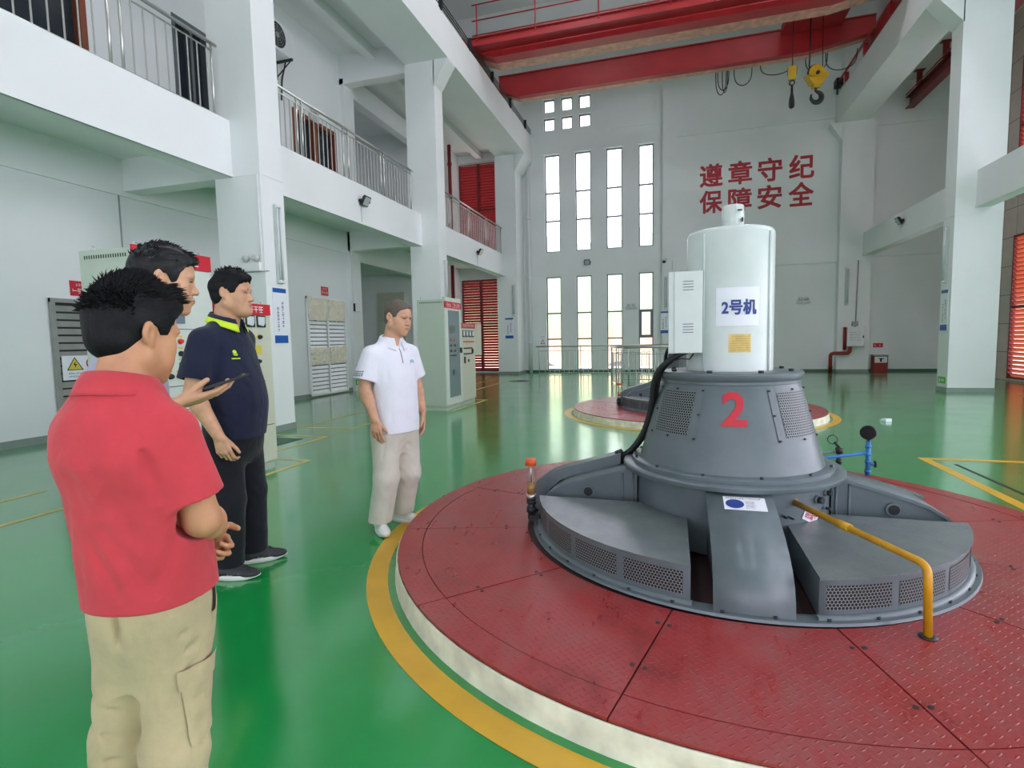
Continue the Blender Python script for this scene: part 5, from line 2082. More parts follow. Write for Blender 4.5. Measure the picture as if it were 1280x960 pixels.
def loft(rings, p=2.3):
    """rings: (z, cx, cy, rx, ry) from low to high; capped flat"""
    A = cr_resample(rings)
    A = A[np.argsort(A[:, 0])]
    zs = A[:, 0]
    def fn(x, y, z):
        cx, cy, rx, ry = [np.interp(z, zs, A[:, i]).astype(F32) for i in (1, 2, 3, 4)]
        u, v = x - cx, y - cy
        q = ((np.abs(u) / rx) ** p + (np.abs(v) / ry) ** p) ** (1 / p)
        rad = np.sqrt(u * u + v * v)
        d = np.where(q > 1e-3, rad * (1 - 1 / np.maximum(q, 1e-3)), -np.minimum(rx, ry) + 0 * rad)
        return np.maximum(d, np.maximum(F32(zs[0]) - z, z - F32(zs[-1])))
    m = np.array([(A[:, 1] - A[:, 3]).min(), (A[:, 2] - A[:, 4]).min(), zs[0]])
    M_ = np.array([(A[:, 1] + A[:, 3]).max(), (A[:, 2] + A[:, 4]).max(), zs[-1]])
    return fn, m, M_
_rs = np.random.RandomState(5)
_waves = [(_rs.normal(size=3), _rs.uniform(0, 6.28)) for _ in range(14)]
def wnoise(x, y, z, sx, sy, sz):
    """smooth wave noise, about -1..1"""
    out = 0
    for k, ph in _waves:
        out = out + np.sin(x * F32(k[0] * sx) + y * F32(k[1] * sy) + z * F32(k[2] * sz) + F32(ph))
    return out / 5.0
def rotz(a):
    c, s = math.cos(a), math.sin(a)
    return np.array([[c, -s, 0], [s, c, 0], [0, 0, 1.0]])
def rotx(a):
    c, s = math.cos(a), math.sin(a)
    return np.array([[1.0, 0, 0], [0, c, -s], [0, s, c]])
def roty(a):
    c, s = math.cos(a), math.sin(a)
    return np.array([[c, 0, s], [0, 1.0, 0], [-s, 0, c]])
def nrm(v):
    v = np.array(v, float)
    return v / np.linalg.norm(v)

SKIN_M = {}
def skin_mat(name, c):
    t = NT(name)
    n = t.noise(18, 4, 0.6)
    a, b = srgb(*[v * 0.95 for v in c]), srgb(*[min(255, v * 1.04) for v in c])
    t.set(t.ramp(n, [(0.35, a), (0.65, b)]), 0.5, 0, 0.4)
    t.b.inputs['Subsurface Weight'].default_value = 0.06
    t.b.inputs['Subsurface Radius'].default_value = (0.012, 0.005, 0.003)
    t.bump(t.noise(160, 2), 0.06, 0.002)
    return t.m
def cloth(name, c, scale=7, var=0.07, weave=420, rough=0.85):
    t = NT(name)
    n = t.noise(scale, 5, 0.6)
    a, b = srgb(*[v * (1 - var) for v in c]), srgb(*[min(255, v * (1 + var * 0.6)) for v in c])
    t.set(t.ramp(n, [(0.3, a), (0.7, b)]), rough, 0, 0.2)
    t.b.inputs['Sheen Weight'].default_value = 0.15
    t.bump(t.math('ADD', t.math('MULTIPLY', t.noise(weave, 2), 0.06), t.noise(13, 3, 0.5, stretch=(1, 1, 0.55))), 0.35, 0.03)
    return t.m
HAIR = NT('black_hair')
HAIR.set(HAIR.ramp(HAIR.noise(60, 3, 0.6, stretch=(1, 0.15, 0.4)), [(0.35, srgb(6, 7, 8)), (0.75, srgb(20, 21, 23))]), 0.6, 0, 0.2)
HAIR.bump(HAIR.noise(150, 3, 0.6, stretch=(1, 0.12, 0.5)), 0.6, 0.004)
HAIR = HAIR.m
HAIRGREY = NT('greying_hair')
_n = HAIRGREY.noise(90, 3, 0.65, stretch=(1, 0.1, 0.4))
HAIRGREY.set(HAIRGREY.ramp(_n, [(0.40, srgb(10, 11, 12)), (0.60, srgb(34, 36, 38)), (0.75, srgb(96, 98, 98))]), 0.55, 0, 0.25)
HAIRGREY.bump(_n, 0.5, 0.004)
HAIRGREY = HAIRGREY.m
STUBBLE = NT('cropped_hair')
_n = STUBBLE.noise(220, 3, 0.7)
STUBBLE.set(STUBBLE.ramp(_n, [(0.3, srgb(62, 56, 50)), (0.7, srgb(112, 102, 90))]), 0.75)
STUBBLE.bump(_n, 0.5, 0.002)
STUBBLE = STUBBLE.m
EYEW = M('eye_white', (206, 200, 194), 0.25, 0, 0.02)
EYED = M('dark_iris', (24, 18, 16), 0.15, 0, 0.05)
LIP = M('lips', (172, 112, 98), 0.45, 0, 0.08, 30)

def head_prims(jaw=1.0, cheek=1.0):
    """head-local: origin between the ears, y forward, z up, chin near z=-0.118, crown near z=0.125"""
    add, sub = [], []
    A = lambda p, k: add.append((p, k))
    A(ell((0, -0.015, 0.035), (0.077, 0.098, 0.090)), 0.02)
    A(ell((0, 0.020, 0.030), (0.070, 0.076, 0.078)), 0.03)
    A(ell((0, 0.030, -0.035), (0.064 * cheek, 0.062, 0.076)), 0.03)
    for s in (-1, 1):
        A(cone((s * 0.056 * jaw, -0.002, -0.058), (s * 0.018 * jaw, 0.066, -0.098), 0.022, 0.018), 0.03)
        A(ell((s * 0.044 * cheek, 0.056, -0.024), (0.026, 0.026, 0.026)), 0.02)
        A(ell((s * 0.030, 0.082, 0.022), (0.030, 0.012, 0.010)), 0.014)
        A(ell((s * 0.034 * cheek, 0.058, -0.062), (0.026, 0.026, 0.028)), 0.025)
    A(ell((0, 0.074, -0.104), (0.022, 0.020, 0.018)), 0.02)
    A(ell((0, 0.076, -0.066), (0.032, 0.022, 0.026)), 0.02)
    for s in (-1, 1):
        sub.append((ell((s * 0.032, 0.103, 0.004), (0.019, 0.018, 0.010)), 0.012))
    return add, sub
def face_detail():
    add = []
    A = lambda p, k: add.append((p, k))
    A(cone((0, 0.084, 0.010), (0, 0.106, -0.028), 0.008, 0.0115), 0.012)
    A(ell((0, 0.107, -0.031), (0.0115, 0.0105, 0.0095)), 0.008)
    for s in (-1, 1):
        A(ell((s * 0.0125, 0.098, -0.034), (0.0085, 0.0105, 0.0075)), 0.006)
        A(cone((s * 0.020, 0.0885, 0.0095), (s * 0.046, 0.079, 0.007), 0.0042, 0.0040), 0.004)
        A(cone((s * 0.020, 0.0875, -0.0035), (s * 0.045, 0.079, -0.0015), 0.0038, 0.0036), 0.004)
        # ear: rim, lobe, back
        rz = rotz(s * 0.35)
        A(ell((s * 0.082, -0.012, 0.002), (0.0085, 0.021, 0.031), rz), 0.005)
        A(ell((s * 0.079, -0.002, -0.026), (0.007, 0.011, 0.012), rz), 0.006)
    A(ell((0, 0.0945, -0.0590), (0.024, 0.0070, 0.0055)), 0.006)
    A(ell((0, 0.0930, -0.0705), (0.020, 0.0070, 0.0058)), 0.006)
    return add
def hair_field(h, T, style):
    """hair as a shell over the skull, cut along the hairline"""
    F = Field(T[1] - 0.20 * T[2], T[1] + 0.22 * T[2], h)
    th = style['thick']
    F.add(ell((0, -0.016, 0.036), (0.078 + th, 0.099 + th, 0.091 + th * 1.1)), 0.02, T)
    F.add(ell((0, 0.022, 0.034), (0.071 + th, 0.077 + th * 0.8, 0.079 + th * 1.3)), 0.03, T)
    if style.get('nape', True):
        F.add(ell((0, -0.050, -0.030), (0.056 + th * 0.5, 0.048 + th * 0.6, 0.046)), 0.03, T)
    for c, r in style.get('lumps', ()):
        F.add(ell(c, r), 0.02, T)
    yy = np.array([-0.2, -0.09, -0.06, -0.035, -0.022, -0.010, 0.006, 0.018, 0.030, 0.042, 0.052, 0.066, 0.085, 0.12]) + style.get('back', 0)
    zz = np.array([-0.085, -0.085, -0.080, -0.060, -0.020, 0.018, 0.022, 0.004, -0.014, -0.010, 0.028, 0.048, 0.066, 0.086])
    zz = np.where(yy > 0.04, zz + style.get('brow', 0), zz)
    R_, t, sc = T
    def line(x, y, z):
        jag = style.get('jag', 0.004) * np.sin(x * 190) * np.sin(y * 150 + 1)
        return np.interp(y, yy, zz).astype(F32) - z + jag
    sl, x, y, z = F.block(F.lo, F.lo + F.n * F.h, 0)
    x, y, z = x - F32(t[0]), y - F32(t[1]), z - F32(t[2])
    u = [(x * F32(R_[0, i]) + y * F32(R_[1, i]) + z * F32(R_[2, i])) / F32(sc) for i in range(3)]
    top = np.clip((u[2] + 0.0) / 0.09, 0, 1)
    F.f += (style.get('strand', 0.004) * (0.3 + top) * wnoise(u[0], u[1], u[2], 120, 26, 60) + style.get('clump', 0.004) * top * wnoise(u[0] + 3, u[1], u[2], 55, 22, 40)).astype(F32) * F32(sc)
    side = np.clip((np.abs(u[0]) - 0.05) / 0.03, 0, 1) * np.clip(1 - (u[2] - 0.0) / 0.06, 0, 1)
    F.f += (style.get('fade', 0.008) * side).astype(F32)
    F.f = np.maximum(F.f, line(*u) * F32(sc * 0.8)).astype(F32)
    return F
def hair_spikes(mb, T, n, seed, length, lean, zone, spread=1.0, fine=False, lift=0.0):
    rnd = random.Random(seed)
    R_, t, sc = T
    for _ in range(n):
        a, b = rnd.uniform(*zone[0]), rnd.uniform(*zone[1])
        d = np.array([math.sin(a) * math.sin(b), math.cos(a) * math.sin(b), math.cos(b)])
        p = np.array([0, -0.012, 0.036]) + d * np.array([0.083, 0.102, 0.098 + lift])
        L = length * rnd.uniform(0.5, 1.15)
        v = nrm(d * 0.7 + np.array(lean) + np.array([rnd.gauss(0, .28), rnd.gauss(0, .28), rnd.gauss(0, .2)]) * spread)
        w_ = 0.0022 if fine else 0.0034
        q = p + v * L
        w0, w1, w2 = [tuple(R_ @ (w * sc) + t) for w in (p - v * 0.012, p + v * L * 0.55 + d * 0.002, q)]
        mb.tube([w0, w1, w2], [w_ * sc, w_ * 0.7 * sc, 0.0003], 5, cap=False)
def eyes(parent, T):
    R_, t, sc = T
    for s in (-1, 1):
        m = MB()
        m.sphere((0, 0, 0), 0.0118, 14, 9)
        m.mat = 1
        m.sphere((0, 0.0042, 0), (0.0062, 0.0082, 0.0062), 12, 7)
        m.v = [tuple(R_ @ ((np.array(v) + np.array((s * 0.032, 0.0765, 0.003))) * sc) + t) for v in m.v]
        m.build('eye', [EYEW, EYED], parent)
def brows(parent, T, mat, th=0.0040):
    R_, t, sc = T
    m = MB()
    for s in (-1, 1):
        pts = [(s * 0.013, 0.0950, 0.0245), (s * 0.025, 0.094, 0.0280), (s * 0.039, 0.087, 0.0275), (s * 0.051, 0.076, 0.0210)]
        m.tube([tuple(R_ @ (np.array(p) * sc) + t) for p in pts], [th * 0.8 * sc, th * sc, th * 0.9 * sc, th * 0.4 * sc], 6)
    m.build('eyebrows', mat, parent)
    m = MB()
    for s in (-1, 1):
        pts = [(s * 0.018, 0.0905, 0.0055), (s * 0.028, 0.0925, 0.0075), (s * 0.039, 0.0880, 0.0065), (s * 0.049, 0.0810, 0.0030)]
        m.tube([tuple(R_ @ (np.array(p) * sc) + t) for p in pts], [0.0012 * sc, 0.0022 * sc, 0.0022 * sc, 0.0012 * sc], 6)
    m.build('eyelashes', EYED, parent)
def add_head(F, T, jaw=1.0, cheek=1.0):
    add, sub = head_prims(jaw, cheek)
    for p, k in add:
        F.add(p, k, T)
    for p, k in sub:
        F.sub(p, k, T)
    for p, k in face_detail():
        F.add(p, k, T)
    for s in (-1, 1):
        F.sub(ell((s * 0.0905, -0.008, 0.000), (0.007, 0.010, 0.017), rotz(s * 0.35)), 0.004, T)
        F.sub(ell((s * 0.006, 0.105, -0.0405), (0.0035, 0.005, 0.003)), 0.002, T)
    F.sub(ell((0, 0.1025, -0.0648), (0.023, 0.006, 0.0020)), 0.002, T)
def lips_fn(T):
    R_, t, sc = T
    def fn(x, y, z):
        P = (np.stack([x, y, z], 1) - t) @ R_ / sc
        u = ((P[:, 0] / 0.022) ** 2 + ((P[:, 2] + 0.065) / 0.0095) ** 2) < 1
        return (u & (P[:, 1] > 0.080)).astype(int)
    return fn
def hand(F, wrist, f, palm, thumb, curl, s=1.0, spread=0.0, tcurl=0.3, tdir=(0.75, 0.6, 0.25)):
    """f: along the hand, palm: out of the palm, thumb: towards the thumb side"""
    f = nrm(f)
    palm = nrm(np.array(palm) - f * np.dot(palm, f))
    th = np.cross(f, palm)
    th = th * np.sign(np.dot(th, thumb))
    w = np.array(wrist, float)
    F.add(ell(w + f * 0.045 * s + palm * 0.002, np.array((0.036, 0.052, 0.0155)) * s, np.stack([th, f, palm], 1)), 0.012)
    tips = []
    for i, (off, L, seg) in enumerate(((0.0315, 0.086, (0.043, 0.026, 0.021)), (0.0105, 0.091, (0.047, 0.030, 0.022)), (-0.0105, 0.086, (0.043, 0.028, 0.021)), (-0.0305, 0.077, (0.034, 0.021, 0.019)))):
        kn = w + f * L * s + th * off * s
        F.add(cone(w + f * 0.012 * s + th * off * 0.55 * s, kn, 0.0135 * s, 0.0105 * s), 0.008)
        d0 = nrm(f + th * (off * 6 * spread))
        a, p = 0, kn
        for j, l in enumerate(seg):
            a += curl[i][j]
            d = d0 * math.cos(a) + palm * math.sin(a)
            q = p + d * l * s
            F.add(cone(p, q, (0.0092 - 0.0007 * j) * s, (0.0086 - 0.0008 * j) * s), 0.003)
            p = q
        tips.append(p)
    p = w + f * 0.022 * s + th * 0.022 * s
    d = nrm(th * tdir[0] + f * tdir[1] + palm * tdir[2])
    for j, (l, r0, r1) in enumerate(((0.044, 0.0165, 0.0118), (0.032, 0.0112, 0.0100), (0.026, 0.0098, 0.0082))):
        q = p + d * l * s
        F.add(cone(p, q, r0 * s, r1 * s), 0.008 if j == 0 else 0.003)
        p = q
        d = nrm(d + (f * 0.8 - th * 0.6 + palm * 0.3) * tcurl)
    return tips
def arm(F, S, E, Wr, r=1.0):
    S, E, Wr = [np.array(v, float) for v in (S, E, Wr)]
    A_ = S + (E - S) * 0.34
    F.add(cone(S + np.array((-0.35 * S[0], 0, -0.035)), A_, 0.030 * r, 0.043 * r), 0.01)
    F.add(cone(A_, E, 0.045 * r, 0.039 * r), 0.02)
    m = E + (Wr - E) * 0.28
    F.add(cone(E, m, 0.039 * r, 0.042 * r), 0.015)
    F.add(cone(m, Wr, 0.042 * r, 0.0275 * r), 0.015)
def collar(parent, mats, c, rx, ry, tilt, h=0.036, fall=0.045, gap=28, spread=0.026, edge=0.0, name='collar'):
    """folded polo collar; mats[0] cloth, mats[1] edge colour"""
    m = MB()
    m.smooth = True
    n = 44
    rows = []
    for i in range(n + 1):
        a = math.radians(gap + (360 - 2 * gap) * i / n)
        ca, sa = math.cos(a), math.sin(a)
        fr = max(0.0, ca)
        def P(dr, dz):
            return (c[0] + (rx + dr) * sa, c[1] + (ry + dr) * ca, c[2] - tilt * ca + dz)
        f2 = fall * (1 + 0.45 * fr ** 2)
        rows.append([m.vert(p) for p in (P(-0.002, -0.02), P(0.000, h * 0.7), P(0.004, h), P(0.009, h * 0.97), P(0.012 + spread * 0.35, h - f2 * 0.40), P(0.010 + spread * 0.8, h - f2 * 0.80), P(0.010 + spread, h - f2), P(0.006 + spread, h - f2 - 0.001), P(0.005, h * 0.6))])
    for i in range(n):
        for j in range(8):
            m.mat = 1 if (edge and j in (4, 5, 6)) else 0
            m.face((rows[i][j], rows[i + 1][j], rows[i + 1][j + 1], rows[i][j + 1]))
    m.smooth = False
    m.mat = 0
    m.face(rows[0])
    m.face(rows[-1][::-1])
    return m.build(name, mats, parent)
def bvh_of(o):
    me = o.data
    return BVHTree.FromPolygons([v.co for v in me.vertices], [p.vertices[:] for p in me.polygons])
def decal(tree, polys, name, mats, parent, off=0.0025, matidx=None):
    """polys: lists of (point, ray direction); each vertex dropped on the surface"""
    m = MB()
    m.smooth = True
    for k, poly in enumerate(polys):
        pts = []
        for p, d in poly:
            d = Vector(d).normalized()
            hit = tree.ray_cast(Vector(p), d)
            if hit[0] is None:
                break
            pts.append(hit[0] - d * off)
        else:
            m.mat = matidx[k] if matidx else 0
            m.poly([tuple(q) for q in pts])
    return m.build(name, mats, parent, weld=True)
def decal_grid(x0, x1, z0, z1, nx, nz, y, d, fn=None):
    out = []
    for i in range(nx):
        for j in range(nz):
            q = []
            for a, b in ((i, j), (i + 1, j), (i + 1, j + 1), (i, j + 1)):
                x, z = x0 + (x1 - x0) * a / nx, z0 + (z1 - z0) * b / nz
                q.append(((x, y, z) if fn is None else fn(x, z), d))
            out.append(q)
    return out
def shoe(parent, pos, ang, L, mat, sole_mat, lace_mat=None, logo=None):
    """pos: ankle centre on the floor plan; ang: turn of the toe about z from +y"""
    T = (rotz(ang), np.array((pos[0], pos[1], 0.0)), L / 0.275)
    F = Field(T[1] - np.array((0.22, 0.22, 0.02)), T[1] + np.array((0.22, 0.22, 0.16)), 0.004)
    F.add(cone((0, -0.052, 0.052), (0, -0.045, 0.085), 0.038, 0.036), 0.02, T)
    F.add(ell((0, -0.025, 0.045), (0.040, 0.075, 0.036)), 0.02, T)
    F.add(ell((0.002, 0.055, 0.035), (0.045, 0.085, 0.034)), 0.02, T)
    F.add(ell((0.002, 0.115, 0.030), (0.042, 0.058, 0.025)), 0.02, T)
    F.add(cone((0, -0.02, 0.085), (0.002, 0.06, 0.055), 0.032, 0.028), 0.02, T)
    F.f = np.maximum(F.f, F32(0.018) - F.ax[2][None, None, :])
    o = F.build('shoe', mat, parent)
    outline = []
    for i in range(36):
        t = 2 * PI * i / 36
        y = 0.137 * math.cos(t)
        wv = 0.036 + 0.012 * math.sin(max(0, min(1, (y + 0.14) / 0.28)) * PI * 0.85)
        outline.append((wv * math.copysign(abs(math.sin(t)) ** 0.75, math.sin(t)), y + 0.033))
    m = MB()
    m.smooth = True
    R_, t_, s_ = T
    lv = []
    for sc_, z in ((0.93, 0.0), (1.0, 0.006), (1.03, 0.018), (1.0, 0.030)):
        lv.append([m.vert(tuple(R_ @ (np.array((x * sc_, 0.033 + (y - 0.033) * sc_, z + (0.010 * max(0, (y - 0.10) / 0.07) if z < 0.01 else 0.006 * max(0, (-y - 0.02) / 0.1)))) * s_) + t_)) for x, y in outline])
    for a, b in zip(lv, lv[1:]):
        for i in range(36):
            j = (i + 1) % 36
            m.face((a[i], a[j], b[j], b[i]))
    m.smooth = False
    m.face(lv[0][::-1])
    m.face(lv[-1])
    m.build('sole', sole_mat, o)
    tree = bvh_of(o)
    Rv = lambda p: tuple(R_ @ (np.array(p) * s_) + t_)
    if lace_mat:
        m = MB()
        for k in range(5):
            y = 0.025 + 0.016 * k
            pts = []
            for i in range(7):
                x = -0.020 + 0.040 * i / 6
                hit = tree.ray_cast(Vector(Rv((x, y + (0.004 if k % 2 else -0.004) * (i - 3) / 3, 0.2))), Vector((0, 0, -1)))
                if hit[0] is not None:
                    pts.append(tuple(hit[0] + Vector((0, 0, 0.0015))))
            if len(pts) > 2:
                m.tube(pts, 0.0028, 5)
        for s in (-1, 1):
            m.tube([Rv((0, 0.022, 0.108)), Rv((s * 0.02, 0.02, 0.118)), Rv((s * 0.034, 0.03, 0.10))], 0.0026, 5)
        m.build('laces', lace_mat, o)
    if logo:
        for s in (-1, 1):
            sw = [(-0.010, 0.028), (0.004, 0.022), (0.022, 0.026), (0.075, 0.046), (0.020, 0.037), (0.006, 0.036), (0.002, 0.044)]
            polys = []
            c = (0.01, 0.033)
            for a, b in zip(sw, sw[1:] + sw[:1]):
                polys.append([(Rv((s * 0.15, y, z)), R_ @ np.array((-s, 0, 0))) for y, z in (c, a, b)])
            decal(tree, polys, 'shoe_mark', logo, o, 0.002)
    return o
def legs(F, hips, knees, ankles, toes, r=1.0):
    for h_, k_, a_, t_ in zip(hips, knees, ankles, toes):
        F.add(cone(h_, k_, 0.070 * r, 0.050 * r), 0.03)
        F.add(cone(k_, (a_[0], a_[1], 0.09), 0.046 * r, 0.032 * r), 0.02)
        F.add(cone((a_[0], a_[1], 0.09), (a_[0], a_[1], 0.055), 0.032, 0.024), 0.01)
        d = np.array((math.sin(-t_), math.cos(-t_)))
        F.add(cone((a_[0], a_[1], 0.050), (a_[0] + d[0] * 0.10, a_[1] + d[1] * 0.10, 0.036), 0.024, 0.016), 0.01)
def yoke(F, y, zn, xs, zs, r0=0.048, r1=0.056, k=0.04):
    """slope of the shirt from the neck down to the shoulder points"""
    for s in (-1, 1):
        F.add(cone((s * 0.045, y, zn - r0 * 0.6), (s * xs, y, zs - r1), r0, r1), k)
def person(label, loc, heading, group=None):
    return thing('person', label, 'person', (loc[0], loc[1], 0), math.radians(heading - 90), group)
def sleeve(F, S, E, frac, r0, r1, k=0.04):
    S, E = np.array(S, float), np.array(E, float)
    F.add(cone(S, S + (E - S) * frac, r0, r1, True), k)
def sleeve_hollow(F, S, E, frac, r):
    S, E = np.array(S, float), np.array(E, float)
    u = nrm(E - S)
    e = S + (E - S) * frac
    F.sub(cone(e - u * 0.02, e + u * 0.05, r, r), 0.004)
def trousers(F, hips, knees, ankles, radii, waist, wrinkle=0.006, seed=0):
    """waist: loft rings; radii (hip, knee, ankle); hem flat above the shoe"""
    F.add(loft(waist), 0.03)
    for Hh, K, A_ in zip(hips, knees, ankles):
        Hh, K, A_ = [np.array(v, float) for v in (Hh, K, A_)]
        F.add(cone(Hh, K, radii[0], radii[1]), 0.035)
        F.add(cone(K, A_, radii[1], radii[2]), 0.03)
    hem = min(a[2] for a in ankles) - 0.005
    F.f = np.maximum(F.f, F32(hem) - F.ax[2][None, None, :])
    zz = [a[2] for a in ankles]
    def wr(x, y, z):
        low = np.clip(1 - (z - zz[0]) / 0.30, 0, 1)
        kn = np.exp(-((z - knees[0][2]) / 0.10) ** 2)
        return wrinkle * (0.8 * low * wnoise(x + seed, y, z, 14, 14, 42) + 0.35 * kn * np.sin(z * 70 + 8 * np.sin(x * 15 + 2 + seed) + 4 * y * 9) + 0.5 * wnoise(x, y, z, 16, 16, 9))
    F.warp(wr, F.lo, F.lo + F.n * F.h)

SK_TAN = skin_mat('tanned_skin', (190, 138, 102))
SK_MID = skin_mat('warm_skin', (200, 154, 120))
SK_PALE = skin_mat('light_skin', (200, 154, 124))

def core(F, Ht, w=1.0, y=0.0):
    """hidden trunk that ties head, arms and legs into one body"""
    F.add(loft([(0.47 * Ht, 0, y, 0.10 * w, 0.075), (0.60 * Ht, 0, y * 0.9, 0.105 * w, 0.075), (0.72 * Ht, 0, y * 0.3, 0.12 * w, 0.075), (0.79 * Ht, 0, -0.008, 0.10 * w, 0.06), (0.84 * Ht, 0, -0.012, 0.06, 0.05)]), 0.03)
# ------------------------------------------------------------------ the four men
def local_xy(loc, heading, p):
    t = math.radians(heading - 90)
    dx, dy = p[0] - loc[0], p[1] - loc[1]
    return (dx * math.cos(t) + dy * math.sin(t), -dx * math.sin(t) + dy * math.cos(t))
def neck(F, base, head, r0=0.062, r1=0.056):
    F.add(cone(base, head, r0, r1), 0.03)

# ---- man in the red polo, seen from behind
loc, hd = (-1.188, 0.916), 100
P = person('person in red polo and khaki cargo trousers seen from behind at lower left', loc, hd)
T = (rotz(math.radians(-17)) @ rotx(math.radians(-10)), np.array((0.0, 0.030, 1.400)), 0.87)
F = Field((-0.32, -0.24, -0.01), (0.32, 0.42, 1.58), 0.004)
core(F, 1.50, 0.80, 0.05)
neck(F, (0, -0.030, 1.20), (0.0, 0.008, 1.36), 0.056, 0.051)
add_head(F, T, 1.0, 1.0)
arm(F, (0.108, -0.005, 1.195), (0.136, 0.035, 0.965), (0.045, 0.205, 0.880), 1.0)
arm(F, (-0.105, 0.015, 1.195), (-0.130, 0.11, 0.965), (-0.035, 0.220, 0.870), 0.98)
hand(F, (0.045, 0.207, 0.879), (-0.72, 0.22, -0.65), (-0.1, -0.9, 0.2), (0, 0, 1), [(0.8, 1.0, 0.7)] * 4, 0.92)
hand(F, (-0.03, 0.220, 0.868), (0.72, 0.20, -0.62), (0.2, -0.9, 0.2), (0, 0, 1), [(0.9, 1.0, 0.7)] * 4, 0.92)
RH, RK, RA, RT = [(0.060, 0.030, 0.74), (-0.060, 0.030, 0.74)], [(0.062, -0.010, 0.42), (-0.090, 0.015, 0.42)], [(0.068, -0.04, 0.08), (-0.10, -0.01, 0.08)], (-0.15, 0.15)
legs(F, RH, RK, RA, RT, 0.9)
B = F.build('body', [SK_TAN, LIP], P, lips_fn(T))
eyes(P, T)
brows(P, T, HAIR)
H = hair_field(0.003, T, dict(thick=0.006, strand=0.002, clump=0.004, jag=0.006, back=0.0, fade=0.004, lumps=[((0, 0.000, 0.112), (0.062, 0.076, 0.046)), ((0, 0.068, 0.096), (0.054, 0.046, 0.030))]))
hair = H.build('hair', HAIR, P)
m = MB()
hair_spikes(m, T, 3000, 2, 0.024, (0, 0.9, 0.25), ((-PI, PI), (0.0, 1.05)), 0.9, True, 0.024)
hair_spikes(m, T, 700, 3, 0.060, (0, 1.2, 0.10), ((-0.8, 0.8), (0.50, 1.0)), 0.3, True, 0.012)
hair_spikes(m, T, 500, 4, 0.022, (0, -0.15, 0.0), ((PI - 1.2, PI + 1.2), (0.6, 1.5)), 0.6)
m.build('spiky_strands', HAIR, hair)
SH = cloth('red_polo_cloth', (196, 64, 72), 5, 0.08)
F = Field((-0.34, -0.26, 0.72), (0.34, 0.34, 1.40), 0.0045)
F.add(loft([(0.785, 0.0, 0.030, 0.140, 0.124), (0.86, 0, 0.026, 0.140, 0.122), (0.95, 0, 0.018, 0.140, 0.118), (1.05, 0, 0.004, 0.142, 0.112), (1.14, 0, -0.010, 0.138, 0.104), (1.21, 0, -0.020, 0.110, 0.088), (1.26, 0, -0.026, 0.080, 0.070), (1.295, 0, -0.026, 0.066, 0.062)], 2.2), 0.03)
F.add(ell((0, -0.055, 1.15), (0.125, 0.075, 0.11)), 0.04)
yoke(F, -0.02, 1.285, 0.110, 1.238, 0.040, 0.048)
for S, E in (((0.106, -0.008, 1.180), (0.142, 0.028, 0.95)), ((-0.100, 0.012, 1.180), (-0.136, 0.105, 0.95))):
    sleeve(F, S, E, 0.68, 0.056, 0.068, 0.035)
    sleeve_hollow(F, S, E, 0.68, 0.054)
for a, b, w, am in (((-0.02, -0.14, 1.12), (-0.08, -0.10, 0.86), 0.018, 0.007), ((0.03, -0.14, 1.12), (0.085, -0.08, 0.92), 0.018, 0.007),
                    ((0.09, -0.11, 1.06), (0.02, -0.09, 0.90), 0.014, 0.006), ((0.12, -0.08, 1.02), (0.05, -0.08, 0.84), 0.015, 0.007),
                    ((0.14, -0.03, 0.98), (0.08, -0.06, 0.82), 0.015, 0.007), ((0.105, -0.09, 1.16), (0.125, -0.075, 1.03), 0.012, 0.012),
                    ((-0.06, -0.13, 1.10), (-0.11, -0.07, 0.92), 0.015, 0.006), ((0.0, -0.11, 1.0), (0.10, -0.07, 0.82), 0.018, 0.006),
                    ((-0.04, -0.11, 0.98), (0.04, -0.07, 0.81), 0.016, 0.006), ((0.16, -0.07, 1.10), (0.21, -0.05, 1.05), 0.012, 0.005), ((0.17, -0.065, 1.08), (0.205, -0.06, 1.02), 0.010, -0.005),
                    ((0.145, 0.03, 0.98), (0.13, 0.09, 0.84), 0.015, 0.006), ((-0.05, -0.135, 1.15), (0.03, -0.14, 1.10), 0.025, -0.004), ((0.06, -0.12, 1.14), (0.0, -0.13, 1.02), 0.014, -0.004), ((0.10, -0.06, 0.93), (0.04, -0.07, 0.86), 0.012, -0.004)):
    F.crease(a, b, w, am)
F.warp(lambda x, y, z: 0.0032 * wnoise(x, y, z, 15, 15, 8), F.lo, F.lo + F.n * F.h)
shirt = F.build('polo_shirt', SH, P, None, 2)
collar(shirt, [SH, SH], (0, -0.012, 1.272), 0.062, 0.060, 0.016, 0.036, 0.050, 22, 0.024)
TR = cloth('khaki_cloth', (182, 168, 130), 6, 0.09, 300)
F = Field((-0.28, -0.24, 0.03), (0.28, 0.28, 0.92), 0.0045)
trousers(F, RH, RK, RA, (0.074, 0.068, 0.068), [(0.58, 0, 0.02, 0.085, 0.065), (0.65, 0, 0.026, 0.112, 0.09), (0.70, 0, 0.028, 0.122, 0.105), (0.78, 0, 0.028, 0.128, 0.112), (0.88, 0, 0.028, 0.126, 0.105)], 0.0045)
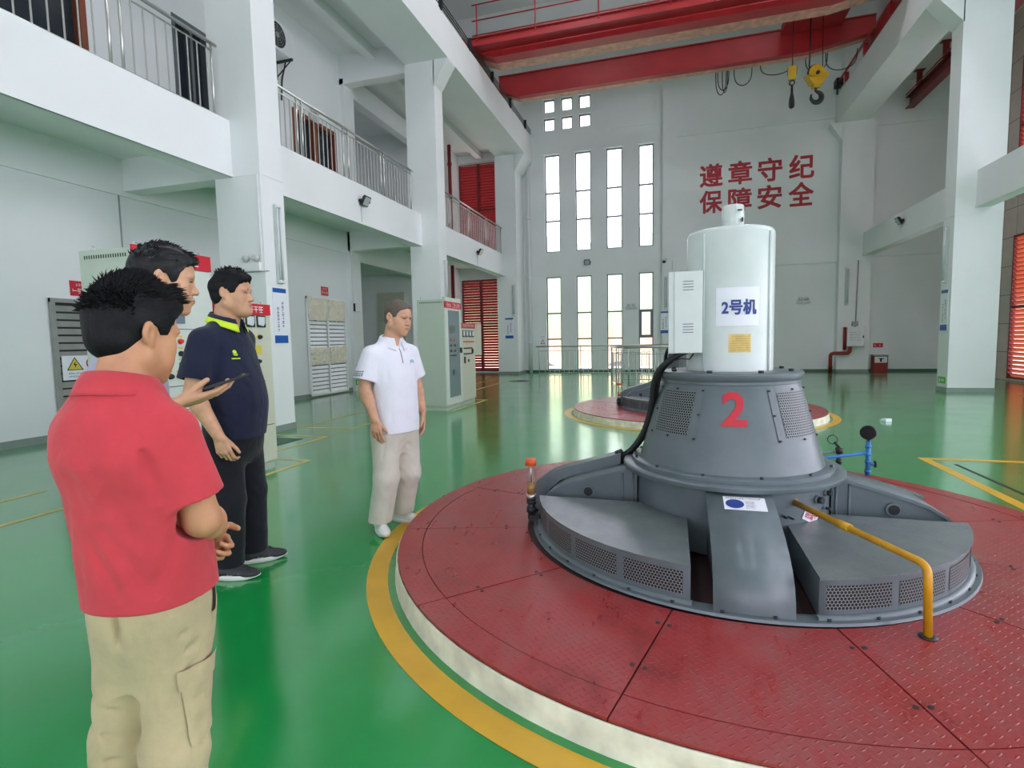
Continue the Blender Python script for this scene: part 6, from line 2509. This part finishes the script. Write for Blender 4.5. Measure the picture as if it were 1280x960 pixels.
for a, b, w, am in (((0.0, -0.06, 0.70), (0.0, -0.07, 0.80), 0.014, 0.012), ((0.02, -0.05, 0.70), (0.13, -0.02, 0.72), 0.010, 0.006), ((0.03, -0.05, 0.64), (0.15, 0.0, 0.69), 0.010, 0.007), ((0.03, -0.05, 0.58), (0.15, 0.0, 0.65), 0.010, 0.006),
                    ((0.03, -0.05, 0.50), (0.15, 0.0, 0.57), 0.010, 0.006), ((0.03, -0.05, 0.44), (0.15, 0.0, 0.51), 0.010, 0.006), ((0.03, -0.05, 0.38), (0.15, 0.0, 0.46), 0.010, 0.006), ((-0.14, -0.02, 0.56), (-0.03, -0.05, 0.52), 0.010, 0.007), ((-0.15, -0.02, 0.49), (-0.03, -0.06, 0.46), 0.010, 0.007), ((-0.15, -0.02, 0.43), (-0.03, -0.06, 0.41), 0.010, 0.007), ((-0.15, -0.02, 0.37), (-0.04, -0.06, 0.35), 0.010, 0.007), ((-0.15, -0.02, 0.31), (-0.04, -0.06, 0.29), 0.010, 0.007)):
    F.crease(a, b, w, am)
tr = F.build('cargo_trousers', TR, P, None, 1)
tree = bvh_of(tr)
def pocket(yc, zc, w, h):
    return decal_grid(yc - w / 2, yc + w / 2, zc - h / 2, zc + h / 2, 14, 14, 0, (-1, 0, 0), lambda a, b: (0.5, a, b))
decal(tree, pocket(0.012, 0.53, 0.105, 0.15), 'cargo_pocket', TR, tr, 0.006)
decal(tree, pocket(0.012, 0.612, 0.115, 0.045), 'pocket_flap', TR, tr, 0.010)
decal(tree, decal_grid(0.052, 0.068, 0.735, 0.785, 3, 6, 0, (-1, 0, 0), lambda a, b: (0.5, a + (b - 0.76) * 0.4, b)), 'side_pocket', BLACK, tr, 0.003)
SHB = M('dark_work_shoe', (40, 40, 42), 0.5)
for s, A_ in ((1, RA[0]), (-1, RA[1])):
    shoe(P, (A_[0], A_[1] + 0.01), s * -0.15, 0.26, SHB, M('dark_sole', (60, 60, 60), 0.6))

# ---- man in grey holding the phone
loc, hd = (-1.969, 1.54), 50
P = person('person with greying hair holding a phone behind the man in red polo', loc, hd)
T = (rotz(math.radians(-2)) @ rotx(math.radians(-8)), np.array((0.0, 0.126, 1.628)), 1.02)
F = Field((-0.36, -0.36, -0.01), (0.40, 0.46, 1.82), 0.0045)
core(F, 1.72)
neck(F, (0, 0.015, 1.40), (0.0, 0.095, 1.59), 0.064, 0.056)
add_head(F, T, 1.0, 1.0)
F.add(ell((0, 0.092, -0.066), (0.024, 0.016, 0.012)), 0.01, T)
arm(F, (0.185, -0.01, 1.40), (0.245, -0.115, 1.115), (0.258, 0.118, 1.165), 1.0)
arm(F, (-0.185, -0.01, 1.40), (-0.235, -0.03, 1.12), (-0.215, 0.10, 0.90), 1.0)
hand(F, (0.258, 0.118, 1.165), (0.0, 0.96, 0.20), (-0.30, -0.1, 0.95), (1, 0, 0.3), [(0.10, 0.30, 0.35), (0.08, 0.30, 0.35), (0.10, 0.35, 0.35), (0.15, 0.4, 0.35)], 1.14, 0.0, 0.25, (0.20, 0.85, 0.45))
hand(F, (-0.215, 0.10, 0.90), (0.0, 0.2, -0.98), (1, 0, 0), (0, 1, 0), [(0.3, 0.5, 0.4)] * 4, 1.0)
GL = ([(0.088, 0, 0.84), (-0.088, 0, 0.84)], [(0.10, 0.02, 0.48), (-0.10, 0.02, 0.48)], [(0.11, 0, 0.09), (-0.11, 0, 0.09)], (-0.12, 0.12))
legs(F, *GL)
B = F.build('body', [SK_MID, LIP], P, lips_fn(T))
eyes(P, T)
brows(P, T, HAIR)
H = hair_field(0.003, T, dict(thick=0.008, strand=0.003, clump=0.004, jag=0.004, brow=0.004, fade=0.004, lumps=[((0, 0.0, 0.070), (0.078, 0.094, 0.056)), ((0, 0.064, 0.082), (0.055, 0.036, 0.022))]))
hair = H.build('hair', HAIRGREY, P)
m = MB()
hair_spikes(m, T, 220, 6, 0.036, (0, 1.2, 0.0), ((-0.8, 0.8), (0.7, 1.05)), 0.4)
hair_spikes(m, T, 300, 8, 0.022, (0, 0.5, 0.0), ((-PI, PI), (0.0, 1.3)), 0.5)
m.build('fringe_strands', HAIRGREY, hair)
SH = cloth('lavender_grey_cloth', (158, 160, 176), 6, 0.05)
F = Field((-0.40, -0.36, 0.80), (0.40, 0.36, 1.56), 0.006)
F.add(loft([(0.86, 0, 0, 0.180, 0.135), (1.02, 0, -0.005, 0.170, 0.122), (1.22, 0, 0.0, 0.178, 0.118), (1.34, 0, 0.0, 0.174, 0.106), (1.41, 0, 0.0, 0.13, 0.085), (1.465, 0, 0.012, 0.082, 0.070), (1.50, 0, 0.02, 0.068, 0.062)]), 0.03)
for S, E in (((0.165, -0.01, 1.385), (0.250, -0.10, 1.11)), ((-0.165, -0.01, 1.385), (-0.245, -0.03, 1.10))):
    sleeve(F, S, E, 0.66, 0.066, 0.076, 0.035)
yoke(F, 0.0, 1.485, 0.150, 1.445)
for S, E in (((0.165, -0.01, 1.385), (0.250, -0.10, 1.11)), ((-0.165, -0.01, 1.385), (-0.245, -0.03, 1.10))):
    sleeve_hollow(F, S, E, 0.66, 0.058)
F.warp(lambda x, y, z: 0.004 * wnoise(x, y, z, 14, 14, 7), F.lo, F.lo + F.n * F.h)
shirt = F.build('shirt', SH, P, None, 1)
collar(shirt, [SH, SH], (0, 0.03, 1.475), 0.066, 0.062, 0.022, 0.034, 0.048, 20)
F = Field((-0.32, -0.26, 0.03), (0.32, 0.28, 1.06), 0.008)
trousers(F, [(-0.088, 0, 0.84), (0.088, 0, 0.84)], [(-0.10, 0.02, 0.48), (0.10, 0.02, 0.48)], [(-0.11, 0, 0.09), (0.11, 0, 0.09)], (0.095, 0.078, 0.070), [(0.70, 0, 0, 0.11, 0.075), (0.80, 0, 0, 0.155, 0.115), (0.90, 0, 0, 0.16, 0.12), (1.02, 0, 0, 0.15, 0.11)])
F.build('trousers', cloth('dark_grey_trousers', (60, 62, 68)), P)
for s in (-1, 1):
    shoe(P, (s * 0.115, 0.0), s * -0.12, 0.27, SHB, M('dark_sole', (60, 60, 60), 0.6))
# the phone in his hand
ph = thing('phone', 'black phone held in the hand of the man behind the red polo', 'phone', (0, 0, 0))
t = math.radians(hd - 90)
Rw = Matrix.Rotation(t, 3, 'Z')
pc = Vector((loc[0], loc[1], 0)) + Rw @ Vector((0.270, 0.292, 1.240))
ph.matrix_world = Matrix.Translation(pc) @ (Matrix.Rotation(t, 4, 'Z') @ Matrix.Rotation(math.radians(17), 4, 'X') @ Matrix.Rotation(math.radians(-2), 4, 'Y'))
m = MB()
m.box(-0.037, 0.037, -0.078, 0.078, -0.0045, 0.0045, 0.003)
m.build('case', BLACK, ph)
m = MB()
m.box(-0.034, 0.034, -0.075, 0.075, 0.0045, 0.0052)
m.build('screen', M('phone_screen', (30, 34, 40), 0.08), ph)

# ---- man in the navy polo
loc, hd = (-2.560, 2.605), 10
P = person('person in navy polo with lime collar stripe and black trousers', loc, hd)
T = (rotz(math.radians(12)) @ rotx(math.radians(-3)), np.array((0.0, 0.055, 1.678)), 1.05)
F = Field((-0.40, -0.32, -0.01), (0.40, 0.36, 1.90), 0.0045)
core(F, 1.78, 1.05)
neck(F, (0, 0.0, 1.45), (0.0, 0.03, 1.63), 0.076, 0.068)
add_head(F, T, 1.10, 1.12)
F.add(ell((0, 0.055, -0.095), (0.05, 0.05, 0.03)), 0.03, T)
arm(F, (0.190, -0.02, 1.42), (0.258, -0.045, 1.11), (0.240, 0.085, 0.865), 1.14)
arm(F, (-0.200, -0.02, 1.42), (-0.245, -0.09, 1.10), (-0.215, -0.04, 0.84), 1.12)
hand(F, (0.240, 0.085, 0.865), (-0.02, 0.28, -0.96), (-1, -0.12, 0), (0, 1, 0.3), [(0.35, 0.75, 0.6), (0.45, 0.85, 0.6), (0.55, 0.9, 0.6), (0.6, 0.9, 0.6)], 1.08, 0, 0.2, (0.45, 0.85, 0.35))
hand(F, (-0.215, -0.04, 0.84), (0.02, 0.20, -0.97), (1, -0.12, 0), (0, 1, 0.3), [(0.35, 0.6, 0.5)] * 4, 1.05, 0, 0.2, (0.45, 0.85, 0.35))
nl = [local_xy(loc, hd, p) for p in ((-2.52, 2.475), (-2.545, 2.705))]
NL = ([(0.100, 0.01, 0.82), (-0.100, 0.01, 0.82)], [(0.112, 0.03, 0.46), (-0.105, 0.03, 0.46)], [(nl[0][0], nl[0][1], 0.085), (nl[1][0], nl[1][1], 0.085)], (0.06, 0.42))
legs(F, *NL, 1.1)
B = F.build('body', [SK_MID, LIP], P, lips_fn(T))
eyes(P, T)
brows(P, T, HAIR)
H = hair_field(0.003, T, dict(thick=0.009, strand=0.003, clump=0.006, jag=0.004, fade=0.006, lumps=[((0, 0.005, 0.085), (0.072, 0.090, 0.050)), ((0.01, 0.062, 0.082), (0.058, 0.040, 0.030))]))
hair = H.build('hair', HAIR, P)
m = MB()
hair_spikes(m, T, 220, 12, 0.030, (0.2, 0.7, 0.3), ((-0.9, 0.9), (0.3, 1.1)), 0.8)
hair_spikes(m, T, 130, 13, 0.025, (0, -0.2, 0.5), ((-PI, PI), (0.0, 0.9)), 0.8)
m.build('fringe_strands', HAIR, hair)
SH = cloth('navy_polo_cloth', (30, 36, 58), 6, 0.12)
LIME = M('lime_trim', (196, 226, 40), 0.7)
F = Field((-0.44, -0.34, 0.78), (0.44, 0.40, 1.62), 0.0055)
F.add(loft([(0.825, 0, 0.022, 0.176, 0.160), (0.92, 0, 0.030, 0.180, 0.168), (1.03, 0, 0.036, 0.184, 0.172), (1.14, 0, 0.030, 0.186, 0.160), (1.26, 0, 0.014, 0.188, 0.138), (1.36, 0, 0.002, 0.184, 0.120), (1.435, 0, -0.002, 0.150, 0.098), (1.50, 0, 0.0, 0.096, 0.082), (1.535, 0, 0.004, 0.082, 0.074)], 2.3), 0.03)
for s in (1, -1):
    S, E = (s * 0.182, -0.02, 1.405), (s * 0.272, -0.045 - 0.04 * (s < 0), 1.10)
    sleeve(F, S, E, 0.72, 0.072, 0.082, 0.04)
    sleeve_hollow(F, S, E, 0.72, 0.066)
yoke(F, -0.005, 1.525, 0.165, 1.470, 0.052, 0.062)
F.sub(ell((0, 0.115, 1.50), (0.030, 0.06, 0.075)), 0.01)
for a, b, w, am in (((0.14, 0.10, 1.33), (0.05, 0.16, 1.20), 0.016, 0.005), ((0.15, 0.09, 1.27), (0.04, 0.18, 1.17), 0.015, 0.006), ((0.17, 0.07, 1.20), (0.07, 0.19, 1.12), 0.016, 0.005), ((0.19, 0.03, 1.12), (0.08, 0.19, 0.98), 0.018, 0.005), ((0.19, 0.02, 1.02), (0.12, 0.16, 0.88), 0.018, 0.005), ((0.05, 0.20, 0.95), (-0.08, 0.20, 0.90), 0.018, 0.004), ((0.15, 0.06, 1.38), (0.17, 0.05, 1.22), 0.014, 0.006)):
    F.crease(a, b, w, am)
F.warp(lambda x, y, z: 0.003 * wnoise(x, y, z, 13, 13, 8), F.lo, F.lo + F.n * F.h)
shirt = F.build('polo_shirt', SH, P, None, 2)
collar(shirt, [SH, LIME], (0, 0.012, 1.515), 0.080, 0.076, 0.026, 0.036, 0.056, 20, 0.028, 1)
tree = bvh_of(shirt)
ring = lambda x, z, r, n=10: [((x + r * math.cos(2 * PI * i / n), 0.5, z + r * math.sin(2 * PI * i / n)), (0, -1, 0)) for i in range(n)]
decal(tree, [ring(0.100, 1.335, 0.012), [((a, 0.5, b), (0, -1, 0)) for a, b in ((0.116, 1.327), (0.108, 1.315), (0.090, 1.313), (0.084, 1.328), (0.094, 1.321), (0.106, 1.321))], [((a, 0.5, b), (0, -1, 0)) for a, b in ((0.124, 1.300), (0.124, 1.294), (0.078, 1.294), (0.078, 1.300))]], 'chest_emblem', LIME, shirt, 0.002)
F = Field((-0.36, -0.28, 0.02), (0.36, 0.34, 1.02), 0.006)
trousers(F, NL[0], NL[1], NL[2], (0.104, 0.092, 0.086), [(0.66, 0, 0.012, 0.12, 0.09), (0.76, 0, 0.015, 0.168, 0.140), (0.86, 0, 0.02, 0.172, 0.150), (0.98, 0, 0.02, 0.165, 0.14)], 0.0035, 1)
F.build('trousers', cloth('black_trouser_cloth', (24, 26, 32), 6, 0.12), P, None, 1)
SB = M('black_sport_shoe', (38, 40, 44), 0.55)
SW = M('white_sole', (226, 226, 220), 0.55)
shoe(P, (nl[0][0] + 0.01, nl[0][1] + 0.02), math.radians(8), 0.275, SB, SW, BLACK, STEEL)
shoe(P, (nl[1][0] - 0.01, nl[1][1] + 0.02), math.radians(34), 0.275, SB, SW, BLACK, STEEL)

# ---- man in the white polo
loc, hd = (-1.930, 3.458), -22
P = person('person in white polo and cream trousers looking at the turbine', loc, hd)
T = (rotz(math.radians(12)) @ rotx(math.radians(-12)), np.array((-0.026, 0.045, 1.548)), 0.98)
F = Field((-0.38, -0.28, -0.01), (0.38, 0.32, 1.74), 0.0045)
core(F, 1.62)
neck(F, (0, -0.01, 1.33), (-0.02, 0.02, 1.50), 0.066, 0.060)
add_head(F, T, 1.06, 1.06)
arm(F, (0.195, -0.01, 1.31), (0.232, -0.02, 1.05), (0.218, 0.06, 0.845), 1.06)
arm(F, (-0.195, -0.01, 1.31), (-0.236, -0.02, 1.05), (-0.226, 0.05, 0.850), 1.06)
for s in (1, -1):
    hand(F, (s * 0.220, 0.058, 0.846), (-s * 0.06, 0.12, -0.98), (-s * 0.8, -0.5, 0), (-s * 0.4, 1, 0), [(0.15, 0.35, 0.3), (0.2, 0.4, 0.3), (0.25, 0.45, 0.35), (0.3, 0.5, 0.35)], 0.98, 0.3, 0.15, (0.5, 0.8, 0.3))
wl = [local_xy(loc, hd, p) for p in ((-2.035, 3.38), (-1.985, 3.625))]
WL = ([(0.090, 0, 0.74), (-0.090, 0, 0.74)], [(0.100, 0.012, 0.41), (-0.100, 0.012, 0.41)], [(wl[0][0], wl[0][1], 0.08), (wl[1][0], wl[1][1], 0.08)], (-0.42, 0.35))
legs(F, *WL)
B = F.build('body', [SK_PALE, LIP], P, lips_fn(T))
eyes(P, T)
brows(P, T, HAIR, 0.0038)
H = hair_field(0.003, T, dict(thick=0.0025, strand=0.0006, clump=0.0, jag=0.004, fade=0.001, brow=0.013))
H.build('hair', STUBBLE, P)
SH = cloth('white_polo_cloth', (228, 230, 238), 6, 0.02)
F = Field((-0.42, -0.30, 0.68), (0.42, 0.32, 1.48), 0.0055)
F.add(loft([(0.735, 0, 0.004, 0.182, 0.142), (0.86, 0, 0.004, 0.180, 0.140), (0.98, 0, 0.004, 0.180, 0.136), (1.10, 0, 0.004, 0.184, 0.130), (1.22, 0, 0.002, 0.182, 0.116), (1.30, 0, -0.002, 0.155, 0.098), (1.355, 0, -0.004, 0.105, 0.080), (1.405, 0, 0, 0.078, 0.070)], 2.3), 0.03)
for s in (1, -1):
    S, E = (s * 0.172, -0.01, 1.285), (s * 0.252, -0.025, 1.03)
    sleeve(F, S, E, 0.68, 0.066, 0.082, 0.035)
    sleeve_hollow(F, S, E, 0.70, 0.064)
yoke(F, -0.005, 1.390, 0.155, 1.345, 0.046, 0.055)
F.sub(ell((0.0, 0.105, 1.385), (0.026, 0.06, 0.060)), 0.01)
for a, b, w, am in (((0.14, 0.10, 1.26), (0.13, 0.11, 1.10), 0.014, 0.006), ((-0.14, 0.10, 1.26), (-0.14, 0.11, 1.10), 0.014, 0.006), ((0.05, 0.14, 1.16), (0.09, 0.15, 0.90), 0.020, 0.004), ((-0.04, 0.14, 1.10), (-0.08, 0.15, 0.84), 0.020, 0.004), ((0.11, 0.13, 1.02), (0.13, 0.13, 0.80), 0.016, 0.005), ((0.21, 0.04, 1.25), (0.23, 0.04, 1.15), 0.012, 0.004), ((0.0, 0.15, 0.98), (0.02, 0.15, 0.80), 0.018, 0.003)):
    F.crease(a, b, w, am)
F.warp(lambda x, y, z: 0.0026 * wnoise(x, y, z, 15, 15, 7), F.lo, F.lo + F.n * F.h)
shirt = F.build('polo_shirt', SH, P, None, 2)
collar(shirt, [SH, SH], (0, 0.004, 1.375), 0.072, 0.068, 0.024, 0.034, 0.054, 20, 0.026)
tree = bvh_of(shirt)
Q = lambda pts: [((a, 0.5, b), (0, -1, 0)) for a, b in pts]
decal(tree, decal_grid(-0.004, 0.004, 1.225, 1.33, 1, 6, 0.5, (0, -1, 0)), 'placket', M('placket_grey_line', (120, 118, 122), 0.8), shirt, 0.002)  # narrow grey line dropped along the placket
ov = [(-0.095 + 0.026 * math.cos(t * PI / 8), 1.235 + 0.011 * math.sin(t * PI / 8)) for t in range(16)]
iv = [(-0.095 + 0.018 * math.cos(t * PI / 8), 1.235 + 0.006 * math.sin(t * PI / 8)) for t in range(16)]
decal(tree, [Q([ov[i], ov[(i + 1) % 16], iv[(i + 1) % 16], iv[i]]) for i in range(16)] + [Q([(-0.128, 1.218), (-0.062, 1.218), (-0.062, 1.222), (-0.128, 1.222)])] + [Q([(-0.105, 1.233), (-0.085, 1.233), (-0.085, 1.237), (-0.105, 1.237)])], 'chest_logo', M('teal_print', (90, 140, 150), 0.7), shirt, 0.002)
rows = []
for z in (1.175, 1.160, 1.148):
    y = -0.045
    while y < 0.03:
        rows.append([((0.5, a, b), (-1, 0, 0)) for a, b in ((y, z), (y + 0.009, z), (y + 0.009, z + 0.008), (y, z + 0.008))])
        y += 0.013
decal(tree, rows, 'sleeve_print', DARKINK, shirt, 0.002)
F = Field((-0.36, -0.30, 0.02), (0.36, 0.30, 0.94), 0.006)
trousers(F, WL[0], WL[1], WL[2], (0.100, 0.090, 0.084), [(0.58, 0, 0, 0.12, 0.08), (0.68, 0, 0, 0.162, 0.122), (0.78, 0, 0, 0.168, 0.130), (0.90, 0, 0, 0.158, 0.12)], 0.0035, 2)
for a, b, w, am in (((0.0, 0.11, 0.70), (0.08, 0.12, 0.60), 0.014, 0.006), ((0.0, 0.10, 0.66), (-0.08, 0.12, 0.60), 0.014, 0.006), ((0.07, 0.12, 0.47), (0.16, 0.11, 0.45), 0.010, 0.006), ((-0.16, 0.11, 0.45), (-0.07, 0.12, 0.47), 0.010, 0.006), ((0.15, 0.08, 0.70), (0.17, 0.06, 0.55), 0.012, 0.005)):
    F.crease(a, b, w, am)
F.build('trousers', cloth('cream_trouser_cloth', (206, 202, 188), 6, 0.05), P, None, 1)
SWH = M('white_sport_shoe', (218, 220, 212), 0.5)
shoe(P, (wl[0][0] + 0.0, wl[0][1] + 0.01), math.radians(-24), 0.265, SWH, SW, SW)
shoe(P, (wl[1][0], wl[1][1] + 0.0), math.radians(20), 0.265, SWH, SW, SW)
